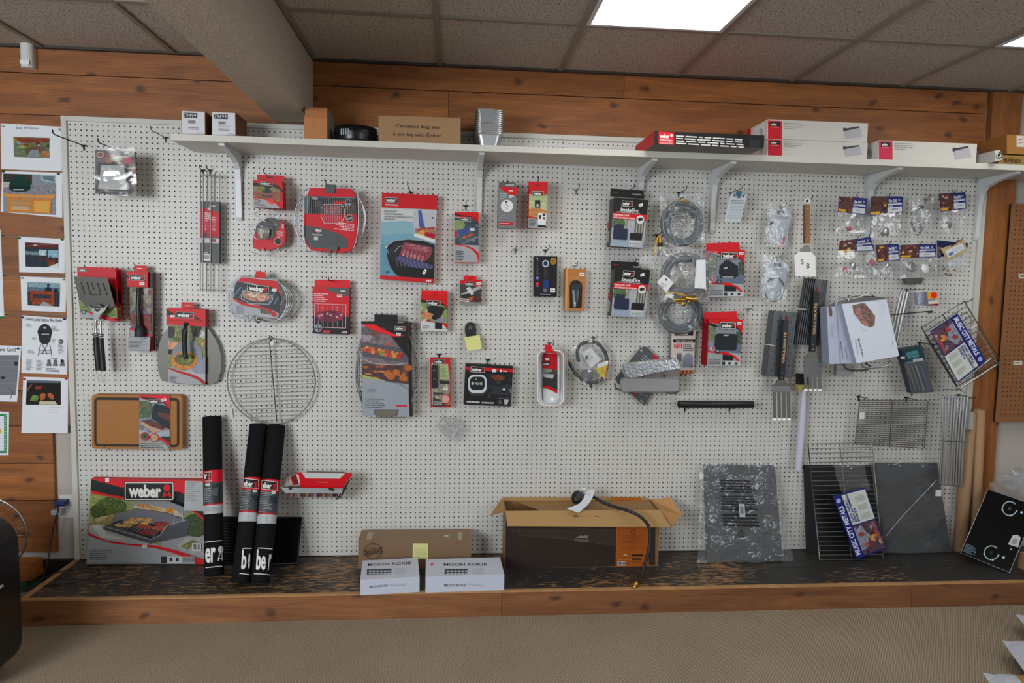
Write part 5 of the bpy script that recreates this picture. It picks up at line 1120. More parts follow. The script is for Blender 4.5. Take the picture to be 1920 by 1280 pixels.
# ---- black plastic clip with a yellow note
t = Thing('black_clip', 'oval black plastic clip with an open top hanging above a yellow note', 'clip', PY(881, 632, .03))
b = MB(); f, _ = face_of([(871, 604), (893, 604), (893, 632), (871, 632)], .045)
o = [(874, 632), (871.5, 622), (872, 612), (876, 606), (882, 604), (888, 605.5), (892, 611), (893, 620), (892, 631)]; P = [f.pt(*c) for c in o]; b.prism(P, [p+V((0, .035, 0)) for p in P], 'rubber'); A = Art(b, f, 'rubber'); A.E(883, 613.5, 6.5, 6, '#fff').P([(878, 617), (882, 609), (885, 617)], '#fff', 'wire').P([(877, 622), (889, 622), (888, 629), (878, 629)], '#fff', 'black_plastic')
t.part('clip_body', b)
b = MB(); Pn = [PY(870.5, 632, .052), PY(899, 628, .052), PY(903.5, 654, .06), PY(876, 657.5, .062)]; f = Face(Pn[0], Pn[1], Pn[3]); b.prism(Pn, [p+V((0, .0005, 0)) for p in Pn], 'paper', '#d8d79a'); A = Art(b, f, 'paper'); A.small((874, 633), (896, 630), (876, 642), 3, '#b9b884', 3, fill=.15)
single('sticky_note', b, 'pale yellow handwritten note stuck on the front of the black clip', 'note', Pn[3])

# ---- lighter / torch pack
q = [(806, 671), (844, 671), (845.5, 763), (807.5, 763)]
t = T0('lighter_pack', 'narrow red-edged pack with a black lighter and a green note print, low in the middle', 'package', q)
b = MB(); f = carton(b, q, .05, .042, '#b11a30', '#8f1226'); A = Art(b, f)
photo(A, [(808, 677), (843, 677), (844.5, 758), (809, 758)], 51, ['#8f8b80', '#a6a294', '#6d6a62', '#b5b0a4'], 14); A.P([(806, 671), (844, 671), (844, 700), (838, 686), (828, 681), (808, 680)], '#c81a32')
A.P([(824, 683), (840, 682), (842, 711), (825, 711)], '#a9b58c').small((826, 686), (840, 686), (826, 708), 7, '#7c8a62', 3).P([(824, 713), (842, 714), (843, 720), (824, 719)], '#39342e').sticker(835, 728, 9, 4).E(835, 748, 8, 7, '#c9a89a').ring(836, 748, 9, 9, 1.4, '#c81a32').P([(812, 735), (831, 736), (831, 740), (813, 740)], '#4b4744').P([(810, 744), (822, 748), (834, 756), (834, 761), (811, 761)], '#45403c').small((813, 752), (832, 753), (813, 759), 3, '#cfcac4', 1, .8).line([(811, 679), (811, 760)], .8, '#d5cfc8')
A.logo((814, 673.5), (834, 673.5), (814, 681)); t.part('carton', b)
b = MB(); f, _ = face_of([(808, 684), (820, 684), (820, 728), (809, 728)], .06); P = [f.pt(*c) for c in rrq(809, 684, 820.5, 728, 4)]; b.prism(P, [p+V((0, .009, 0)) for p in P], 'black_plastic'); A = Art(b, f); A.R(811.5, 693, 818, 696, '#5c5e60').R(812, 710, 818, 711, '#77787a'); t.part('lighter', b)
hook(823, 663, .052, 'holding the narrow lighter pack', drop=.008)

# ---- bluetooth thermometer box
q = [(873, 682), (962, 687), (958, 762), (869, 758)]
t = T0('wireless_thermometer_box', 'square black box with a rounded white-rimmed thermometer picture, low in the middle', 'box', q)
b = MB(); f = carton(b, q, .06, .055, '#1c1c1e', '#101012'); A = Art(b, f)
photo(A, [(912, 700), (961, 702), (958, 752), (914, 748)], 61, ['#25272a', '#34373b', '#17191b', '#3d4146'], 12); A.P([(873, 687), (962, 691.5), (961.5, 697.5), (873, 693)], '#c8142e')
A.E(935, 708, 12, 5, rgb('#7a4628', .6), rot=4).P([(913, 722), (960, 724), (958, 742), (914, 738)], '#383b3f').E(919, 731, 4.5, 5, '#222426').E(945, 731, 5, 5, '#1b1c1e').E(945, 730, 3, 2.2, '#c9ccce').E(958, 732, 3, 4, '#6d7072')
o = [(x, y) for x, y in rrq(878, 702, 912.5, 737, 11)]; A.P([(x, y+5) for x, y in o], '#3c3e41'); A.P(o, '#c9ccd0').P(rrq(881, 706, 909, 731, 8), '#232529').T('iGrill', (891, 716), (904, 716.5), (891, 721), '#c3c6c9', .02).E(886.5, 718.5, 2.6, 3, '#b9bcc0', 10).T('1', (892, 708.5), (893, 708.5), (892, 712), '#d9d9dc')
A.small((875, 750.5), (900, 752), (875, 754), 1, '#c9c9cb', 1, .95, .8).small((903, 752), (927, 753), (903, 756), 1, '#a9a9ab', 2, .95, .8).P([(931, 744), (957, 745.5), (956, 761), (930, 759)], '#101113').line([(931, 744), (957, 745.5), (956, 761), (930, 759), (931, 744)], .6, '#6a6b6d').R(934.5, 750, 941, 757, '#5b5d60').P([(945, 749), (954, 749.5), (951, 758), (946, 758)], '#b9bbbd').small((935, 746), (954, 747), (935, 748.4), 1, '#a9a9ab', 3, .95)
A.logo((883, 686.5), (909, 688), (882.5, 697)).sticker(926.5, 694.8, 8, 5).E(939, 695, 2.4, 2.4, '#e9d9da').small((943, 694), (951, 694.4), (943, 696.6), 1, '#e9d9da', 1, .95, .8)
t.part('carton', b); hook(916, 673, .064, 'holding the square black thermometer box', drop=.01)

# ---- bubble-wrapped part hanging from wires
t = Thing('bubble_wrapped_part', 'small loose bubble-wrapped part hanging low in the middle of the board', 'package', PY(846, 828, .03))
b = MB(); crumple(b, [(826, 782), (862, 784), (872, 808), (816, 800)], .07, .012, 10, 8, 'bubble', 4, .012, back=.02); crumple(b, [(816, 797), (872, 806), (858, 830), (842, 822)], .065, .014, 10, 8, 'bubble', 9, .012, back=.015); t.part('bubble_wrap', b)
b = MB(); b.tube([PY(830, 777, .035), PY(843, 800, .03)], .0012, 5, mat='wire'); b.tube([PY(850, 776, .035), PY(849, 800, .03)], .0012, 5, mat='wire'); b.tube([PY(836, 800, .03), PY(856, 806, .03), PY(848, 818, .03)], .006, 8, mat='white_plastic'); t.part('wire_tie', b)

# ---- little string tag
b = MB(); f, P = face_of([(428.5, 765), (435.5, 766), (437, 783), (430.5, 782)], .008); b.prism(P, [p+V((0, .0008, 0)) for p in P], 'paper', '#d4d4d2'); b.tube([P[0]+V((.005, 0, 0)), PY(437, 755, .003)], .0006, 4, mat='wire')
single('price_tag', b, 'small white string tag dangling between the round grate and the leftmost black roll', 'tag', P[3], )

# ---- red printed carton trays under the basket row
t = Thing('tray_package', 'flat red and silver carton of trays sticking out from the board above the black grate', 'package', PY(595, 940, .02))
b = MB()
dT, dF = .10, .30
P = [PY(560, 886, .12), PY(660, 886, .12), PY(648, 911, .20), PY(563, 909, .20)]
f = Face(P[0], P[1], P[3]); P = [f.pt(*c) for c in ((553, 885.5), (660, 886.5), (642, 911.5), (562, 909))]; b.prism(P, [p+V((0, .004, -.012)) for p in P], 'print', '#d01c30'); A = Art(b, f)
A.P([(566.5, 886), (647, 887), (637, 897), (573, 896.5)], '#cfd2d2').P([(555, 888), (560, 890), (563, 908), (561, 908)], '#e3c9cb').T('+ For use with', (593, 902.6), (614, 903), (593, 904), '#f0dcdd', .02)
t.part('top_tray', b)
b = MB(); P = [PY(525, 910, .12), PY(535, 897, .12), PY(556, 886, .12), PY(563, 909, .2), PY(540, 911, .16)]; 
f = Face(P[0], P[2], P[3]); P = [f.pt(*c) for c in ((525, 911), (537, 897), (553, 887), (563, 909))]; b.prism(P, [p+V((0, .003, -.004)) for p in P], 'print', '#a9a49e'); A = Art(b, f); A.P([(539, 899), (550, 890), (555, 889), (562, 908), (546, 909)], '#8a3038').P([(541, 900), (545, 896), (549, 908), (545, 908.5)], '#c9b8a8'); t.part('side_flap', b)
b = MB(); f, P = face_of([(526, 913), (643, 913), (641, 925), (535, 924)], .17); b.prism(P, [p+V((0, .12, .0)) for p in P], 'print', '#a6a9ab'); A = Art(b, f); A.P([(541, 911), (550, 912), (546, 919), (541, 917)], '#2c2d2e').P([(615, 914), (628, 916), (625, 921), (617, 918)], '#2a2b2c').line([(530, 913), (640, 914)], 1.6, '#3c2a2c'); t.part('middle_tray', b)
b = MB(); f, P = face_of([(536, 925), (638, 925), (630, 933), (545, 932)], .16); b.prism(P, [p+V((0, .11, .0)) for p in P], 'print', '#8b8d8e'); A = Art(b, f)
for k in range(19): A.P([(538+5*k, 925), (544+5*k, 925), (544+5*k, 931), (538+5*k, 931)], rgb(('#6e3030', '#8a7a50', '#3c3e50', '#a05a3c', '#77788a', '#4a3028')[k*7 % 6], .6)); A.l -= 1
t.part('lower_tray', b)
b = MB(); b.tube([PY(575, 884, .02), PY(645, 885, .02)], .003, 6, mat='wire'); b.tube([PY(650, 909, .15), PY(632, 936, .15), PY(630, 934, .03)], .003, 6, mat='dark_wire'); b.tube([PY(655, 900, .13), PY(640, 930, .13), PY(632, 935, .02)], .003, 6, mat='dark_wire'); t.part('wire_frame', b)
# ================================================================== ON THE PEGBOARD, RIGHT HALF
# ---- foil drip pan around a red card
t = Thing('foil_pan_pack', 'upright crinkled foil drip pan with a red card inside, low near the middle', 'foil pan', PY(1032, 760, .03))
b = MB(); q = [(1018, 662), (1045, 664), (1045, 755), (1019, 755)]; f = carton(b, q, .045, .004, '#4c4a4a'); A = Art(b, f)
A.P([(1018, 662), (1045, 664), (1045, 694), (1018, 690)], '#b81630').P([(1017, 678), (1031, 678), (1031, 685), (1017, 685)], '#1f1b1d').T('weber', (1018, 679.5), (1030, 679.7), (1018, 684), '#d9d6d2', .03).sticker(1026, 673, 7, 4).P([(1018, 690), (1036, 692), (1034, 697), (1018, 699)], '#8f8b80').P([(1018, 699), (1038, 704), (1045, 700), (1045, 730), (1018, 722)], rgb('#3a3636', .8)).P([(1018, 700), (1040, 702), (1036, 710), (1018, 706)], '#a9adb0').P([(1018, 722), (1030, 724), (1045, 732), (1045, 738), (1028, 729), (1018, 728)], '#b81630').P([(1018, 728), (1028, 729), (1045, 738), (1045, 755), (1019, 755)], '#c3c6c4').E(1035, 748, 4, 3, '#e3e4e3')
t.part('card', b)
b = MB(); R1 = [(x, y) for x, y in rrq(1008, 657, 1057, 760, 14, 6)]; R2 = [(x, y) for x, y in rrq(1017, 661, 1048, 753, 9, 6)]; R3 = [(x, y) for x, y in rrq(1018, 664, 1046, 750, 8, 6)]
n = len(R1); vs = [PY(*p, .112) for p in R1] + [PY(*p, .108) for p in rrq(1010.5, 659.5, 1054.5, 757.5, 12, 6)] + [PY(*p, .038) for p in R2]
M['foil_dull'] = plain('foil_pan_side', '#e4e6e8', .45, .8, bump=1.0, bscale=160)
b.add(vs, [[j*n+k, j*n+(k+1) % n, (j+1)*n+(k+1) % n, (j+1)*n+k] for j in range(2) for k in range(n)], 'foil_dull', smooth=True); b.tube(vs[:n], .0034, 6, True, mat='bright_foil'); M['bright_foil'] = plain('bright_foil', '#f0f1f2', .5, .4, bump=1.0, bscale=120)
b.add([PY(*p, .038) for p in R2], [list(range(n))], 'foil_dull'); t.part('foil_pan', b)
b = MB(); f, P = face_of([(1026, 651), (1034, 644), (1036, 655), (1044, 662)], .10); f, P = face_of([(1021, 645), (1036, 648), (1036, 656), (1022, 655)], .118); b.prism(P, [p+V((0, .002, 0)) for p in P], 'print', '#d01a34'); f, P = face_of([(1022, 654), (1036, 655), (1044, 663), (1024, 661)], .117); b.prism(P, [p+V((0, .06, 0)) for p in P], 'print', '#c81830'); t.part('hang_tab', b)
hookb((1038, 640), (1030, 650), 'holding the upright foil drip pan', mat='wire', col='pale')

def coil(c, R, r, n, mat, mb, squash=1.0, jit=.012, seed=1, depth=.03, k=44, aw=0):
    rnd = random.Random(seed)
    for i in range(n):
        rr_ = R*(1-rnd.random()*.16); ox, oz = rnd.uniform(-jit, jit), rnd.uniform(-jit, jit)
        mb.tube([(c.x+ox+rr_*math.cos(t), c.y-depth*(i/n-.5)-.004*math.sin(3*t+i), c.z+oz+rr_*squash*math.sin(t)) for t in [2*math.pi*j/k for j in range(k)]], r, 8, True, mat=mat)
# ---- black hose in a bag
t = Thing('bagged_black_hose', 'short black gas hose coiled in a clear bag with a yellow warning label', 'gas hose', PY(1105, 728, .03))
b = MB(); pts = [(1068, 678), (1073, 690), (1082, 703), (1092, 712), (1105, 717), (1118, 716), (1130, 708), (1136, 695), (1138, 680), (1136, 665), (1128, 651), (1117, 642), (1104, 641), (1090, 645), (1083, 655), (1083, 668), (1085, 678)]
b.tube(smooth([PY(x, y, .05+.001*i) for i, (x, y) in enumerate(pts)], 5), .0095, 10, mat='rubber'); t.part('hose', b)
b = MB(); b.tube([PY(1067, 675, .05), PY(1070, 684, .05)], .009, 10, mat='brass'); b.tube([PY(1101, 640, .065), PY(1110, 641, .065)], .011, 10, mat='steel'); t.part('fitting', b)
b = MB(); b.lathe([(0, .05), (.026, .048), (.032, .03), (.032, .012), (.02, 0), (0, 0)], PY(1099, 703, .03), (0, -1, 0), 20, 'hose_grey'); b.lathe([(.008, 0), (.008, .03)], PY(1106, 716, .05), (.3, 0, -1), 10, 'rubber'); t.part('regulator', b)
b = MB(); f, P = face_of([(1090, 662), (1107, 651), (1128, 674), (1107, 690)], .065); b.prism(P, [p+V((0, .001, 0)) for p in P], 'paper', '#cfd2d4'); A = Art(b, f, 'paper'); A.R(1097.5, 666, 1102, 674, '#4a4c50').small((1104, 660), (1112, 668), (1098, 676), 4, '#a9acb0', 2); t.part('leaflet', b)
b = MB(); f, P = face_of([(1117, 690), (1140, 683), (1134, 710), (1126, 704)], .068); b.prism(P, [p+V((0, .001, 0)) for p in P], 'paper', '#d4c22c'); A = Art(b, f, 'paper'); A.P([(1138, 684), (1141, 683), (1135, 711), (1133, 709)], '#c8502c').small((1122, 691), (1136, 687), (1128, 702), 4, '#b09c24', 3).P([(1119, 683), (1140, 676), (1140, 683), (1121, 690)], '#dcdfe0'); t.part('warning_label', b)
b = MB(); crumple(b, [(1086, 636), (1128, 634), (1148, 700), (1110, 728)], .082, .012, 12, 12, 'film', 21, .01, back=.02); crumple(b, [(1063, 662), (1090, 636), (1110, 728), (1080, 712)], .08, .012, 8, 12, 'film', 22, .01); t.part('clear_bag', b)
hookb((1118, 628), (1112, 640), 'holding the bagged black hose', mat='wire', col='pale')

# ---- baking pans, diamond card, foil tray: three things on one pair of hooks
q = [(1209, 650), (1250, 690), (1208, 760), (1153, 716)]
t = T0('diamond_card', 'dark grey card turned on its corner behind the grey metal pans', 'card', q, .035)
b = MB(); f, _ = face_of([(1150, 650), (1260, 650), (1260, 760), (1150, 760)], .035); P = [f.pt(*c) for c in ((1202, 652), (1209, 649.5), (1214, 651), (1246, 684), (1250, 690), (1208.5, 760.5), (1205, 758), (1156, 716), (1155, 708))]; b.prism(P, [p+V((0, .012, 0)) for p in P], 'print', '#5c5f60'); A = Art(b, f)
A.P([(1224, 661), (1242, 677), (1236, 679), (1227, 677)], '#c8203c').P([(1185, 735), (1193, 734), (1192, 741), (1188, 741)], '#b8203a').T('7575', (1201, 748), (1207, 753.5), (1200, 751), '#b9babb', .02).line([(1199, 738), (1214, 742), (1212, 747)], .6, '#a9aaab').P([(1200, 657), (1204, 654), (1205, 657), (1202, 660)], '#a9aaab')
for k in range(4): A.line([(1198+3.2*k, 676-3.6*k), (1210+4*k, 684-2*k)], 1.3, '#b9bbbb')
t.part('card_board', b)
M['pan_grey'] = plain('grey_baking_pan', '#a5a7a9', .42, .7)
def pan(q, d0, d1, mat, name, label, ins=5, rim=.003, cat='baking pan', loc=None):
    """open pan hung rim against the wall: rim quad near the board, base toward the viewer"""
    t = Thing(name, label, cat, PY((q[2][0]+q[3][0])/2, q[2][1], d0)); b = MB()
    return t, b
t = Thing('baking_pan', 'pair of nested grey metal baking pans hung sideways beneath the foil tray', 'baking pan', PY(1215, 735, .05))
b = MB()
def loaf(mb, x0, y0, x1, y1, dn, df, rr0, rr1, inset, mat):
    A_ = [PY(*p, dn) for p in rrq(x0, y0, x1, y1, rr0, 5)]; B_ = [PY(*p, df) for p in rrq(x0+inset, y0+inset*.8, x1-inset*.8, y1-inset*.8, rr1, 5)]; n = len(A_)
    mb.add(A_+B_, [[k, (k+1) % n, n+(k+1) % n, n+k] for k in range(n)], mat, smooth=True); mb.add(B_, [list(range(n))], mat); mb.tube(A_, .003, 6, True, mat=mat)
loaf(b, 1164, 708, 1274, 735, .06, .145, 6, 6, 1.5, 'pan_grey'); t.part('front_pan', b)
b = MB(); P = [PY(1172, 707, .14), PY(1273, 708, .14), PY(1275, 694, .06), PY(1164, 693, .06)]; b.prism(P, [p+V((0, .002, .004)) for p in P], 'pan_grey'); b.tube([PY(1165, 708, .145), PY(1273, 709, .145)], .003, 6, mat='steel'); t.part('rear_pan', b)
b = MB(); b.tube(smooth([PY(x, y, .08) for x, y in ((1152, 718), (1156, 728), (1172, 733), (1188, 735))]), .0035, 6, mat='dark_steel'); b.tube(smooth([PY(x, y, .07) for x, y in ((1250, 736), (1258, 738), (1268, 736), (1272, 732))]), .0035, 6, mat='dark_steel'); t.part('handle', b)
t = Thing('foil_tray', 'shallow ribbed foil tray tilted on top of the grey baking pans', 'foil pan', PY(1220, 706, .12))
b = MB(); oq = [(1168, 687), (1173, 683), (1262, 673), (1270, 675), (1277, 684), (1275, 691), (1185, 707), (1178, 705)]
O = [PY(*p, .20) for p in oq]; I = [PY(*p, .185) for p in ((1174, 690), (1178, 687), (1260, 678), (1266, 679), (1271, 685), (1269, 688), (1187, 702), (1181, 700))]; n = len(O)
b.add(O+I, [[k, (k+1) % n, n+(k+1) % n, n+k] for k in range(n)], 'foil'); b.add(I, [list(range(n))], 'foil_dull'); b.tube(O, .0025, 6, True, mat='foil'); b.prism(O, [p+V((0, .03, .004)) for p in O], 'foil')
for k in range(9): x = 1192+8.6*k; b.tube([PY(x, 699-(x-1192)*.13, .187), PY(x-3, 686.5-(x-1192)*.12, .187)], .003, 6, mat='foil')
t.part('tray', b)
hook(1206, 709, .15, 'carrying the left side of the baking pans', drop=-.012, mat='dark_wire', col='grey'); hook(1247, 708, .15, 'carrying the right side of the baking pans', drop=-.012, mat='dark_wire', col='grey')

# ---- black cover boxes
def cover_box(y, dx, label, tip, tab):
    Y = lambda v: v+y
    q = [(1152+dx, Y(370)), (1216+dx*1.6, Y(375)), (1206+dx*1.9, Y(465)), (1144+dx*.8, Y(461))]
    t = T0('boxed_cover', label, 'box', q, group='black and red boxed covers'); b = MB(); f = carton(b, q, .13, .085, '#1b1b1d', '#37332f'); A = Art(b, f)
    TL, TR, BR, BL = q
    g = lambda u, v: (TL[0]*(1-u)*(1-v)+TR[0]*u*(1-v)+BR[0]*u*v+BL[0]*(1-u)*v, TL[1]*(1-u)*(1-v)+TR[1]*u*(1-v)+BR[1]*u*v+BL[1]*(1-u)*v)
    G = lambda pts, col: A.P([g(*p) for p in pts], col)
    A.logo(g(.24, .05), g(.56, .05), g(.23, .165), tw=.62); A.T('SmokeFire', g(.21, .195), g(.74, .195), g(.205, .275), '#e3e2e0', .02)
    A.small(g(.1, .28), g(.8, .28), g(.1, .30), 1, '#a9a9a9', 2, .98, .9)
    G([(0, .31), (1, .31), (1, .43), (0, .43)], '#cc1630'); A.T('PREMIUM GRILL COVER', g(.02, .335), g(.48, .335), g(.02, .37), '#efe3e2', .02).T('HOUSSE DE BARBECUE PREMIUM', g(.02, .39), g(.66, .39), g(.02, .425), '#efe3e2', .02)
    G([(0, .44), (1, .44), (1, .86), (0, .86)], rgb('#a9adb0', .9)); G([(.02, .44), (.36, .44), (.4, .56), (.25, .66), (0, .62)], rgb('#5d7050', .6)); G([(.4, .44), (.46, .44), (.46, .86), (.42, .86)], '#9a8a78'); G([(.68, .45), (.95, .45), (.95, .72), (.68, .72)], rgb('#5d6068', .8))
    for u in (.72, .8, .88): G([(u, .46), (u+.04, .46), (u+.04, .72), (u, .72)], '#a39c86')
    G([(.06, .6), (.12, .54), (.34, .54), (.36, .62), (.48, .62), (.5, .84), (.46, .86), (.08, .86), (.05, .82)], '#2b3048'); G([(.12, .55), (.33, .55), (.34, .57), (.12, .57)], '#39405c'); G([(0, .86), (1, .86), (1, 1), (0, 1)], '#9aa6b2')
    c = g(.82, .415); A.E(c[0], c[1], 7.2, 8, '#d9d9d8'); A.P([(c[0]-5, c[1]-1), (c[0]-1, c[1]-4), (c[0]+5, c[1]-3), (c[0]+4, c[1]+2), (c[0]-3, c[1]+3)], '#26282c')
    G([(.56, .7), (.93, .7), (.93, .845), (.56, .845)], '#18191b'); G([(.56, .86), (.93, .86), (.93, .975), (.56, .975)], '#c8cccc'); A.T('3', g(.58, .9), g(.62, .9), g(.58, .96), '#333', .02).small(g(.66, .88), g(.92, .88), g(.66, .96), 3, '#77797c', 4, .8); c = g(.79, .115); A.sticker(c[0], c[1], 8, 5, -18)
    t.part('carton', b)
    b = MB(); P = [PY(1152+dx-8, Y(371), .075), PY(1152+dx, Y(370), .128)]; 
    f2 = Face(f.pt(*TL), f.pt(*TL)+V((0, .08, 0)), f.pt(*BL)); A2 = Art(b, f2, lay=2); xo = TL[0]; xb = BL[0]
    A2.P([(xo-9, Y(374)), (xo-3, Y(374)), (xo-4, Y(400)), (xo-10, Y(400))], rgb('#55504a', .6)).P([(xb-5, Y(417)), (xb-1, Y(419)), (xb-2, Y(428)), (xb-6, Y(427))], '#b83040').P([(xb-5, Y(432)), (xb-1, Y(433)), (xb-3, Y(455)), (xb-7, Y(452))], '#a3a6a8')
    t.part('side_print', b)
    b = MB(); f3, P = face_of(tab, .085); b.prism(P, [p+V((0, .002, 0)) for p in P], 'print', '#19191b'); A3 = Art(b, f3); A3.T('weber', (tab[0][0]+5, tab[0][1]+5), (tab[0][0]+14, tab[0][1]+5.5), (tab[0][0]+5, tab[0][1]+8), '#b33a48', .02).T('SmokeFire', (tab[0][0]+41, tab[0][1]+9), (tab[0][0]+58, tab[0][1]+10), (tab[0][0]+41, tab[0][1]+12.5), '#c9c9c9', .01); t.part('hang_tab', b)
    hookb(tip, (tip[0]-12, tip[1]+12), 'holding the '+label.split(',')[0])
cover_box(0, 0, 'upper black boxed grill cover, left of the coiled grey hose', (1190, 344), [(1145, 353), (1207, 357), (1208, 373), (1144, 368)])
cover_box(131, 2, 'lower black boxed grill cover, partly under the bagged hose', (1193, 484), [(1146, 489), (1203, 492), (1203, 506), (1146, 505)])

# ---- kettle cover pack behind the hose bags
q = [(1259, 618), (1304, 618), (1300, 694), (1258, 694)]
t = T0('kettle_cover_box', 'pale box with a small grey kettle cover picture, half hidden under the lowest hose coil', 'box', q)
b = MB(); f = carton(b, q, .05, .045, '#c9c2bc', '#8d8a88'); A = Art(b, f)
A.P([(1265, 620), (1300, 620), (1300, 629), (1265, 629)], '#19191b').T('weber', (1268, 621), (1291, 621.5), (1268, 627.5), '#dcdad6', .03).P([(1262, 636), (1304, 636), (1303, 642), (1262, 642)], '#1c1a1a').T('BASIC KETTLE COVER', (1268, 637.5), (1299, 638), (1268, 640.5), '#d9d3cc', .01).P([(1264, 644), (1279, 644), (1279, 652), (1264, 652)], '#c02038').T('22 1/2 IN', (1266, 645), (1277, 645), (1266, 647.5), '#e9d9d9', .01).T('57 CM', (1266, 648.5), (1277, 648.5), (1266, 651), '#e9d9d9', .01).small((1281, 645), (1301, 645), (1281, 659), 4, '#55565a', 3, .7)
A.P([(1269, 662), (1278, 662), (1278, 678), (1269, 678)], '#6b6e72').P([(1280, 688), (1281, 668), (1290, 661), (1299, 667), (1299, 688)], '#8890a2').E(1297, 687, 1.5, 2, '#222').P([(1258.5, 690), (1300, 690), (1300, 694), (1258, 694)], '#c9c2bc')
t.part('carton', b)
b = MB(); f = carton(b, [(1274, 695), (1301, 695), (1301, 700), (1274, 702)], .045, .03, '#8c1a1c'); A = Art(b, f)
for k in range(4): A.P([(1276+7*k, 696), (1280+7*k, 695.4), (1277+7*k, 700), (1274+7*k, 700)], '#c9a43c'); A.l -= 1
single('patterned_red_box', b, 'thin red and yellow patterned package edge peeking below the kettle cover box', 'box', PY(1287, 702, .03))

# ---- coiled grey hose in a bag
t = Thing('bagged_grey_hose', 'grey hose neatly coiled in a clear bag, right of the upper black cover box', 'gas hose', PY(1278, 460, .05))
b = MB(); c = PY(1277, 419, .10); Rh = (PY(1314, 419, .10).x-PY(1240, 419, .10).x)/2
for i, (k, dy) in enumerate(((1.0, 0), (.9, .018), (.8, 0), (.72, .02))):
    b.tube([(c.x+Rh*k*math.cos(a)+.003*i, c.y+dy-.014, c.z-.003*i+Rh*k*1.03*math.sin(a)) for a in [2*math.pi*j/44 for j in range(44)]], .0105, 8, True, mat='hose_grey')
t.part('hose', b)
b = MB(); b.tube([PY(1270, 376, .12), PY(1290, 377, .12)], .008, 8, mat='brass'); b.tube([PY(1276, 374, .115), PY(1282, 374, .115)], .012, 8, mat='brass'); t.part('fitting', b)
b = MB(); crumple(b, [(1235, 368), (1318, 362), (1322, 455), (1248, 462)], .135, .014, 16, 16, 'film_heavy', 31, .006, back=.06); f = Face(PY(1250, 390, .15), PY(1310, 390, .15), PY(1250, 440, .15)); A = Art(b, f); A.small((1258, 398), (1308, 391), (1258, 430), 7, '#2b2c2e', 4, .7, .14); t.part('clear_bag', b)
hookb((1288, 348), (1272, 366), 'holding the bagged grey hose coil')

# ---- two heavier hoses with brass fittings in bags
def hosebag(qc, cpx, R, label, seed, d, hat):
    t = Thing('bagged_hose_kit', label, 'gas hose', PY(cpx[0], qc[2][1], d-.03)); b = MB(); c = PY(*cpx, d); rr_ = PY(cpx[0]+R, cpx[1], d).x-c.x
    for i, (k, dy) in enumerate(((1.0, 0), (.9, .018), (.82, 0), (.74, .018))):
        b.tube([(c.x+rr_*k*math.cos(a)+.005*(i % 2), c.y+dy, c.z+rr_*k*.9*math.sin(a)+.004*(i % 2)) for a in [2*math.pi*j/44 for j in range(44)]], .011, 8, True, mat='hose_grey')
    t.part('hose', b); b = MB(); crumple(b, qc, d+.035, .018, 18, 16, 'film_heavy', seed, .012, back=d-.035); t.part('clear_bag', b); return t
t = hosebag([(1222, 560), (1300, 562), (1314, 622), (1228, 622)], (1276, 588), 38, 'lower bagged grey hose coil with brass fitting, hanging under the larger cluttered bag', 41, .055, 0)
b = MB(); b.tube([PY(1262, 565, .12), PY(1276, 567, .12)], .007, 8, mat='brass'); t.part('fitting', b)
t = hosebag([(1226, 462), (1346, 470), (1328, 566), (1238, 566)], (1284, 516), 42, 'upper bagged grey hose kit with white tags, yellow straps and brass valves', 42, .16, 0)
b = MB(); g = lambda x, y, e=.20: PY(x, y, e)
b.tube([g(1262, 562), g(1278, 561), g(1292, 562)], .008, 8, mat='brass'); b.tube([g(1284, 558), g(1298, 560)], .014, 10, mat='brass')
for x in (1297, 1301, 1305): b.lathe([(.017, -.003), (.017, .003)], g(x, 560), (1, 0, 0), 12, 'brass')
b.lathe([(0, 0), (.011, .0), (.011, .006), (0, .006)], g(1281, 570), (0, -1, 0), 12, 'brass'); t.part('brass_valve', b)
M['yellow_strap'] = plain('yellow_strap', '#d9a51c', .5)
b = MB(); b.tube(smooth([g(x, y, .205) for x, y in ((1249, 550), (1262, 549), (1276, 551), (1288, 556), (1292, 566))]), .0035, 6, mat='yellow_strap'); t.part('yellow_strap', b)
for q, col in (([(1245, 514), (1264, 529), (1249, 548), (1232, 529)], '#dcdedd'), ([(1306, 487), (1323, 487), (1324, 541), (1302, 540)], '#dfe2e4'), ([(1281, 508), (1290, 508), (1290, 514), (1281, 514)], '#e2e4e4')):
    b = MB(); f, P = face_of(q, .205); b.prism(P, [p+V((0, .001, 0)) for p in P], 'paper', col); A = Art(b, f, 'paper')
    if q[0][0] == 1245: A.E(1249, 524, 2.4, 2.4, '#6b6e72', 8).small((1240, 528), (1252, 535), (1236, 536), 3, '#9a9da0', 2, .6)
    if q[0][0] == 1281: A.R(1283, 510, 1288.5, 512.5, '#4a4c4e')
    t.part('paper_tag', b)
b = MB(); f, P = face_of([(1250, 547), (1262, 549), (1262, 560), (1247, 556)], .204); b.prism(P, [p+V((0, .001, 0)) for p in P], 'paper', '#d9dbd9'); t.part('paper_tag', b)
b = MB(); crumple(b, [(1203, 480), (1228, 479), (1226, 503), (1196, 500)], .14, .008, 6, 6, 'film_milky', 44); t.part('bag_flap', b)
hook(1297, 483, .23, 'holding the cluttered bag of hose kits', r=.0028)
t = Thing('brass_hose_valve', 'small brass gas valve with a yellow strap hanging between the coils and the black boxes', 'valve', PY(1236, 478, .06))
b = MB(); b.tube([PY(1238, 442, .08), PY(1238, 455, .08)], .009, 10, mat='brass'); b.tube([PY(1238, 455, .08), PY(1238, 462, .08)], .013, 12, mat='rubber'); b.tube([PY(1238, 462, .08), PY(1236, 470, .08)], .009, 10, mat='brass'); t.part('valve_body', b)
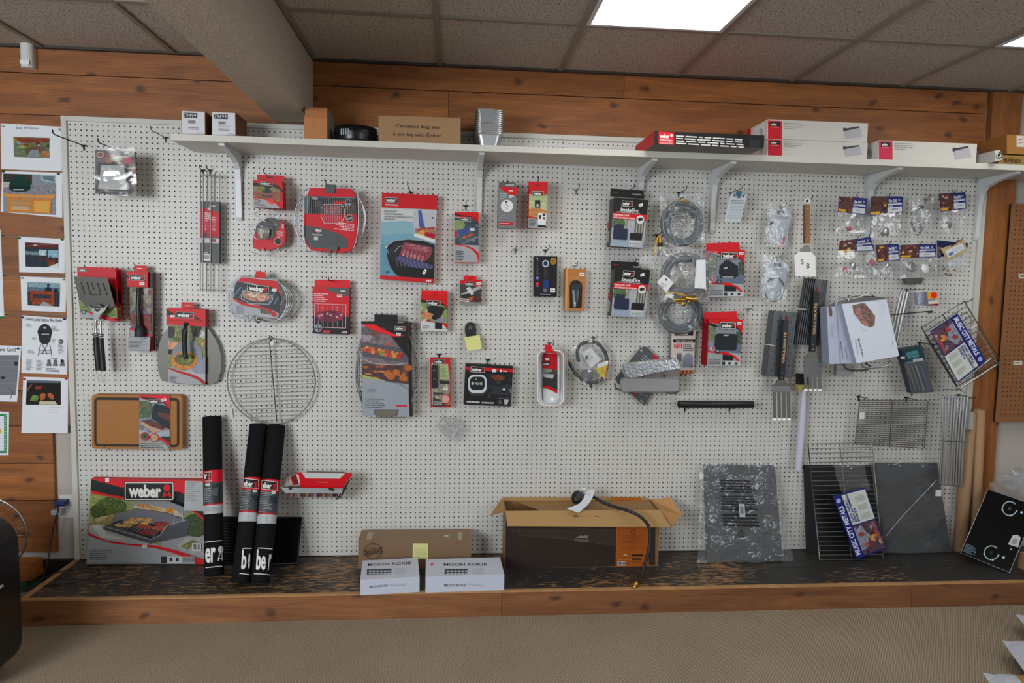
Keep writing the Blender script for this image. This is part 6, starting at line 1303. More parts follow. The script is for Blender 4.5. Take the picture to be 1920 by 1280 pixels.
M['blue_cap'] = plain('blue_rubber_cap', '#233a66', .5); b = MB(); b.tube([PY(1236, 469, .08), PY(1234, 478, .08)], .007, 10, mat='blue_cap'); t.part('blue_cap', b)
b = MB(); b.tube(smooth([PY(x, y, .085) for x, y in ((1240, 443), (1233, 445), (1229, 462), (1225, 480))]), .0045, 6, mat='yellow_strap'); t.part('yellow_strap', b)
hook(1240, 434, .09, 'behind the brass gas valve', drop=.01)

# ---- red cover boxes
def red_cover(q, tabq, tip, label, kind):
    t = T0('boxed_grill_cover', label, 'box', q, group='red and grey boxed covers'); b = MB(); f = carton(b, q, .125, .09, '#a9acae', '#a3142a'); A = Art(b, f)
    TL, TR, BR, BL = q; g = lambda u, v: (TL[0]*(1-u)*(1-v)+TR[0]*u*(1-v)+BR[0]*u*v+BL[0]*(1-u)*v, TL[1]*(1-u)*(1-v)+TR[1]*u*(1-v)+BR[1]*u*v+BL[1]*(1-u)*v)
    G = lambda pts, col: A.P([g(*p) for p in pts], col)
    G([(0, .12), (1, .12), (1, .72), (0, .66)], rgb('#8d9298', .85)); G([(0, .15), (.22, .15), (.22, .42), (0, .5)], rgb('#76806c', .6)); G([(.82, .25), (1, .25), (1, .55), (.86, .55)], rgb('#515d4c', .6)); G([(0, .56), (1, .52), (1, .72), (0, .68)], '#6c7688')
    G([(0, 0), (1, 0), (1, .34), (.88, .2), (.7, .13), (.35, .11), (0, .07)], RED); G([(0, .07), (.2, .11), (.3, .14), (.2, .17), (0, .13)], '#24181b'); G([(.8, .16), (.92, .24), (1, .36), (1, .3), (.9, .19), (.8, .14)], '#24181b')
    if kind: G([(.3, .34), (.46, .22), (.56, .22), (.82, .34), (.84, .54), (.76, .58), (.36, .56), (.28, .5)], '#22262e'); G([(.42, .38), (.52, .37), (.52, .4), (.42, .41)], '#b9bcc0'); A.E(*g(.35, .58), 2, 2.4, '#2b2d30').E(*g(.72, .58), 2, 2.4, '#2b2d30'); G([(.4, .56), (.7, .56), (.7, .59), (.4, .59)], '#9a9ea2')
    else: G([(.2, .34), (.28, .3), (.8, .3), (.86, .34), (.86, .62), (.8, .66), (.26, .65), (.19, .6)], '#22262e'); G([(.46, .32), (.6, .32), (.6, .35), (.46, .35)], '#b9bcc0')
    G([(0, .68), (.3, .68), (.6, .7), (.85, .78), (1, .9), (1, 1), (.94, .9), (.8, .82), (.5, .76), (0, .74)], RED); G([(0, .71), (.45, .74), (.45, .9), (0, .97)], '#9fa3a5'); G([(.46, .745), (.78, .78), (.78, .87), (.46, .87)], '#15161a'); G([(.42, .89), (1, .89), (1, .98), (.42, .98)], '#c3c6c7'); G([(.44, .9), (.54, .9), (.54, .97), (.44, .97)], '#3a3b3e')
    for u in (.62, .82): G([(u, .91), (u+.1, .91), (u+.08, .96), (u+.02, .96)], '#33343a')
    A.small(g(.03, .85), g(.4, .85), g(.03, .96), 4, '#5c5f62', 4, .8); c = g(.13, .62); A.E(c[0], c[1], 5, 5.4, '#c9ccce').E(c[0], c[1], 4, 4.4, '#b0636e').T('3', (c[0]-2, c[1]-2.4), (c[0], c[1]-2.4), (c[0]-2, c[1]+2.4), '#f0e3e3', .03); c = g(.3, .68); A.E(c[0], c[1], 4.6, 4.6, '#33363a').E(c[0], c[1], 3, 2, '#8f9396')
    A.logo(g(.34, .06), g(.8, .06), g(.34, .19)); c = g(.9, .07); A.sticker(c[0], c[1], 8, 5); t.part('carton', b)
    b = MB(); f3, P = face_of(tabq, .09); b.prism(P, [p+V((0, .002, 0)) for p in P], 'print', '#cf1830'); t.part('hang_tab', b)
    hookb(tip, (tip[0]-12, tip[1]+8), 'holding the '+label.split(',')[0])
red_cover([(1330, 467), (1397, 469), (1394, 557), (1328, 557)], [(1324, 456), (1386, 454), (1388, 470), (1324, 473)], (1369, 451), 'upper red boxed grill cover, right of the bagged hose kit', 1)
red_cover([(1329, 598), (1393, 600), (1388, 687), (1326, 686)], [(1320, 586), (1381, 583), (1384, 600), (1321, 606)], (1356, 583), 'lower red boxed grill cover, beside the lowest hose coil', 0)

# ---- white tag sheet, instruction bag, cable bag
t = Thing('instruction_tag', 'long white printed tag hung by a blue clip near the top right of centre', 'tag', PY(1378, 414, .1))
b = MB(); q = [(1370, 364), (1401, 365), (1388, 415.5), (1358, 414)]; f, P = face_of(q, [.13, .13, .11, .11]); b.prism(P, [p+V((0, .0008, 0)) for p in P], 'paper', '#cfd6dc'); A = Art(b, f, 'paper')
A.E(1377, 366.5, 2.2, 2.2, '#5c6066', 8).E(1394, 368, 2.2, 2.2, '#5c6066', 8).small((1371, 374), (1396, 375), (1369, 383), 3, '#85898e', 2, .95, .35).small((1370, 385), (1396, 386), (1362, 411), 9, '#a6abb0', 3, .9, .3); t.part('printed_sheet', b)
M['teal'] = plain('teal_plastic', '#2c6480', .5); b = MB(); f, P = face_of([(1382, 357), (1391, 358), (1390, 367), (1381, 366)], .14); b.prism(P, [p+V((0, .008, 0)) for p in P], 'teal'); b.tube([PY(1386, 365, .14), PY(1385, 371, .14)], .006, 8, mat='teal'); t.part('blue_clip', b)
hook(1393, 346, .155, 'holding the white printed tag', mat='wire', col='pale')
for q, s, lab, tip in (([(1441, 386), (1487, 391), (1479, 465), (1435, 459)], 0, 'clear bag with white leaflet and red-tipped probe, right of the printed tag', (1475, 379)), ([(1435, 484), (1483, 491), (1472, 566), (1426, 562)], 1, 'clear bag with white leaflet and black looped cable, under the red-probe bag', (1467, 475))):
    t = Thing('bagged_part', lab, 'package', PY(1455, q[2][1], .05), 'bagged leaflets with wires')
    b = MB(); f, P = face_of([(q[0][0]+2, q[0][1]+4), (q[1][0]-3, q[1][1]+3), (q[2][0]-4, q[2][1]-4), (q[3][0]+3, q[3][1]-5)], .06); b.prism(P, [p+V((0, .0015, 0)) for p in P], 'paper', '#c2c8d0'); A = Art(b, f, 'paper'); x, y = q[0]
    A.R(x+16, y+9, x+30, y+16, '#7d838a').small((x+8, y+18), (x+38, y+20), (x+7, y+24), 2, '#9298a0', s, .9).small((x+6, y+30), (x+36, y+32), (x+2, y+62), 9, '#a4a9b1', s+3, .9, .2); t.part('leaflet', b)
    b = MB(); g = lambda x, y: PY(x, y, .072)
    if s == 0:
        b.tube(smooth([g(1487, 393), g(1480, 420), g(1472, 440)]), .0022, 6, mat='chrome'); M['red_lead'] = plain('red_lead', '#c8324a', .5); b.tube(smooth([g(1471, 443), g(1468, 453), g(1461, 464)]), .004, 8, mat='red_lead'); b.tube(smooth([g(1461, 464), g(1446, 458), g(1440, 440), g(1445, 425), g(1450, 415)]), .0015, 6, mat='wire'); b.tube([g(1443, 422), g(1449, 415)], .004, 8, mat='rubber')
    else:
        c = g(1452, 543); R = g(1470, 543).x-c.x
        b.tube([(c.x+R*math.cos(a), c.y, c.z+R*1.18*math.sin(a)) for a in [2*math.pi*j/36 for j in range(36)]], .0024, 6, True, mat='rubber'); b.tube(smooth([g(1448, 524), g(1458, 521), g(1468, 530), g(1470, 545)]), .002, 6, mat='rubber'); b.tube([g(1478, 524), g(1462, 548)], .0015, 6, mat='wire'); b.tube(smooth([g(1454, 560), g(1460, 552), g(1462, 550), g(1456, 548)]), .0015, 6, mat='dark_wire')
    t.part('lead', b); b = MB(); crumple(b, [(q[0][0]-2, q[0][1]-10), (q[1][0]+2, q[1][1]-4), (q[2][0]+1, q[2][1]+2), (q[3][0]-2, q[3][1]+1)], .082, .006, 10, 14, 'film', 50+s, .004); t.part('clear_bag', b)
    hookb(tip, (tip[0]-10, tip[1]+10), 'holding the '+lab.split(',')[0], mat='wire', col='pale')

# ---- steel spatula engraved S B
t = Thing('wood_handled_spatula', 'bright steel spatula marked S B with a brown wooden handle', 'spatula', PY(1509, 518, .05))
M['handle_wood'] = wood('handle_wood', '#a5713d', '#80512a', '#3a2010', 'Z', .4, knots=False); M['bright_steel'] = plain('polished_light_steel', '#f1f1ee', .55, .35)
b = MB(); f, _ = face_of([(1489, 470), (1531, 472), (1530, 518), (1490, 517)], .12); P = [f.pt(*c) for c in ((1498, 472), (1520, 472), (1529, 480), (1530, 516), (1528, 518.5), (1493, 517.5), (1491, 515), (1489.5, 479))]; b.prism(P, [p+V((0, .002, 0)) for p in P], 'bright_steel'); A = Art(b, f); A.T('S', (1501.5, 485.5), (1507, 485.5), (1501.5, 495.5), '#4a4c50', .01).T('B', (1512, 493), (1518, 493), (1512, 503), '#4a4c50', .01); t.part('blade', b)
b = MB(); P = [PY(x, y, .115) for x, y in ((1509, 459), (1517, 459), (1520, 472), (1499, 472))]; b.prism(P, [p+V((0, .003, 0)) for p in P], 'dark_steel'); b.tube([PY(1509, 458, .11), PY(1518, 458.5, .11)], .0045, 8, mat='bright_steel'); t.part('neck', b)
b = MB(); f, P = face_of([(1509, 383), (1519, 383), (1519.5, 457), (1509, 456)], .115); b.prism(P, [p+V((0, .018, 0)) for p in P], 'handle_wood', (.4, .5, .2, 1)); A = Art(b, f, 'handle_wood'); A.T('Broil', (1515, 424), (1515, 413), (1517, 424), '#3a2617', .01); A.mat = 'print'; A.E(1514.5, 391, 1.1, 1.1, '#d8b48c', 8).E(1514.5, 447, 1.1, 1.1, '#c8a47c', 8); t.part('handle', b)
b = MB(); c = PY(1513.5, 377, .11); b.tube([(c.x+.014*math.cos(a), c.y, c.z+.012*math.sin(a)) for a in [2*math.pi*j/20 for j in range(20)]], .0052, 8, True, mat='bright_steel'); t.part('hanging_ring', b)
hookb((1524, 366), (1512, 376), 'holding the wood-handled spatula', r=.0028)

# ---- grill grates with fork spatulas
def grate(q, d, label, solid, handle, zip_, forkq, tines, group):
    t = Thing('grate_panel_set', label, 'grill grate', PY(q[3][0], q[2][1], d-.03), group); TL, TR, BR, BL = q
    g = lambda u, v: (TL[0]*(1-u)*(1-v)+TR[0]*u*(1-v)+BR[0]*u*v+BL[0]*(1-u)*v, TL[1]*(1-u)*(1-v)+TR[1]*u*(1-v)+BR[1]*u*v+BL[1]*(1-u)*v)
    b = MB(); M.setdefault('anodised', plain('anodised_grate', '#5f6264', .42, .6)); M.setdefault('anodised_dark', plain('dark_grate', '#3c3f41', .5, .5)); f = carton(b, q, d, .03, '#fff', mat='anodised'); A = Art(b, f, 'anodised_dark')
    if solid:
        A.mat = 'black_plastic'
        for j in range(10):
            for u in ((.3, .82) if j % 2 else (.36, .9)): c = g(u-.02*j*0, .06+j*.095); A.E(c[0], c[1], 1.3, 1.9, '#111', 8); A.l -= 1
        for u in (.02, .06, .10): A.line([g(u, 0), g(u, 1)], .9, '#ccc')
    else:
        for k in range(5): u = .06+k*.09; b.prism([f.pt(*g(u, 0), .012), f.pt(*g(u+.035, 0), .012), f.pt(*g(u+.035, 1), .012), f.pt(*g(u, 1), .012)], [f.pt(*g(u, 0)), f.pt(*g(u+.035, 0)), f.pt(*g(u+.035, 1)), f.pt(*g(u, 1))], 'anodised')
        for k in range(3): u = .78+k*.08; A.line([g(u, 0), g(u, 1)], 1.2, '#111')
    t.part('panel', b)
    b = MB(); b.tube([PY(*c, d+.014) for c in zip_], .002, 6, mat='white_plastic'); t.part('cable_tie', b)
    h = handle; b = MB(); f2, P = face_of(h, d+.035); b.prism(P, [p+V((0, .016, 0)) for p in P], 'black_plastic'); A = Art(b, f2); lx = (h[0][0]+h[1][0])/2; mv = lambda u, v: (h[0][0]*(1-u)*(1-v)+h[1][0]*u*(1-v)+h[2][0]*u*v+h[3][0]*(1-u)*v, h[0][1]*(1-u)*(1-v)+h[1][1]*u*(1-v)+h[2][1]*u*v+h[3][1]*(1-u)*v)
    A.T('GRILLGRATE', mv(.3, .72), mv(.3, .2), mv(.75, .72), '#c9a888', .03); c = mv(.5, .88); A.E(c[0], c[1], 1, 1, '#c9ccd0', 8); c = mv(.5, .96); A.E(c[0], c[1], 1, 1, '#c9ccd0', 8); c = mv(.5, -.06); A.E(*mv(.5, -.03), 2.6, 5, '#7c2c2c'); t.part('handle', b)
    b = MB(); f3, P = face_of(forkq, d+.03); b.prism(P, [p+V((0, .003, 0)) for p in P], 'dark_steel')
    FL, FR = forkq[3], forkq[2]; w = (FR[0]-FL[0]); y1 = tines[1]; ya = tines[0]
    P = [PY(FL[0], FL[1], d+.03), PY(FR[0], FR[1], d+.03), PY(FR[0]+1, ya, d+.035), PY(FL[0]-1, ya, d+.035)]; b.prism(P, [p+V((0, .002, 0)) for p in P], 'satin')
    for k in range(4):
        x = FL[0]-.5+k*(w+1-w*.19)/3; P = [PY(x, ya-1, d+.035), PY(x+w*.19, ya-1, d+.035), PY(x+w*.19+tines[2], y1, d+.038), PY(x+tines[2], y1, d+.038)]; b.prism(P, [p+V((0, .002, 0)) for p in P], 'satin')
        P = [PY(x+tines[2], y1-3, d+.0395), PY(x+tines[2]+w*.19, y1-3, d+.0395), PY(x+tines[2]+w*.17, y1+1, d+.046), PY(x+tines[2], y1+1, d+.046)]; b.prism(P, [p+V((0, .002, 0)) for p in P], 'bright_steel')
    t.part('fork_head', b)
gp = 'grate panels with black-handled fork spatulas'
grate([(1512, 521), (1553, 525), (1535, 648), (1491, 645)], .07, 'upper dark ribbed grate set with black fork spatula handle, under the spatula marked S B', 0, [(1526, 545), (1537, 546), (1529, 659), (1519, 659)], [(1493, 579), (1512, 580)], [(1519, 658), (1528, 658), (1539, 671), (1508, 670)], (707, 732, 1), gp)
grate([(1446, 582), (1494, 585), (1482, 708), (1431, 704)], .06, 'lower grey perforated grate set with black fork spatula handle, left of the white boxes', 1, [(1469, 600), (1479, 600), (1471, 712), (1461, 712)], [(1433, 645), (1453, 648)], [(1461, 711), (1471, 712), (1481, 723), (1449, 723)], (735, 787, 1), gp)
t = Thing('tube_brush', 'two short dark and yellow brush heads sticking out beside the white roll', 'brush', PY(1503, 734, .03))
for x0, x1 in ((1497, 1508), (1513, 1518)):
    b = MB(); f, P = face_of([(x0, 701), (x1, 701), (x1, 721), (x0, 721)], .05); b.prism(P, [p+V((0, .03, 0)) for p in P], 'print', '#2b231c'); M.setdefault('yel_grey', plain('yellowed_bristle', '#b0a75c', .8)); f, P = face_of([(x0, 721), (x1, 721), (x1, 733), (x0+1, 733)], .05); b.prism(P, [p+V((0, .03, 0)) for p in P], 'yel_grey'); t.part('brush_head', b)

# ---- white boxes with bent wire racks
t = Thing('rib_rack_pack', 'pair of white boxes with a rack photo, bent steel racks above and below', 'box', PY(1620, 690, .06))
q = [(1578, 570), (1662, 561), (1686, 667), (1606, 681)]
b = MB(); f = carton(b, q, .20, .10, '#d5dbe6', '#a9b0c0', shift=(.0, 0)); A = Art(b, f)
A.P([(1598, 572), (1612, 569), (1622, 568), (1630, 578), (1641, 592), (1640, 610), (1632, 614), (1615, 606), (1600, 585)], rgb('#8a6e62', .6)).P([(1601, 578), (1612, 574), (1616, 590), (1630, 608), (1622, 612), (1608, 595)], rgb('#a88078', .7)).line([(1600, 580), (1614, 574), (1618, 590), (1632, 610)], 1.6, '#6f7076').line([(1603, 574), (1618, 568), (1624, 585), (1638, 604)], 1.6, '#6f7076').line([(1614, 612), (1620, 621), (1627, 618)], .8, '#8fb0b8').line([(1596, 592), (1602, 588), (1606, 598)], .8, '#a9c0c4')
A.small((1646, 566), (1659, 564), (1650, 596), 8, '#c3c9d3', 2, .8, .2).T('Broil King', (1611, 634), (1620, 669), (1607.5, 635), '#3a3d44', .03).small((1605, 636), (1610, 665), (1603, 637), 1, '#8f949c', 1, .9).T('75', (1674, 639), (1675.5, 647), (1672, 639), '#6c6e74', .01)
t.part('front_box', b)
b = MB(); q = [(1550, 576), (1579, 572), (1604, 681), (1555, 682)]; f = carton(b, q, .165, .07, '#b9c0d0', '#9aa1b2'); A = Art(b, f)
for x in (1557, 1578): A.E(x, 584, 3.6, 10, '#77655a', rot=-6)
A.P([(1567, 572), (1569, 572), (1577, 682), (1575, 682)], '#9aa2b4').small((1556, 608), (1566, 608), (1557, 632), 6, '#a5adbd', 2).small((1580, 606), (1590, 606), (1582, 630), 6, '#a5adbd', 2).T('Broil King', (1577, 640), (1582, 672), (1574, 640), '#3f4148', .03).small((1586, 652), (1591, 674), (1583, 652), 2, '#8a90a0', 3, .9); t.part('rear_box', b)
b = MB(); g = lambda x, y, e=.15: PY(x, y, e)
b.tube(smooth([g(x, y) for x, y in ((1566, 573), (1572, 562), (1580, 557), (1586, 560), (1594, 555), (1604, 553), (1618, 552), (1632, 551), (1638, 556))]), .0045, 8, mat='chrome'); b.tube(smooth([g(x, y, .16) for x, y in ((1590, 564), (1595, 556), (1603, 554), (1612, 556), (1625, 552), (1634, 552))]), .004, 8, mat='steel'); P = [g(1552, 573), g(1580, 563), g(1640, 555), g(1662, 559), g(1660, 562), g(1580, 570)]; b.prism(P, [p+V((0, .012, 0)) for p in P], 'dark_steel')
t.part('upper_rack', b)
b = MB(); b.tube(smooth([g(x, y) for x, y in ((1580, 680), (1586, 690), (1598, 694), (1625, 693), (1632, 687), (1622, 681))]), .005, 8, mat='dark_steel'); b.tube(smooth([g(x, y, .18) for x, y in ((1616, 682), (1622, 689), (1640, 689), (1662, 686), (1670, 681), (1668, 676))]), .0045, 8, mat='chrome'); t.part('lower_rack', b)
b = MB(); f, P = face_of([(1569, 684), (1595, 684), (1591, 704), (1568, 704)], .06); b.prism(P, [p+V((0, .03, 0)) for p in P], 'steel'); t.part('steel_bracket', b)
hook(1640, 556, .22, 'inside the white rib rack boxes', drop=.0)

# ---- small parts in bags with blue header cards
hd = 'bags of small parts with blue and food-print header cards'
def partbag(q, label, d, seed, rot, body, items):
    t = Thing('bagged_grill_part', label, 'package', PY(q[3][0]+10, body[2][1], d-.02), hd); TL, TR, BR, BL = q
    g = lambda u, v: (TL[0]*(1-u)*(1-v)+TR[0]*u*(1-v)+BR[0]*u*v+BL[0]*(1-u)*v, TL[1]*(1-u)*(1-v)+TR[1]*u*(1-v)+BR[1]*u*v+BL[1]*(1-u)*v)
    b = MB(); f, P = face_of(q, d); b.prism(P, [p+V((0, .002, 0)) for p in P], 'print', '#1f2a6a'); A = Art(b, f); photo_fill(A, [g(.02, .02), g(.5, .02), g(.5, .98), g(.02, .98)], seed, ['#5a3a34', '#2a1c1c', '#8d5c50', '#b9a9a0', '#3a2426', '#a05a48', '#c9a050', '#6c2c34'], 16, .65)
    A.P([g(.52, .42), g(.97, .42), g(.97, .94), g(.52, .94)], '#c3c6cc').P([g(.52, .5), g(.97, .5), g(.97, .62), g(.52, .62)], '#24307a').P([g(0, .8), g(.3, .8), g(.28, .95), g(.02, .95)], '#c9a03c').T('Gas Grill', g(.55, .16), g(.8, .16), g(.55, .33), '#d9dce4', .03).small(g(.55, .36), g(.95, .36), g(.55, .4), 1, '#c9ccd4', 1, .95).T('Parts', g(.55, .52), g(.7, .52), g(.55, .6), '#d9dce4', .02).T(str(3000+seed*37), g(.65, .72), g(.85, .72), g(.65, .8), '#66686c', .01); c = g(.88, .22); A.E(c[0], c[1], 2, 2.4, '#8f98c4', 8)
    t.part('header_card', b); b = MB(); crumple(b, body, d+.01, .012, 9, 9, 'film', seed, .012, back=max(.01, d-.03)); t.part('clear_bag', b)
    for nm, col, x, y, rx, ry, mat in items:
        b = MB(); c = PY(x, y, d-.008); k = d/ .1; sx = PY(x+rx, y, d).x-c.x; b.lathe([(0, -.008), (sx*.7, -.006), (sx, 0), (sx*.7, .006), (0, .008)], c, (.3, -1, .2), 12, mat, col); t.part(nm, b)
    hookb(((TL[0]+TR[0])/2+6, (TL[1]+TR[1])/2-6), ((TL[0]+TR[0])/2, (TL[1]+TR[1])/2+2), 'holding the '+label.split(',')[0], mat='wire', col='pale')
M['pinkred'] = plain('pink_red_plastic', '#b8405c', .5); M['porcelain'] = plain('white_porcelain', '#d0cccb', .3)
partbag([(1573, 368), (1627, 372), (1622, 403), (1571, 397)], 'leftmost small parts bag of the upper row, with a pink and white part', .12, 1, 0, [(1572, 398), (1622, 402), (1624, 437), (1568, 436)], (('porcelain_part', '#fff', 1590, 420, 9, 8, 'porcelain'), ('pink_washer', '#fff', 1592, 427, 8, 6, 'pinkred')))
partbag([(1634, 368), (1693, 368), (1693, 398), (1632, 405)], 'second small parts bag of the upper row, with flat metal strips', .11, 2, 0, [(1634, 400), (1692, 398), (1688, 442), (1632, 444)], (('metal_clip', '#fff', 1662, 434, 10, 4, 'steel'), ('metal_clip', '#fff', 1655, 438, 6, 4, 'dark_steel')))
partbag([(1760, 363), (1810, 360), (1812, 391), (1765, 397)], 'rightmost small parts bag of the upper row, with a grey wire knot', .10, 4, 0, [(1766, 396), (1812, 391), (1806, 440), (1764, 438)], (('wire_knot', '#fff', 1779, 421, 9, 8, 'hose_grey'),))
partbag([(1575, 452), (1632, 444), (1640, 470), (1572, 473)], 'leftmost small parts bag of the lower row, with several red-banded pieces', .13, 5, 0, [(1570, 470), (1638, 468), (1646, 520), (1566, 522)], (('red_part', '#fff', 1585, 505, 7, 8, 'pinkred'), ('steel_part', '#fff', 1600, 498, 9, 8, 'steel'), ('red_part', '#fff', 1636, 492, 8, 7, 'pinkred'), ('porcelain_part', '#fff', 1626, 490, 6, 5, 'porcelain'), ('dark_part', '#fff', 1592, 511, 6, 4, 'dark_steel')))
partbag([(1642, 459), (1685, 457), (1686, 488), (1646, 492)], 'second small parts bag of the lower row, narrow and almost empty', .10, 6, 0, [(1646, 490), (1687, 488), (1690, 522), (1648, 522)], (('metal_clip', '#fff', 1664, 497, 7, 3, 'steel'),))
partbag([(1690, 459), (1755, 457), (1756, 482), (1688, 484)], 'third small parts bag of the lower row, wide with a bent metal bracket', .11, 7, 0, [(1690, 483), (1756, 482), (1756, 516), (1688, 522)], (('steel_bracket', '#fff', 1710, 500, 12, 9, 'steel'), ('steel_bracket', '#fff', 1735, 504, 12, 6, 'bright_steel')))
b = MB(); P = [PY(x, y, .05) for x, y in ((1697, 522), (1732, 520), (1728, 532), (1702, 533))]; b.prism(P, [p+V((0, .03, 0)) for p in P], 'dark_steel'); single('metal_flange', b, 'small dark metal flange behind the foot of the wide parts bag', 'metal part', P[3])
t = Thing('clear_parts_bag', 'tall clear bag with two dark connectors and a grey cord, third in the upper row', 'package', PY(1730, 448, .05), None)
b = MB(); crumple(b, [(1703, 372), (1752, 366), (1757, 437), (1708, 445)], .10, .014, 10, 14, 'film_heavy', 66, .012, back=.04); t.part('clear_bag', b)
b = MB(); g = lambda x, y: PY(x, y, .08); b.tube(smooth([g(1727, 388), g(1712, 402), g(1710, 420), g(1720, 440), g(1728, 430), g(1718, 408)]), .005, 8, mat='hose_grey'); t.part('cord', b)
b = MB(); b.tube([g(1722, 386), g(1731, 389)], .009, 8, mat='rubber'); t.part('connector', b); b = MB(); b.tube([g(1708, 401), g(1717, 402)], .009, 8, mat='rubber'); t.part('connector', b)
hookb((1744, 366), (1735, 376), 'holding the tall clear connector bag')
# last lower bag turned with a tan back label
t = Thing('turned_parts_bag', 'last parts bag of the lower row, turned to show a tan label, with brass bits', 'package', PY(1790, 525, .05))
b = MB(); f, P = face_of([(1764, 466), (1808, 450), (1814, 470), (1776, 488)], .13); b.prism(P, [p+V((0, .002, 0)) for p in P], 'print', '#b0a280'); A = Art(b, f); A.P([(1772, 470), (1804, 456), (1809, 466), (1779, 483)], '#ccd0d2').P([(1778, 475), (1787, 471), (1788, 476), (1780, 480)], '#5f6fa0').small((1783, 468), (1803, 459), (1787, 475), 4, '#8a94b4', 3, .9, .3).P([(1782, 460), (1792, 454), (1794, 456), (1784, 462)], '#2c2620'); t.part('tan_label', b)
b = MB(); f, P = face_of([(1757, 450), (1815, 456), (1814, 464), (1758, 484)], .115); b.prism(P, [p+V((0, .002, 0)) for p in P], 'print', '#1c2350'); Art(b, f).P([(1757, 462), (1768, 463), (1764, 480), (1758, 482)], rgb('#6b5a5c', .6)); t.part('header_card', b)
b = MB(); crumple(b, [(1776, 488), (1814, 470), (1812, 496), (1780, 508)], .11, .008, 8, 8, 'film_milky', 71, .006, back=.08); crumple(b, [(1762, 485), (1800, 500), (1806, 512), (1764, 518)], .08, .01, 8, 8, 'film', 72); t.part('clear_bag', b)
for x, y in ((1768, 505), (1776, 508), (1782, 501), (1779, 516), (1772, 514), (1787, 506)): b = MB(); b.tube([PY(x, y, .06), PY(x+4, y-2, .07)], .006, 8, mat='brass'); t.part('brass_fitting', b)
hookb((1806, 444), (1796, 456), 'holding the turned bag with the tan label', mat='wire', col='pale')

# ---- steel tubes, battery pack, teal pack
t = Thing('steel_burner_tubes', 'bundle of thin steel tubes slanting beside the white boxes', 'tube', PY(1675, 640, .04))
for i, x in enumerate((1690, 1696, 1702)):
    b = MB(); b.tube([PY(x, 547, .10), PY(x-25+i, 650, .10)], .0075, 10, mat='steel'); t.part('tube', b)
b = MB(); b.tube([PY(1672, 590, .002), PY(1673, 590, .12)], .003, 6, mat='dark_wire'); b.tube([PY(1673, 590, .12), PY(1748, 583, .125), PY(1750, 585, .125), PY(1740, 587, .125)], .003, 6, mat='dark_wire')
single('swing_arm_hook', b, 'long dark wire arm hook running sideways behind the steel tubes', 'hook', PY(1673, 590, 0))
t = Thing('battery_pack', 'small pack with red and yellow flame print near the right end of the board', 'package', PY(1740, 578, .1))
b = MB(); q = [(1738, 547), (1757, 549), (1760, 573), (1741, 572)]; f = carton(b, q, .14, .05, '#b9b4c0', '#8d8ca0'); A = Art(b, f)
A.P([(1738, 547), (1757, 549), (1758, 560), (1739, 559)], '#d8a02c').E(1751, 553, 6, 6, '#d83a20').P([(1740, 560), (1753, 559), (1754, 564), (1741, 565)], '#8f939a').P([(1741, 565), (1759, 563), (1760, 569), (1741, 570)], '#d9d2c0').P([(1741, 570), (1760, 568.5), (1760, 573), (1741, 573)], '#7c2f50'); t.part('carton', b)
b = MB(); crumple(b, [(1718, 546), (1740, 545), (1742, 576), (1722, 574)], .13, .01, 8, 8, 'film_heavy', 77, .01, back=.06); f, P = face_of([(1722, 548), (1739, 548), (1741, 573), (1726, 572)], .10); b.prism(P, [p+V((0, .04, 0)) for p in P], 'print', '#9aa0b8'); t.part('wrapping', b)
hook(1735, 541, .15, 'holding the flame-print battery pack', mat='wire', col='pale', drop=.005)
t = Thing('teal_blister_pack', 'slanting dark teal pack of blue and silver rods', 'package', PY(1722, 744, .06))
q = [(1690, 655), (1729, 648), (1751, 735), (1712, 738)]; b = MB(); f = carton(b, q, .13, .05, '#1c2024', '#39424e'); A = Art(b, f)
A.P([(1690, 655), (1729, 648), (1736, 677), (1698, 684)], '#27454d').P([(1698, 661), (1720, 656), (1724, 668), (1703, 673)], rgb('#4f7c84', .7)).P([(1712, 673), (1731, 671), (1730, 676), (1712, 679)], '#c3c8ca').small((1714, 674), (1729, 672), (1714, 677), 2, '#77797c').line([(1698, 680), (1735, 675)], 1.2, '#7d9498').P([(1688, 669), (1696, 668), (1697, 672), (1690, 673)], '#c9cccc')
t.part('backing', b)
for i, (x, m_) in enumerate(((1702, 'dark_steel'), (1709, 'dark_steel'), (1717, 'chrome'), (1726, 'blue_cap'))):
    b = MB(); b.tube([PY(x-1, 684, .14), PY(x+15, 731, .14)], .0062, 8, mat=m_); t.part('rod', b)
b = MB(); crumple(b, [(1695, 680), (1736, 676), (1752, 738), (1710, 742)], .152, .004, 6, 10, 'film', 79, .004); t.part('clear_blister', b)
t.part('side_panel', MB().prism([PY(1690, 655, .12), PY(1712, 740, .12), PY(1709, 744, .09), PY(1688, 664, .09)], [PY(1690, 655, .115), PY(1712, 740, .115), PY(1709, 744, .085), PY(1688, 664, .085)], 'print', '#454f5c'))
hook(1757, 646, .14, 'of long wire between the teal pack and the carded wire rack', mat='dark_wire', col='grey', drop=0)

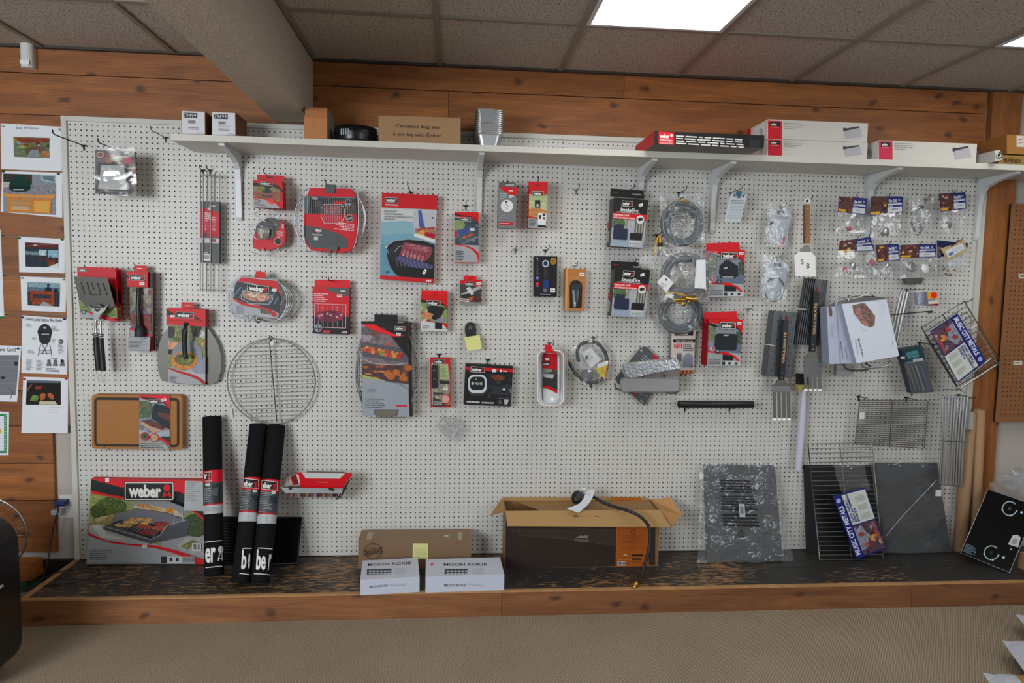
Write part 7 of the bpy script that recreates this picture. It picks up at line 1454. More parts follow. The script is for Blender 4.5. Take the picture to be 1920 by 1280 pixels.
# ---- wire racks on the right
def wiregrid(mb, q, d, nu, nv, ru, rv, mat, rim=None, wave=0):
    TL, TR, BR, BL = q; d4 = d if isinstance(d, (list, tuple)) else [d]*4
    def g(u, v, e=0): return PY(TL[0]*(1-u)*(1-v)+TR[0]*u*(1-v)+BR[0]*u*v+BL[0]*(1-u)*v, TL[1]*(1-u)*(1-v)+TR[1]*u*(1-v)+BR[1]*u*v+BL[1]*(1-u)*v, d4[0]*(1-u)*(1-v)+d4[1]*u*(1-v)+d4[2]*u*v+d4[3]*(1-u)*v+e)
    for i in range(nu): u = i/(nu-1); mb.tube([g(u, 0), g(u, 1)], ru, 6, mat=mat)
    for j in range(nv): v = j/(nv-1); mb.tube([g(0, v, ru+rv), g(1, v, ru+rv)], rv, 6, mat=mat)
    if rim: mb.tube([g(0, 0), g(1, 0), g(1, 1), g(0, 1)], rim, 8, True, mat=mat)
def mcm(b, f, q, spine):
    """blue spined card: lettering reads along the spine, food photo at one end, white panel at the other"""
    TL, TR, BR, BL = q; g = lambda u, v: (TL[0]*(1-u)*(1-v)+TR[0]*u*(1-v)+BR[0]*u*v+BL[0]*(1-u)*v, TL[1]*(1-u)*(1-v)+TR[1]*u*(1-v)+BR[1]*u*v+BL[1]*(1-u)*v)
    A = Art(b, f); photo_fill(A, [g(.02, .26), g(.48, .26), g(.48, .98), g(.02, .98)], 8, ['#5c4650', '#8d5a58', '#a8505c', '#8f8a9a', '#6b3c44', '#b07a50', '#3a2a34', '#a9a0ac'], 26, .7)
    A.P([g(.08, .26), g(.4, .26), g(.47, .5), (g(.3, .62)), g(.12, .5)], rgb('#8d8d9a', .7)).E(*g(.33, .42), 6, 4, rgb('#8a4a48', .6)).E(*g(.15, .5), 6, 4, rgb('#a8484c', .6)).E(*g(.2, .72), 5, 3, rgb('#c98c50', .7)).E(*g(.25, .78), 5, 3, rgb('#c98c50', .7))
    A.P([g(.5, .26), g(.98, .26), g(.98, .98), g(.5, .98)], '#c6cac4').P([g(0, .0), g(1, 0), g(1, .24), g(0, .24)], '#1d2878').T('MUSIC CITY METALS', g(.05, .04), g(.82, .04), g(.05, .2), '#d3d6e2', .03)
    c = g(.91, .12); A.E(c[0], c[1], 4.5, 4.5, '#aab0cc', 10)
    for i, s_ in enumerate(('GAS GRILL', 'REPLACEMENT', 'PARTS')): A.T(s_, g(.53, .29+.085*i), g(.53+.045*len(s_)*.95, .29+.085*i), g(.53, .355+.085*i), '#2a3478', .04)
    for i in range(3): A.small(g(.54+.14*i, .6), g(.64+.14*i, .6), g(.54+.14*i, .9), 7, '#8f938f', i, .8, .3)
t = Thing('carded_wire_rack', 'slanting wire rack with a blue-edged printed card, at the right edge of the pegboard', 'grill rack', PY(1800, 725, .06))
b = MB(); q = [(1728, 614), (1808, 565), (1875, 676), (1795, 724)]; wiregrid(b, q, [.10, .10, .15, .15], 3, 14, .0028, .0018, 'dark_wire', .0035); b2 = [(1740, 628), (1815, 582), (1868, 668), (1800, 712)]
t.part('wire_rack', b)
b = MB(); wiregrid(b, [(1736, 632), (1812, 584), (1872, 683), (1797, 731)], [.06, .06, .11, .11], 3, 12, .0026, .0018, 'wire', .0032); b.tube([PY(1801, 716, .16), PY(1858, 672, .16)], .005, 8, mat='chrome'); b.tube([PY(1800, 728, .15), PY(1868, 684, .15)], .005, 8, mat='steel'); t.part('rear_rack', b)
b = MB(); q = [(1795, 587), (1849, 676), (1796, 717), (1744, 621)]; f, _ = face_of(q, .165); f = Face(PY(*q[0], .145), PY(*q[1], .175), PY(*q[3], .145)); P = [f.pt(*c) for c in q]; b.prism(P, [p+V((0, .0015, 0)) for p in P], 'print', '#1d2878'); mcm(b, f, q, 0); t.part('printed_card', b)
b = MB(); b.tube(smooth([PY(1820, 616, .18), PY(1826, 612, .18), PY(1832, 608, .185)]), .003, 6, mat='white_plastic'); t.part('cable_tie', b)
b = MB(); b.tube(smooth([PY(1806, 563, .01), PY(1808, 566, .12), PY(1818, 564, .14), PY(1825, 559, .15)]), .0025, 6, mat='dark_wire'); single('wire_hook', b, 'thin curved wire hook at the top corner of the carded wire rack', 'hook', PY(1806, 563, 0))
t = Thing('cooking_grate', 'dark wire cooking grate with a white string tag, right of the fork spatulas', 'cooking grate', PY(1670, 840, .03))
b = MB(); wiregrid(b, [(1612, 750), (1740, 751), (1733, 840), (1603, 832)], .07, 2, 23, .0034, .0024, 'wire'); b.tube([PY(1673, 752, .075), PY(1668, 838, .075)], .0024, 6, mat='dark_wire'); t.part('grate_wires', b)
b = MB(); f, P = face_of([(1611.5, 774), (1616, 771), (1621, 774), (1621, 785)], .082); f, P = face_of([(1611.5, 773), (1621, 773), (1621, 785), (1611, 785)], .082); b.prism(P, [p+V((0, .001, 0)) for p in P], 'paper', '#d4d6d6'); b.tube([PY(1616, 773, .082), PY(1618, 757, .08)], .0008, 4, mat='wire'); t.part('string_tag', b)
hook(1626, 746, .08, 'holding the dark wire grate with the string tag', drop=.004); hook(1717, 748, .08, 'holding the right side of the dark wire grate', drop=.004)
t = Thing('chrome_rack', 'tall narrow chrome rack of round bars hanging at the lower right board edge', 'grill rack', PY(1785, 912, .05))
b = MB()
for k in range(9): u = k/8; b.tube([PY(1768+46*u, 742+2*u, .14), PY(1766+40*u, 828+2*u, .14), PY(1762+40*u, 905+4*u, .12)], .0045, 8, mat='rack_chrome')
for k in range(7): u = k/6; b.tube([PY(1774+44*u, 745, .12), PY(1764+42*u, 906, .105)], .0025, 6, mat='steel')
b.tube([PY(1765, 746, .12), PY(1820, 747, .12)], .0035, 6, mat='chrome'); b.tube([PY(1764, 826, .15), PY(1813, 829, .15)], .003, 6, mat='wire'); b.tube([PY(1760, 907, .12), PY(1805, 912, .12)], .003, 6, mat='chrome'); b.tube([PY(1768, 730, .06), PY(1800, 730, .1), PY(1812, 738, .12)], .0025, 6, mat='wire'); t.part('rack_bars', b)
b = MB(); f, P = face_of([(1806, 770), (1826, 772), (1824, 806), (1808, 804)], .095); b.prism(P, [p+V((0, .001, 0)) for p in P], 'paper', '#a9aba8'); t.part('side_label', b)
hook(1830, 747, .13, 'at the right board edge beside the chrome rack', mat='dark_wire', col='grey', drop=.0)

# ---- black perforated burner tube on two hooks
t = Thing('burner_tube', 'black perforated burner tube lying level on two hooks', 'burner tube', PY(1342, 770, .05))
b = MB(); A0, A1 = PY(1272, 757.5, .05), PY(1412, 758, .05); b.lathe([(.010, .01), (.0185, 0), (.0195, .002), (.0195, (A1-A0).length-.002), (.0185, (A1-A0).length), (0, (A1-A0).length)], A0, A1-A0, 20, 'black_plastic'); M['hole_disc'] = plain('bare_metal_rim', '#8f9396', .4, .8)
for k in range(22): u = .42+k*.026; p = A0.lerp(A1, u); b.lathe([(.0022, 0), (.0022, .001), (0, .001)], p+V((0, -.016, .0105)), (0, -.83, .55), 6, 'hole_disc')  # small grey metal discs mark the perforations
t.part('tube', b)
for x in (1292, 1377): hook(x, 766, .068, f'under the {"left" if x < 1300 else "right"} part of the black burner tube', drop=.004)

# ---- long white paper-wrapped roll
t = Thing('white_wrapped_tube', 'long slim white wrapped tube hanging at a slight slant below the grates', 'tube', PY(1497, 880, .02))
b = MB(); b.tube([PY(1508, 731, .05), PY(1507, 745, .05), PY(1503, 800, .05), PY(1499, 850, .05), PY(1496, 880, .05)], [.010, .014, .020, .0195, .019], 12, mat='wrap'); M['wrap'] = plain('white_wrapping', '#c3c4d6', .6, bump=.4, bscale=40); t.part('wrapping', b)
b = MB(); b.tube([PY(1509, 726, .05), PY(1508, 733, .05)], .008, 8, mat='chrome'); t.part('metal_end', b); hook(1511, 727, .06, 'holding the long white wrapped tube', drop=0, mat='wire', col='pale')
# ================================================================== ON THE SHELF
def deep(q, d, depth, col, side, name, label, cat, group=None, mat='print', drop=0):
    """carton standing on something: front quad q at distance d, going back by depth"""
    f, P = face_of(q, d); t = Thing(name, label, cat, (P[0].x, P[0].y, min(P[2].z, P[3].z)), group); b = MB()
    B = [p+V((0, depth, 0)) for p in P]; b.prism(P, B, mat, col, side); return t, b, f, Art(b, f)
def rest(q, d, z):
    """front quad of a carton resting level at height z: bottom corners found from the view, top corners above them"""
    return [V(p) for p in q]
for x, y, lab in ((340, 207, 'left of two small boxes with white end labels at the left end of the shelf'), (397, 209, 'right of two small boxes with white end labels at the left end of the shelf')):
    q = [(x, y), (x+44.5, y+2), (x+45, y+45), (x, y+44.5)]
    t, b, f, A = deep(q, .262, .17, '#8d6a4a', '#7a5638', 'labelled_box', lab, 'box', 'small boxes with white labels on the shelf')
    A.P([(x+1, y+1), (x+43.5, y+3), (x+44, y+44.5), (x+1, y+43.5)], '#d3d4d6').P([(x+4, y+4), (x+30, y+5), (x+30, y+14.5), (x+4, y+13.5)], '#1c1d22').T('79499', (x+4.6, y+5), (x+27.5, y+5.8), (x+4.6, y+13), '#dcdcdc', -.01)
    A.bars((x+12, y+17.5), (x+27, y+18), (x+12, y+25), 22, '#c0c1c4', '#4a4b50').small((x+13, y+31), (x+33, y+32), (x+13, y+36), 2, '#6a6b70', x, .9, .45).small((x+30, y+41), (x+42, y+41.5), (x+30, y+43), 1, '#8a8b90', 2, .9)
    if x > 390: A.small((x+12, y+26), (x+36, y+27), (x+12, y+30), 2, '#8a8b90', 3, .9, .3)
    t.part('carton', b)
t, b, f, A = deep([(570, 201), (613, 202.5), (613.5, 264), (569.5, 262)], .252, .18, '#a87248', '#8c8a84', 'kraft_box', 'upright brown carton beside the black pan on the shelf, below the ceiling beam', 'box', mat='print')
A.P([(569.8, 221), (613, 222), (613.5, 264), (569.5, 262)], '#b47f50').R(570, 201, 572, 216, '#3a2a1c').line([(588, 228), (588.4, 240)], .6, '#8f6238'); t.part('carton', b)
b = MB(); c = PY(667, 262, .16); R = (PY(707, 245, .2).x-PY(626, 245, .2).x)/2; c.z = 2.2; hgt = .078
b.lathe([(0, .001), (R*.93, .001), (R*.96, .02), (R*.99, .05), (R, hgt), (R*.985, hgt), (R*.95, .03), (0, .025)], c, (0, 0, 1), 40, 'gloss_black')
b.lathe([(R*1.0, .046), (R*1.03, .05), (R*1.0, .054)], c, (0, 0, 1), 40, 'gloss_black')
t = Thing('black_pan', 'round glossy black pan on the shelf beside the log set carton', 'pan', c); t.part('pan_body', b)
for k in range(4): b = MB(); a = math.radians(238+7*k); p = c+V((R*1.005*math.cos(a), R*1.005*math.sin(a), .045)); b.box(p.x-.003, p.x+.003, p.y-.003, p.y+.003, p.z-.014, p.z+.014, 'chrome'); t.part('rivet', b)
t, b, f, A = deep([(709.5, 216), (863.5, 221), (863.5, 271), (710, 268.2)], .245, .19, '#a08263', '#8a6d50', 'log_set_carton', 'wide brown carton marked Ceramic log set on the shelf', 'box')
A.T('Ceramic log set', (741, 232.5), (825, 235.5), (741, 240.5), '#2b211a', .018).T('6 pcs log with Ember', (737, 247.5), (828, 251), (737, 256), '#2b211a', .014).small((709.5, 216), (760, 217.6), (709.5, 217), 1, '#6b533c', 2); t.part('carton', b)
t = Thing('foil_pan_stack', 'tall stack of foil loaf pans with a paper band on the shelf', 'foil pan', PY(920, 272, .26))
b = MB(); x0, x1 = PY(891.5, 205, .275).x, PY(945, 205, .275).x; cx = (x0+x1)/2; w_ = (x1-x0)/2; zb = 2.2; zt_ = PY(920, 203, .27).z
def rrz(w, d0, d1, z, r=.02, n=4):
    o = []
    for cx_, cy_, a in ((w-r, -d1+r, -90), (w-r, -d0-r, 0), (-w+r, -d0-r, 90), (-w+r, -d1+r, 180)): o += [(cx+cx_+r*math.cos(math.radians(a+90*k/n)), cy_+r*math.sin(math.radians(a+90*k/n)), z) for k in range(n+1)]
    return o
lay = [(w_*.68, zb+.001), (w_*.86, zb+.052)]; H = zt_-zb
for k in range(12):
    z = zb+.056+(H-.06)*k/11.6
    lay += [(w_*.88, z-.0015), (w_*.98, z), (w_*.98, z+.003), (w_*.9, z+.0045)]
vs = []; 
for w2, z in lay: vs += rrz(w2, .02+(w_-w2)*.6, .275-(w_-w2)*.6, z)
n = 20; b.add(vs, [[j*n+k, j*n+(k+1) % n, (j+1)*n+(k+1) % n, (j+1)*n+k] for j in range(len(lay)-1) for k in range(n)] + [[(len(lay)-1)*n+k for k in range(n)]], 'rack_chrome', smooth=False); t.part('pans', b)
b = MB(); f, P = face_of([(900, 203), (926, 204), (926, 231), (902, 230)], .2785); b.prism(P, [p+V((0, .003, 0)) for p in P], 'paper', '#8b8d8e'); Art(b, f, 'paper').T('5417', (909, 227), (917, 227.4), (909, 229.4), '#8a4a48', .01); t.part('paper_band', b)
# black and red flat carton overhanging the shelf edge
d = .445; P = [PY(1227, 245.5, d), PY(1433, 258, d), PY(1432, 280.5, d), PY(1226.5, 270.5, d)]; P[2].z = P[3].z = 2.2008; hh = P[0].z-P[3].z; P[1].z = P[0].z; P[1].x = P[2].x; P[0].x = P[3].x
t = Thing('overhanging_carton', 'flat black and red carton with white print, jutting out past the shelf front', 'box', P[3]); b = MB(); b.prism(P, [p+V((-.0, .33, 0)) for p in P], 'print', '#191a1c', '#c01a30'); b.poly([(P[3].x, P[3].y+.0, P[3].z-.0004), (P[2].x, P[2].y, P[3].z-.0004), (P[2].x, P[2].y+.33, P[3].z-.0004), (P[3].x, P[3].y+.33, P[3].z-.0004)], 'print', '#77736c')
f = Face(P[0], P[1], P[3]); A = Art(b, f); A.P([(1235, 246.6), (1264, 248.2), (1264, 271.4), (1235, 270)], '#cf1c38').T('weber', (1237.5, 250), (1255, 251), (1237.5, 259), '#e8e0de', .035).E(1259, 254, 2.4, 3, '#e8e0de').T('CRAFTED', (1237.5, 261), (1261, 262.3), (1237.5, 264), '#e8e0de', .02).T('OUTDOOR KITCHEN', (1237, 266.8), (1261, 268), (1237, 269), '#e8e0de', .01)
A.small((1267.5, 252.5), (1395, 260), (1267.5, 271), 4, '#d0cecb', 3, .97, .5).P([(1404, 260.5), (1425, 261.8), (1425, 277.5), (1404, 276.3)], '#2f3032'); t.part('carton', b)
def longbox(bl, br, ztop, d, z, label, pink, skip=0):
    L, R = PY(*bl, d), PY(*br, d); L.z = R.z = z; h = ztop
    P = [V((L.x, L.y, z+h)), V((R.x, R.y, z+h)), V(R), V(L)]; f = Face(P[0], P[1], P[3]); t = Thing('long_white_carton', label, 'box', L, 'long white and red cartons at the right end of the shelf'); b = MB()
    b.prism(P, [p+V((0, .235, 0)) for p in P], 'print', '#c9c6c0', '#d2d0cb'); A = Art(b, f); W = br[0]-bl[0]; H = 0
    pr = lambda u, v: (bl[0]+(br[0]-bl[0])*u + 0, bl[1]+(br[1]-bl[1])*u - v)
    s = h/ (PY(bl[0], bl[1]-30, d).z-PY(bl[0], bl[1], d).z)*30
    g = lambda u, v: pr(u, s*(1-v))
    A.P([g(.01, .02), g(.15, .02), g(.15, .95), g(.01, .95)], pink).logo(g(.035, .1), g(.125, .1), g(.035, .3), frame=False, fg='#e8e4e2').P([g(.03, .08), g(.13, .08), g(.13, .3), g(.03, .3)], '#2b1c20').T('weber', g(.04, .12), g(.1, .12), g(.04, .27), '#e3dfdc', .03).T('ORIGINAL', g(.045, .33), g(.12, .33), g(.045, .37), '#e8d0d2', .01)
    A.small(g(.17, .08), g(.38, .09), g(.17, .46), 4, '#8a8d92', 5, .4, .3).small(g(.17, .8), g(.23, .8), g(.17, .84), 1, '#a9b0b8', 2, .9)
    A.P([g(.78, .36), g(.935, .24), g(.955, .68), g(.79, .84)], '#b0b0b4').P([g(.775, .3), g(.92, .15), g(.925, .23), g(.78, .42)], '#3c3a48').P([g(.765, .27), g(.785, .24), g(.785, .44), g(.765, .42)], '#2b2934'); t.part('carton', b)
    b = MB(); x = L.x; y0 = L.y; b.poly([(x-.0004, y0+.03, z+h*.1), (x-.0004, y0+.15, z+h*.1), (x-.0004, y0+.15, z+h*.9), (x-.0004, y0+.03, z+h*.9)], 'print', '#d9d7d4'); b.poly([(x-.0006, y0+.05, z+h*.25), (x-.0006, y0+.09, z+h*.5), (x-.0006, y0+.09, z+h*.8), (x-.0006, y0+.05, z+h*.6)], 'print', '#a3b4ba'); b.poly([(x-.0006, y0+.19, z), (x-.0006, y0+.234, z), (x-.0006, y0+.234, z+h), (x-.0006, y0+.19, z+h)], 'print', pink); t.part('end_print', b)
h1 = PY(1438, 260.5, .264).z-2.2
longbox((1438, 293), (1625, 300), h1, .264, 2.2005, 'lower of the two stacked long white cartons with a red end square', '#c41a34')
h2 = PY(1439, 223, .264).z-2.2-h1-.003
longbox((1438, 261.5), (1625.5, 268), h2, .264, 2.2005+h1+.0015, 'upper of the two stacked long white cartons with a red end square', '#c41a34')
longbox((1646, 301), (1829.5, 306), PY(1647, 263, .264).z-2.2, .266, 2.2005, 'single long white carton with a pink end square, right of the stacked pair', '#c42a52')
# right end: tube carton, kraft cartons
t = Thing('white_tube_carton', 'slim white carton with an open rolled end poking out at the right of the shelf', 'box', PY(1860, 303, .3)); b = MB()
P = [PY(1866, 282, .33), PY(1874, 281.5, .33), PY(1879, 287, .33), PY(1879, 299, .33), PY(1866, 303, .33)]; P = [V((p.x, p.y, max(p.z, 2.2012))) for p in P]; b.prism(P, [p+V((-.02, .3, 0)) for p in P], 'print', '#bfbcb8'); c = PY(1873, 291, .331); b.lathe([(.016, 0), (.016, .003), (.006, .003), (.006, 0)], c, (0, -1, 0), 16, 'steel'); b.lathe([(0, 0), (.006, .0005)], c, (0, -1, 0), 12, 'rubber'); t.part('carton', b)
t, b, f, A = deep([(1888, 252), (1960, 256), (1960, 292), (1888, 288)], .215, .19, '#a77c4c', '#9a6f42', 'kraft_box', 'upper brown carton at the far right end of the shelf, with a white label', 'box'); A.P([(1906, 254), (1925, 255), (1925, 276), (1906, 275)], '#d6d2c4').line([(1910, 262), (1920, 260)], 1.2, '#b03030').line([(1909, 269), (1920, 266)], .8, '#333'); t.part('carton', b)
t, b, f, A = deep([(1872, 290), (1960, 294), (1960, 309), (1872, 306.5)], .222, .20, '#9f8250', '#8a6c40', 'kraft_box', 'lower brown carton marked BURNER at the far right end of the shelf', 'box'); A.T('BURNER', (1882, 296), (1915, 298), (1882, 304), '#3a2a18', .03); t.part('carton', b)

# ================================================================== ON THE PLATFORM
# big boxed grill box at the left
t = Thing('grill_box_carton', 'large carton with a grill tray photo and a big white-framed logo, lower left', 'box', PY(270, 1057, .06)); b = MB()
P = [PY(172, 893, .035), PY(390, 897, .035), PY(388, 1057, .07), PY(161, 1057, .07)]; f = Face(P[0], P[1], P[3]); P = [f.pt(*c) for c in ((171, 897), (388, 900), (386, 1057), (162, 1057.5))]; B = [V((p.x, min(-.002, p.y+.045), max(p.z, ZP+.001))) for p in P]; P = [V((p.x, p.y, max(p.z, ZP+.001))) for p in P]
b.prism(P, B, 'print', '#9b9da0', '#c2c2be'); b.poly([P[0]+V((0, 0, .0006)), P[1]+V((0, 0, .0006)), B[1]+V((0, 0, .0006)), B[0]+V((0, 0, .0006))], 'print', '#b81c30')
A = Art(b, f); q = [(169, 922), (385, 925), (385, 1030), (166, 1000)]
A.P([(170, 920), (384, 925), (384, 1050), (165, 1002)], rgb('#8f9668', .8)); A.P([(170, 922), (235, 930), (235, 975), (168, 985)], rgb('#9aa060', .7)); A.E(208, 950, 30, 19, rgb('#5d6d38', .55)).E(185, 958, 16, 14, rgb('#4f5e30', .55)).E(366, 985, 26, 22, rgb('#46562f', .55)).P([(168, 978), (190, 970), (215, 962), (230, 978), (190, 986), (168, 984)], rgb('#9a8a5c', .75)).E(190, 972, 12, 4, rgb('#a9a880', .8), rot=-18)
A.P([(168, 984), (215, 984), (290, 1020), (350, 1035), (330, 1040), (180, 1010), (167, 1002)], '#aeb0ae').P([(172, 985), (186, 983), (200, 1000), (240, 1012), (190, 1008)], '#c6c8c6')
A.P([(242, 942), (300, 938), (350, 948), (352, 962), (330, 968), (262, 952)], '#8e8e94').P([(246, 950), (265, 944), (330, 956), (345, 968), (310, 966)], rgb('#bdb3a4', .8)).E(270, 948, 14, 4, rgb('#b98a5c', .65), rot=8).E(290, 954, 14, 4, rgb('#c09868', .65), rot=8).E(318, 957, 9, 6, rgb('#c09040', .65))
A.P([(194, 986), (209, 981), (216, 962), (258, 953), (312, 960), (352, 975), (358, 972), (350, 1005), (282, 1019), (193, 992)], '#58585e').P([(209, 981), (217, 962), (258, 954), (312, 962), (348, 976), (312, 985), (302, 1000), (282, 1010)], '#77787e').P([(209, 981), (225, 975), (310, 984), (300, 1002), (284, 1011)], '#2b2b30')
for k in range(13): A.line([(214+6*k, 983+2*k), (236+5.4*k, 976+1.2*k)], .8, '#a9abae'); A.l -= 1
A.l += 1
for x, y, rx, ry, c in ((232, 985, 17, 3.4, '#c09a68'), (246, 979, 15, 3.4, '#c09a68'), (256, 973, 16, 3.4, '#b98f60'), (278, 975, 7, 5, '#b99a54'), (270, 982, 8, 4, '#c9a060'), (270, 987, 15, 4, '#9a5044'), (303, 982, 15, 5, '#8a4038'), (297, 990, 14, 4, '#a86048'), (278, 998, 18, 5.5, '#7c3a38')): A.E(x, y, rx, ry, rgb(c, .6), 14, rot=2)
A.line([(327, 965), (325, 985)], 1, '#c9cbcc').line([(342, 958), (343, 975), (349, 975)], 1, '#c9cbcc').line([(193, 986), (283, 1011), (300, 1003), (313, 985), (350, 974)], 1.2, '#a9abb0')
A.P([(330, 1022), (352, 1004), (384, 1008), (384, 1045), (345, 1034)], rgb('#a9a8a4', .85)).P([(338, 1024), (360, 1012), (372, 1014), (352, 1030)], rgb('#7b8050', .5))
A.P([(171, 897), (388, 900), (386, 985), (378, 972), (366, 962), (345, 950), (320, 940), (290, 936), (235, 936), (200, 930), (170, 925)], '#cc1c2c').P([(171, 898), (190, 903), (225, 913), (260, 917), (300, 920), (335, 930), (365, 948), (384, 966), (384, 960), (366, 940), (338, 922), (330, 934), (300, 930), (235, 932), (200, 926), (170, 919)], '#1b1b1f').P([(335, 930), (350, 936), (370, 950), (384, 965), (384, 972), (365, 955), (345, 944), (330, 938)], '#1b1b1f')
A.P([(166, 997), (175, 1003), (200, 1013), (240, 1019), (290, 1022), (330, 1031), (360, 1042), (384, 1050), (386, 1057), (165, 1057)], '#cc1c2c').P([(165.5, 1003), (180, 1009), (210, 1018), (250, 1023), (290, 1027), (320, 1035), (345, 1044), (366, 1057), (162, 1057)], '#a3a7a9').line([(163, 1055), (302, 1055.5)], 1, '#3c3f42')
q = rrq(232.5, 902.5, 326.5, 938.5, 3); A.P(q, '#18181b').P(rrq(234, 904, 325, 937, 2.5), '#dedcd8').P(rrq(235.5, 905.5, 323.5, 935.5, 2), '#18181b').T('weber', (241, 908), (302, 908.5), (241, 932.5), '#dedcd8', .045)
A.E(313, 914, 6.6, 6.4, '#cc1c2c').P([(308, 922), (311, 922), (308, 932), (304, 932)], '#cc1c2c').P([(315, 922), (318, 922), (322, 932), (318, 932)], '#cc1c2c').P([(307, 926), (319, 926), (320, 929), (306, 929)], '#cc1c2c').R(311.5, 907, 314.5, 909, '#cc1c2c')
A.P([(347, 901), (384, 902), (383, 958), (345, 957)], '#b9bcbe').small((350, 903), (380, 904), (349, 940), 9, '#8a8d90', 4, .4, .3).sticker(201, 899.5, 7, 7).sticker(271, 1024, 9, 5).small((168, 1029), (215, 1030), (167, 1050), 6, '#4b4f52', 2, .6, .35).bars((360, 1018), (377, 1019), (360, 1032), 8, '#d3d3d1', '#55585a').P([(302, 1043), (313, 1043), (313, 1056), (302, 1056)], '#2a2c2e').P([(313, 1043), (341, 1043), (341, 1056), (313, 1056)], '#c6c9ca').R(318, 1045, 323, 1052, '#2b2b2c').R(330, 1045, 335, 1052, '#2b2b2c').bars((341, 1043), (366, 1043.5), (341, 1055), 16, '#a9abac', '#6f7274')
t.part('carton', b)
# black cast grid behind the rolls
t = Thing('black_cast_grate', 'black cast cooking grate standing behind the black rolls', 'cooking grate', PY(510, 1065, .1)); b = MB()
P = [PY(416, 970, .02), PY(565, 971, .02), PY(558, 1064, .12), PY(414, 1064, .12)]; P[2].z = P[3].z = ZP+.002
g = lambda u, v, e=0: P[0].lerp(P[1], u).lerp(P[3].lerp(P[2], u), v)+V((0, -e, e*.2))
b.tube([g(0, 0), g(1, 0), g(1, 1, .0)+V((0, 0, .01)), g(0, 1)+V((0, 0, .01))], .007, 8, True, mat='gloss_black')
for k in range(15): v = .03+.88*k/14; b.prism([g(.01, v, .01), g(.99, v, .01), g(.99, v+.058, .002), g(.01, v+.058, .002)], [g(.01, v-.002, -.003), g(.99, v-.002, -.003), g(.99, v+.055, -.006), g(.01, v+.055, -.006)], 'gloss_black')
t.part('grate', b); b = MB()
for k in range(11): v = .05+.088*k; b.tube([g(.42, v, .013), g(.428, v, .016)], .0035, 6, mat='steel')
# three wrapped rolls, leaning on the board
class Cyl:
    def __init__(s, A_, B_, R): s.A, s.R = V(A_), R; s.ax = (V(B_)-V(A_)).normalized()
    def pt(s, px, py, off=0):
        r = ray(px, py); R = s.R+off; w = CAM-s.A; a = r-s.ax*r.dot(s.ax); c = w-s.ax*w.dot(s.ax)
        A_, B_, C_ = a.dot(a), 2*a.dot(c), c.dot(c)-R*R; D = B_*B_-4*A_*C_
        return CAM+r*((-B_-math.sqrt(max(D, 0)))/(2*A_))
def roll(top, bot, R, label, lab, what, lines, printq):
    T_, B_ = PY(*top, R+.004), PZ(*bot, ZP+.004); B_.z = ZP+.004+R*.25
    t = Thing('rolled_mat', label, 'rolled mat', (B_.x, B_.y, ZP), 'black rolled mats with printed sleeves'); ax = T_-B_; H = ax.length; b = MB()
    b.lathe([(R*.2, 0), (R*.94, 0), (R, .008), (R, H-.006), (R*.97, H), (R*.6, H+.001), (0, H-.004)], B_, ax, 36, 'fabric_black'); t.part('rolled_fabric', b)
    cf = Cyl(B_, T_, R); a = ax.normalized()
    def h_of(px, py): return (cf.pt(px, py)-B_).dot(a)
    (lx, y0, y1) = lab; sl = MB(); h1, h0 = h_of(lx, y0), h_of(lx-(y1-y0)*(top[0]-bot[0])/(bot[1]-top[1])*1.0, y1)
    for u0, u1, col in ((0, .085, '#c8203a'), (.085, .2, '#b9bcbe'), (.2, .235, '#c01c34'), (.235, .72, '#4b4f54'), (.72, 1, '#cb1c34')):
        sl.lathe([(R+.0008, h0+(h1-h0)*u0*1.0), (R+.0008, h0+(h1-h0)*u1)], B_, ax, 36, 'print', col if u0 else '#b5b8ba')
    class CF: pass
    A = Art(sl, cf); A.l = 5; return t, sl, A, cf, B_, ax, R
def line_h(px, py, top, bot): return px
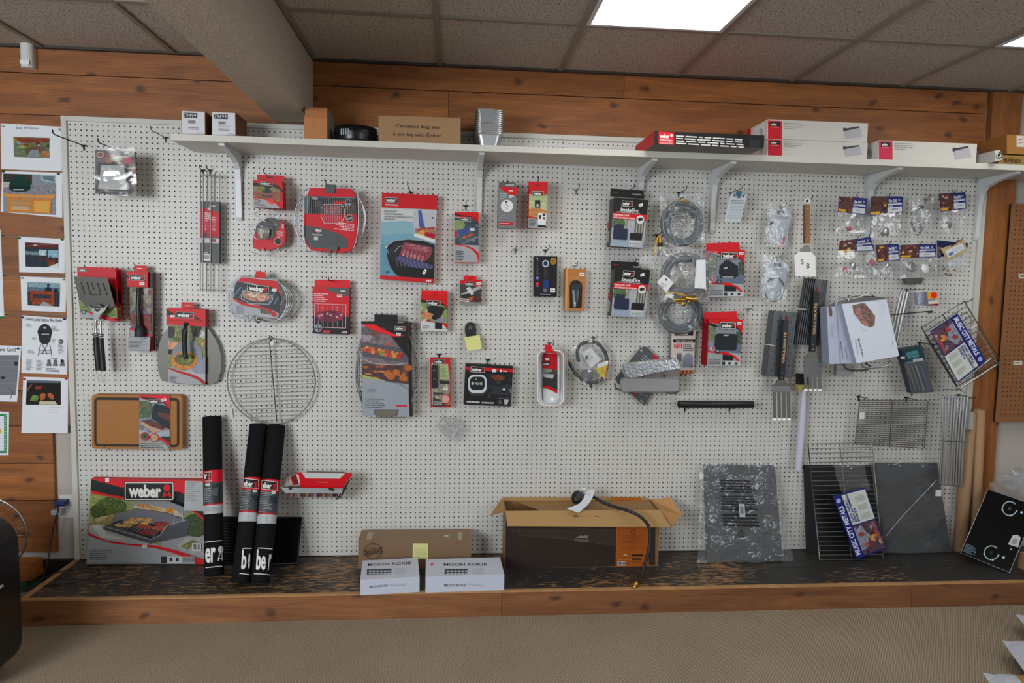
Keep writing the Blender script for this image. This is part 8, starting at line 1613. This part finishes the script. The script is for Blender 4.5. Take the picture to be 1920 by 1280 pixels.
for top, bot, R, label, spec in (((397.5, 781), (402, 1082), .0445, 'leftmost black rolled mat, standing apart in front of the photo carton', 0),
                                 ((485, 796), (452, 1096), .0435, 'middle black rolled mat of the three, touching the right one', 1),
                                 ((518.5, 798), (488, 1097), .0435, 'rightmost black rolled mat of the three', 2)):
    ylab = ((395+2, 881, 963), (474, 894, 977), (508, 898, 981))[spec]
    t, sl, A, cf, B_, ax, R = roll(top, bot, R, label, ylab, '', None, None)
    sh = (0, 0, 0)[spec]
    if spec == 0:
        A.P([(384, 885), (397, 884.5), (397, 901), (384, 901.5)], '#1a1a1d'); A.T('er', (383, 888), (388, 888), (383, 898), '#dedcd8', .04).E(392.5, 890.5, 2.6, 3, '#cb1c34').P([(391, 894), (394, 894), (395.5, 899), (389.5, 899)], '#cb1c34').line([(384, 885), (397, 884.4), (397, 901), (384, 901.5)], .8, '#d9d7d3').P([(385, 906), (393, 905.5), (393, 911), (385, 911)], '#c9cbcc').small((383, 915), (397, 914), (383, 942), 8, '#a9abad', 2, .4, .3).P([(398, 910), (414, 906), (414, 940), (402, 944)], '#34373a').P([(385, 925), (402, 915), (410, 912), (408, 930)], '#5d6165')
        A.small((385, 951), (412, 949), (385, 960), 3, '#8f9294', 3, .7, .3)
    else:
        ox, oy = ((0, 0), (35, 3.5))[spec-1]; w = (1, 1)[0]
        A.P([(456+ox, 896+oy), (485+ox, 899+oy), (485+ox, 916+oy), (455+ox, 913+oy)], '#dedcd8').P([(456.5+ox, 897+oy), (484+ox, 900+oy), (484+ox, 915+oy), (455.5+ox, 912+oy)], '#1a1a1d').T('eber', (457+ox, 900+oy), (474.5+ox, 902+oy), (456.5+ox, 911+oy), '#dedcd8', .04).E(479.5+ox, 906+oy, 2.6, 3, '#cb1c34').P([(478+ox, 909+oy), (481+ox, 909+oy), (482+ox, 913.5+oy), (476.5+ox, 913+oy)], '#cb1c34').sticker(478+ox, 920+oy, 7, 4.5).small((454+ox, 917+oy), (478+ox, 919+oy), (450+ox, 957+oy), 13, '#a9abad', spec, .5, .3)
        A.bars((453+ox, 963+oy), (465+ox, 964+oy), (452+ox, 972+oy), 7, '#b5b8ba', '#3a3c3e').P([(470+ox, 925+oy), (484+ox, 930+oy), (482+ox, 940+oy), (472+ox, 934+oy)], '#33363a')
    t.part('printed_sleeve', sl)
    b = MB(); A = Art(b, cf); A.l = 4
    if spec == 0:
        A.line([(384, 1016.5), (390, 1015.3), (400, 1014.3), (410, 1013.3), (417, 1013)], 1.6, '#d9d7d6').line([(385, 1064), (391, 1063.3), (400, 1062.3), (410, 1061.3), (418, 1061)], 1.6, '#d9d7d6').T('er', (384.5, 1027), (404, 1025), (384.5, 1056), '#dddbd9', .03); A.E(414, 1030, 5, 7, '#d9d9d9').P([(411, 1037), (413, 1037), (410, 1051), (408, 1051)], '#d0d0d0').P([(415, 1037), (417, 1037), (418, 1051), (416, 1050)], '#d0d0d0').R(409, 1046, 417, 1048, '#d0d0d0')
    elif spec == 1: A.line([(455, 1028), (462, 1027.5), (472, 1028)], 1.6, '#d9d7d6').line([(449, 1074.5), (456, 1075), (467, 1076.5)], 1.6, '#d9d7d6').T('b', (454, 1030), (463.5, 1030), (452, 1067), '#dddbd9', .03).T('e', (466, 1036), (470, 1036), (464, 1066), '#dddbd9', .03)
    else: A.line([(483.5, 1027), (495, 1027.5), (511, 1029)], 1.6, '#d9d7d6').line([(476, 1075), (490, 1075.5), (507, 1077.5)], 1.6, '#d9d7d6').T('be', (482, 1029.5), (500, 1030), (479.5, 1068), '#dddbd9', .03).T('r', (505, 1038), (509.5, 1038), (502, 1068), '#dddbd9', .03)
    t.part('white_print', b)
# brown long carton, note, two white cartons
def onplat(bl, br, ytop, depth, name, label, col, side, mat='print', group=None, yb=None):
    L, R = PZ(*bl, ZP+.0008), PZ(*br, ZP+.0008); h = PY(bl[0], ytop, -L.y).z-L.z; up_ = V((0, 0, h)); P = [L+up_, R+up_, R, L]; dr = (R-L).normalized(); bk = V((-dr.y, dr.x, 0))*depth
    t = Thing(name, label, 'box', L, group); b = MB(); B = [p+bk for p in P]; b.prism(P, B, mat, col, side); f = Face(P[0], P[1], P[3]); ft = Face(P[0], P[1], B[0]); return t, b, f, ft, P, B
t, b, f, ft, P, B = onplat((671.5, 1066), (883, 1063.5), 1011, .135, 'long_brown_carton', 'long brown carton with a round black stamp, behind the two white cartons', '#86705a', '#8d765e')
A = Art(b, f); A.l = 2; A.ring(700, 1033, 17, 15.5, .9, '#221d1a').ring(700, 1033, 14.6, 13.2, .6, '#221d1a').P([(681.5, 1034), (717, 1026.5), (717, 1033.5), (681.5, 1041.5)], '#86705a').T('GRILLGRATE', (681.5, 1033.8), (717.5, 1026.6), (681.5, 1041.2), '#221d1a', .03).line([(680.5, 1033), (717, 1025.3)], .8, '#221d1a').line([(681, 1042.4), (718, 1034.7)], .8, '#221d1a').T('The Original', (690, 1027), (703, 1024.6), (690, 1029), '#221d1a', .01)
A = Art(b, ft); A.P([(690, 997.5), (701, 997.5), (696, 1011), (686, 1011)], '#a8a08c').P([(858, 997.5), (867, 997.5), (867, 1012), (858, 1012)], '#a8a08c').P([(833, 1003.4), (841, 1003.4), (841, 1005.4), (833, 1005.4)], '#d9d7d2'); t.part('carton', b)
b = MB(); Q = [f.pt(*c, .0012) for c in ((774, 1018.5), (802.5, 1018.5), (802.5, 1048), (773.5, 1047.5))]; b.prism(Q, [p+V((0, .0005, 0)) for p in Q], 'paper', '#d3d29a'); A = Art(b, f, 'paper'); A.l = 8; A.small((778, 1027), (799, 1027), (778, 1042), 4, '#a9a97c', 4, .8, .2); single('sticky_note', b, 'pale yellow note stuck to the front of the long brown carton', 'note', Q[3])
for k, (bl, br, yt, dep, lab) in enumerate((((675.5, 1116), (786.5, 1109.5), 1087, .225, 'left white carton marked MOON ROKIII at the front of the platform'), ((797.5, 1111), (945, 1106), 1081, .205, 'right white carton marked MOON ROKIII with a pink mark on its lid'))):
    t, b, f, ft, P, B = onplat(bl, br, yt, dep, 'white_carton', lab, '#c4c9d6', '#c6cad4', group='white cartons at the front of the platform')
    A = Art(b, f); x, y = bl
    if k == 0: A.T('MOON ROKIII', (693, 1098), (727, 1095), (693, 1102), '#3a3d44', .012).small((731, 1094), (769, 1093.5), (731, 1098), 2, '#5a5d64', 3, .8, .3)
    else: A.T('MOON ROKIII', (833, 1094.5), (874, 1094), (833, 1099.5), '#3a3d44', .012).small((878, 1093), (913, 1098), (878, 1096), 2, '#5a5d64', 3, .8, .25)
    A = Art(b, ft); A.l = 2
    if k == 0: A.T('MOON ROKIII', (690, 1056), (770, 1052.5), (689.5, 1061), '#33363c', .015).P([(688, 1067), (734, 1065.5), (733, 1076), (688, 1077.5)], '#4a4e55'); xs_, y_ = 690, 1068
    else: A.T('MOON ROKIII', (832, 1055.5), (912, 1055), (832, 1060.5), '#33363c', .015).P([(834, 1066), (877, 1066), (877, 1076), (833, 1076)], '#4a4e55').P([(808, 1056), (814, 1054), (811, 1059), (806, 1060)], '#d8506a'); xs_, y_ = 836, 1068
    for j in range(12): A.E(xs_+4+7*(j % 6), y_+(2.4 if j < 6 else 6.6), 3.2, 1.6, '#bfc4cc', 8); A.l -= 1
    A.l += 1; A.small((xs_+50, y_-3), (xs_+74, y_-3.5), (xs_+50, y_+8), 5, '#a9aeb8', 6, .8, .25); t.part('carton', b)
# large open carton with a dark printed front
L, R = PZ(946, 1066.5, ZP+.0008), PZ(1233, 1060, ZP+.0008); y0 = L.y = R.y = (L.y+R.y)/2; hT = PY(948, 958, -y0).z
t = Thing('open_carton', 'large open brown carton with a dark printed front and an orange panel, flaps folded out', 'box', (L.x, y0, ZP)); b = MB()
dep = .165; w0 = .004
for a in ((L.x, R.x, y0, y0+w0), (L.x, R.x, y0+dep-w0, y0+dep), (L.x, L.x+w0, y0+w0, y0+dep-w0), (R.x-w0, R.x, y0+w0, y0+dep-w0)): b.box(*a, ZP+.0008, hT, 'print', '#8f7050')
b.box(L.x+w0, R.x-w0, y0+w0, y0+dep-w0, ZP+.0008, ZP+.006, 'print', '#8f7050')
f = Face((L.x, y0, ZP), (R.x, y0, ZP), (L.x, y0, hT)); A = Art(b, f); A.P([(949, 962), (1229, 962), (1228.5, 1059.5), (946.5, 1066)], '#3a302a')
A.P([(949, 990), (1155, 993), (1155, 1022), (1050, 1010), (970, 1000)], '#473b34').line([(960, 1002), (1060, 1009), (1155, 1023)], .8, '#5c5048').line([(1000, 985), (1155, 994)], .8, '#5c5048').line([(975, 985), (972, 1020), (990, 1023)], .5, '#5f564e')
for k in range(12): A.line([(1110+4*k, 1016+k), (1100+4*k, 1032+k)], .5, '#332a25'); A.l -= 1
A.l += 1; A.P([(1079, 1008), (1085, 1005), (1090, 1003), (1093, 1005), (1097, 1003), (1103, 1008)], '#948a82').E(1101, 1005.5, 1.6, 2.2, '#948a82', 8).T('TRAEGER', (1077, 1010.5), (1104, 1011), (1077, 1015), '#948a82', .01)
A.P([(1156, 962), (1216, 962), (1216.5, 1060.3), (1154.5, 1062)], '#a5602c').line([(1156, 985), (1155, 1062)], .8, '#c08a5a').ring(1187.5, 996.5, 4.8, 4.8, .8, '#5c3418').small((1167, 1003), (1208, 1003.5), (1167, 1020), 5, '#7c4520', 3, .95, .2).small((1166, 1024), (1208, 1024), (1166, 1030), 3, '#7c4520', 4, .95, .2).R(1185, 1039, 1206, 1042.5, '#2b1c12').R(1185, 1046.5, 1202, 1049.5, '#2b1c12').line([(1159, 1048.5), (1185, 1048.5)], .8, '#d0a070').bars((1158, 1052), (1174, 1052), (1158, 1060), 10, '#cfcbc4', '#26221e').P([(1168, 1041), (1173, 1038), (1178, 1042)], '#d3b08c').small((1185, 1052), (1205, 1052), (1185, 1056), 2, '#7c4520', 5, .95, .3)
t.part('carton_body', b); kf = '#a98a60'
def flap(pts, col, name='flap', art=None):
    b = MB(); b.prism(pts, [p+V((0, .0015, -.003)) for p in pts], 'print', col)
    if art: art(Art(b, Face(pts[0], pts[1], pts[2]), lay=2))
    t.part(name, b)
yd = -y0; z_ = hT+.001
flap([V((L.x, y0-.001, z_)), V((R.x, y0-.001, z_)), PY(1258, 988, yd+.045), PY(951, 985.5, yd+.045)], kf, art=lambda A: A.P([(1075, 967), (1079, 965.5), (1086, 968), (1112, 968.5), (1119, 966), (1126, 970), (1120, 972), (1090, 970.5), (1084, 972), (1077, 971)], '#2a221b'))
yb = y0+dep
flap([V((L.x, yb-.001, z_)), V((R.x, yb-.001, z_)), PY(1207, 931, .006), PY(943, 932, .006)], kf, art=lambda A: A.P([(1144, 931.5), (1200, 932), (1216, 951), (1160, 952)], '#a5682c').small((1160, 936), (1192, 936), (1164, 946), 3, '#8c5420', 3, .9, .3))
xl, xr = L.x, R.x
flap([V((xl, yb, z_)), V((xl, y0, z_)), PY(919, 966, yd-.03), PY(941, 933, yd-.13)], '#a08058', art=None)
flap([V((xr, y0, z_)), V((xr, yb, z_)), PY(1256, 932, yd-.12), PY(1279, 963, yd-.04), PY(1260, 987, yd+.02)], '#b58e64')
flap([V((xl+.07, yb-.005, z_-.004)), V((xr-.006, yb-.005, z_-.004)), V((xr-.006, y0+.03, z_-.016)), V((xl+.2, y0+.03, z_-.016))], '#94754e', 'inner_flap')
# regulator and hose lying on it
t = Thing('regulator_hose', 'black gas regulator with a long black hose draped over the open carton', 'gas hose', PZ(1190, 1100, ZP)); zc_ = hT+.012
c = PY(1084, 934, yd-.085); b = MB(); b.lathe([(0, .03), (.022, .03), (.034, .022), (.036, 0), (.03, -.015), (0, -.015)], c, (0, -.75, .66), 24, 'black_plastic')
for k in range(12): a = 2*math.pi*k/12; b.tube([c+V((.036*math.cos(a), -.004+.025*math.sin(a), .03*math.sin(a))), c+V((.034*math.cos(a), -.022+.025*math.sin(a), .012+.03*math.sin(a)))], .0035, 5, mat='black_plastic')
t.part('regulator_knob', b)
b = MB(); pts = [PY(1098, 925, yd-.08), PY(1114, 932, yd-.07), PY(1130, 941, yd-.04), PY(1153, 950, yd), PY(1177, 957, yd+.05), PY(1200, 968, yd+.085), PY(1215, 984, yd+.10), PY(1219.5, 1003, yd+.11), PY(1217, 1028, yd+.125), PY(1210, 1055, yd+.15), PZ(1203, 1076, ZP+.035), PZ(1193, 1094, ZP+.016)]
b.tube(smooth(pts, 5), .0085, 10, mat='rubber'); t.part('hose', b)
b = MB(); a0, a1 = PZ(1193, 1094, ZP+.016), PZ(1185, 1104, ZP+.014); b.lathe([(.010, -.012), (.013, 0), (.013, .012), (.010, .014), (.010, .026), (.007, .027), (0, .02)], a0, a1-a0, 12, 'brass'); t.part('brass_end', b)
b = MB(); crumple(b, [(1084, 918), (1106, 912), (1110, 932), (1090, 936)], yd-.05, .018, 9, 9, 'film_heavy', 91, .02, back=yd-.09, freq=40); t.part('plastic_wrap', b)
b = MB(); rows = []; L0 = [(1115, 917, -.05), (1112, 930, -.035), (1103, 945, -.0), (1085, 961, .03)]; L1 = [(1099, 918, -.05), (1096, 930, -.035), (1085, 944, -.0), (1062, 953, .03)]
vs = [PY(x, y, yd+e) for x, y, e in smooth([V(p) for p in L0], 4)] + [PY(x, y, yd+e) for x, y, e in smooth([V(p) for p in L1], 4)]; n = len(vs)//2; b.add(vs, [[i, i+1, n+i+1, n+i] for i in range(n-1)], 'paper', '#cdd1d4'); t.part('leaflet', b)
# grey plates, big black plates, standing grate
M['plate_grey'] = plain('dark_grey_plate', '#323538', .5, .3)
M['plate_black'] = plain('black_sheet_plate', '#1c1f21', .45, .2)
def plate(q, d, mat, th=.012):
    b = MB(); P = [PY(*c, k) for c, k in zip(q, d)]
    for i in (2, 3): P[i].z = max(P[i].z, ZP+.002)
    b.prism(P, [p+V((0, th, 0)) for p in P], mat); return b, P
t = Thing('bagged_griddle', 'grey flat plate sealed in shiny clear plastic with black warning print, standing on the platform', 'plate', PZ(1390, 1052, ZP))
b, P = plate([(1321, 872), (1453, 873), (1468, 1047), (1326, 1052)], (.05, .05, .15, .15), 'plate_grey', .02); t.part('plate', b)
b = MB(); crumple(b, [(1311, 867), (1456, 866), (1470, 1052), (1308, 1056)], (.075, .075, .175, .175), .010, 22, 24, 'film_heavy', 95, .006, freq=14); crumple(b, [(1452, 868), (1462, 872), (1488, 1056), (1466, 1050)], (.07, .05, .17, .18), .012, 5, 20, 'film_heavy', 96, freq=20); t.part('plastic_bag', b)
b = MB(); f = Face(PY(1330, 890, .095), PY(1450, 890, .095), PY(1335, 1040, .185)); A = Art(b, f); A.small((1351, 898), (1421, 900), (1352, 924), 5, '#16181a', 2, .8, .5).small((1352, 928), (1420, 929), (1354, 957), 6, '#16181a', 3, .85, .5).small((1354, 962), (1424, 963), (1358, 988), 4, '#16181a', 4, .8, .5)
A.line([(1385, 1002), (1394, 1002), (1390, 992), (1385, 1002)], 1.2, '#16181a').small((1385, 1004), (1395, 1004), (1385, 1007), 1, '#16181a', 1, .95, .9); t.part('warning_print', b)
b = MB(); f, P = face_of([(1385, 944), (1396, 944.5), (1397.5, 969), (1387, 969)], .155); b.prism(P, [p+V((0, .0008, 0)) for p in P], 'paper', '#b5bcc2'); Art(b, f, 'paper').bars((1387, 947), (1394, 947), (1388, 967), 6, '#b5bcc2', '#55595e'); t.part('sticker', b)
t = Thing('black_griddle_plate', 'tall narrow black plate behind the standing wire grate', 'plate', PZ(1560, 1035, ZP)); b, P = plate([(1508, 872), (1650, 872), (1655, 1036), (1513, 1036)], (.012, .012, .05, .05), 'plate_black'); t.part('plate', b)
t = Thing('bagged_black_plate', 'wide black plate in a creased clear bag with a white string tag', 'plate', PZ(1710, 1034, ZP)); b, P = plate([(1636, 868), (1757, 868), (1783, 1032), (1662, 1034)], (.03, .03, .06, .06), 'plate_black'); t.part('plate', b)
b = MB(); crumple(b, [(1630, 862), (1760, 864), (1786, 1036), (1656, 1036)], (.062, .062, .092, .092), .012, 18, 18, 'film', 98, .004, freq=9); b.tube(smooth([PY(x, y, .09) for x, y in ((1756, 900), (1720, 938), (1690, 970), (1662, 1004))], 4), .0022, 5, mat='film_milky'); t.part('plastic_bag', b)
b = MB(); f, P = face_of([(1754, 922), (1758.5, 918), (1765, 921), (1765, 930)], .115); f, P = face_of([(1754.5, 919), (1765, 918), (1765, 930), (1754, 930)], .115); b.prism(P, [p+V((0, .001, 0)) for p in P], 'paper', '#cfd2d4'); t.part('string_tag', b)
t = Thing('carded_cooking_grate', 'tall wire cooking grate standing on the platform with a blue-edged printed card', 'cooking grate', PZ(1590, 1050, ZP)); b = MB(); wiregrid(b, [(1515, 832), (1634, 830), (1657, 1048), (1537, 1049)], (.075, .075, .155, .155), 3, 26, .0026, .0019, 'wire', .0036); t.part('grate_wires', b)
b = MB(); q = [(1561, 930), (1622, 914), (1661, 1028), (1606, 1048)]; f = Face(PY(1561, 930, .135), PY(1622, 914, .13), PY(1606, 1048, .175)); P = [f.pt(*c) for c in q]; b.prism(P, [p+V((0, .0015, 0)) for p in P], 'print', '#1d2878'); mcm(b, f, [(1606, 1048), (1561, 930), (1622, 914), (1661, 1028)], 0)
t.part('printed_card', b); b = MB(); crumple(b, [(1560, 868), (1620, 868), (1634, 920), (1580, 926)], .12, .014, 8, 8, 'film_heavy', 99); t.part('plastic_scrap', b)
# cardboard tubes, cooktop, crinkled bag, carton edge
M['tube_card'] = plain('cardboard_tube', '#a5835f', .75, var=.05, vscale=12)
for (tp, bt, R, lab) in (((1817, 772), (1800, 1024), .034, 'front brown cardboard tube leaning in the corner by the board edge'), ((1836, 768), (1827, 1008), .029, 'rear brown cardboard tube leaning beside the front one')):
    b = MB(); dd = .055 if R > .033 else .045; A0 = PZ(bt[0], bt[1], ZP+.004); A0.y = -.058 if R > .033 else -.036; A0 = PY(bt[0], bt[1], -A0.y); A0.z = ZP+.004; A1 = PY(*tp, dd-.004); b.lathe([(R-.003, 0), (R, 0), (R, (A1-A0).length), (R-.003, (A1-A0).length), (R-.003, 0)], A0, A1-A0, 28, 'tube_card'); single('cardboard_tube', b, lab, 'tube', A0, 'brown cardboard tubes in the corner')
t = Thing('black_cooktop', 'black two-burner cooktop panel propped on its corner at the right end of the platform', 'cooktop', PZ(1890, 1074, ZP)); b = MB()
d4 = (.14, .19, .355, .12); q = [(1852, 917), (1944, 948), (1893, 1073), (1801, 1036)]; P = [PY(*c, k) for c, k in zip(q, (.12, .24, .353, .20))]; f = Face(P[0], P[2], P[3]); P = [f.pt(*c) for c in q]
BK = [p-f.n*.045 for p in P]; BK = [V((p.x, p.y, max(p.z, ZP+.002))) for p in BK]; b.prism(P, BK, 'glass_black'); M['glass_black'] = plain('black_glass', '#07080a', .15, spec=.35); ins = [f.pt(*c, .0006) for c in q]; b.tube(ins, .0016, 5, True, mat='steel'); A = Art(b, f)
for x, y in ((1893, 953), (1859, 1036)):
    A.E(x, y, 3.4, 3.4, '#4a3c30' if y < 1000 else '#060606').ring(x, y, 14.5, 14, 2, '#9fb4c2', 26, 20, 320)
    for a in (170, 20, 80): A.E(x+14*math.cos(math.radians(a)), y+13.5*math.sin(math.radians(a)), 1.6, 1.6, '#c3d0d8', 8); A.l -= 1
    A.l += 1
A.E(1915.5, 960.5, 2.6, 2.2, '#b9c3c9').E(1881.5, 1045, 2.8, 2.4, '#b9c3c9').E(1895.5, 1029.5, 1.6, 1.6, '#9fb4c2').P([(1899, 1003), (1908, 1002), (1914, 1007), (1909, 1026), (1890, 1020)], '#b9bcbe').P([(1900, 1010), (1908, 1010), (1905, 1021), (1896, 1018)], '#8f9294').small((1812, 1018), (1834, 1028), (1806, 1034), 8, '#7c93a6', 4, .6, .4); t.part('glass_top', b)
b = MB(); c = PY(1905, 905, .03); crumple(b, [(1868, 900), (1900, 872), (1960, 880), (1950, 950)], .10, .03, 12, 12, 'film_heavy', 101, .03, back=.03, freq=22); crumple(b, [(1853, 905), (1864, 902), (1872, 918), (1855, 916)], .09, .012, 5, 5, 'bubble', 102); crumple(b, [(1888, 895), (1920, 885), (1930, 915), (1890, 915)], .06, .02, 6, 6, 'bubble', 103)
single('crinkled_plastic_bag', b, 'crumpled clear plastic bag heaped behind the black cooktop at the right edge', 'bag', PY(1900, 940, .05))
b = MB(); P0, P1 = PZ(1911, 1078, ZP+.001), PZ(1960, 1078, ZP+.001); b.box(P0.x+.075, P0.x+.3, P0.y, P0.y+.1, ZP+.001, ZP+.085, 'kraft'); single('brown_carton', b, 'brown carton edge behind the lower right side of the black cooktop', 'box', P0)
# bags lying on the carpet at the lower right
for i, (tipx, tipy, lab) in enumerate(((1904, 1149, 'farthest of three white and tan bags on the carpet at the right edge'), (1878, 1197, 'middle of three white and tan bags on the carpet at the right edge'), (1843, 1258, 'nearest of three white and tan bags on the carpet in the lower right corner'))):
    c = PZ(tipx, tipy, .075); t = Thing('filled_bag', lab, 'bag', (c.x+.3, c.y-.1, 0), 'white and tan bags on the carpet'); b = MB(); b2 = MB(); vs = []; nx, ny = 14, 8; Lb, Wb = .62, .26; a0 = -.42
    M.setdefault('bag_white', plain('white_bag_plastic', '#b9c0ca', .35, bump=.4, bscale=25)); M.setdefault('bag_tan', plain('tan_bag_print', '#a87c3c', .4, bump=.3, bscale=25))
    ca, sa = math.cos(a0), math.sin(a0)
    for j in range(ny+1):
        for k in range(nx+1):
            u, v = k/nx, j/ny; h = .085*(math.sin(math.pi*min(1, max(0, u)))**.45)*(math.sin(math.pi*v)**.4); lx, ly = u*Lb, (v-1)*Wb*(1-.0*u)
            vs.append((c.x+lx*ca-ly*sa*-1*-1, c.y+lx*sa+ly*ca, .07+h*.75))
    W = nx+1; top = [[j*W+k, j*W+k+1, (j+1)*W+k+1, (j+1)*W+k] for j in range(ny) for k in range(nx)]
    b.add(vs, [q for q in top if q[0] % W < 2], 'bag_white'); b2.add(vs, [q for q in top if q[0] % W >= 2], 'bag_tan', smooth=True)
    bot = [(x, y, max(.002, .07-(z-.07)*.9)) for x, y, z in vs]; b.add(bot, [q[::-1] for q in top], 'bag_white')
    t.part('white_bag', b); t.part('tan_print_panel', b2)
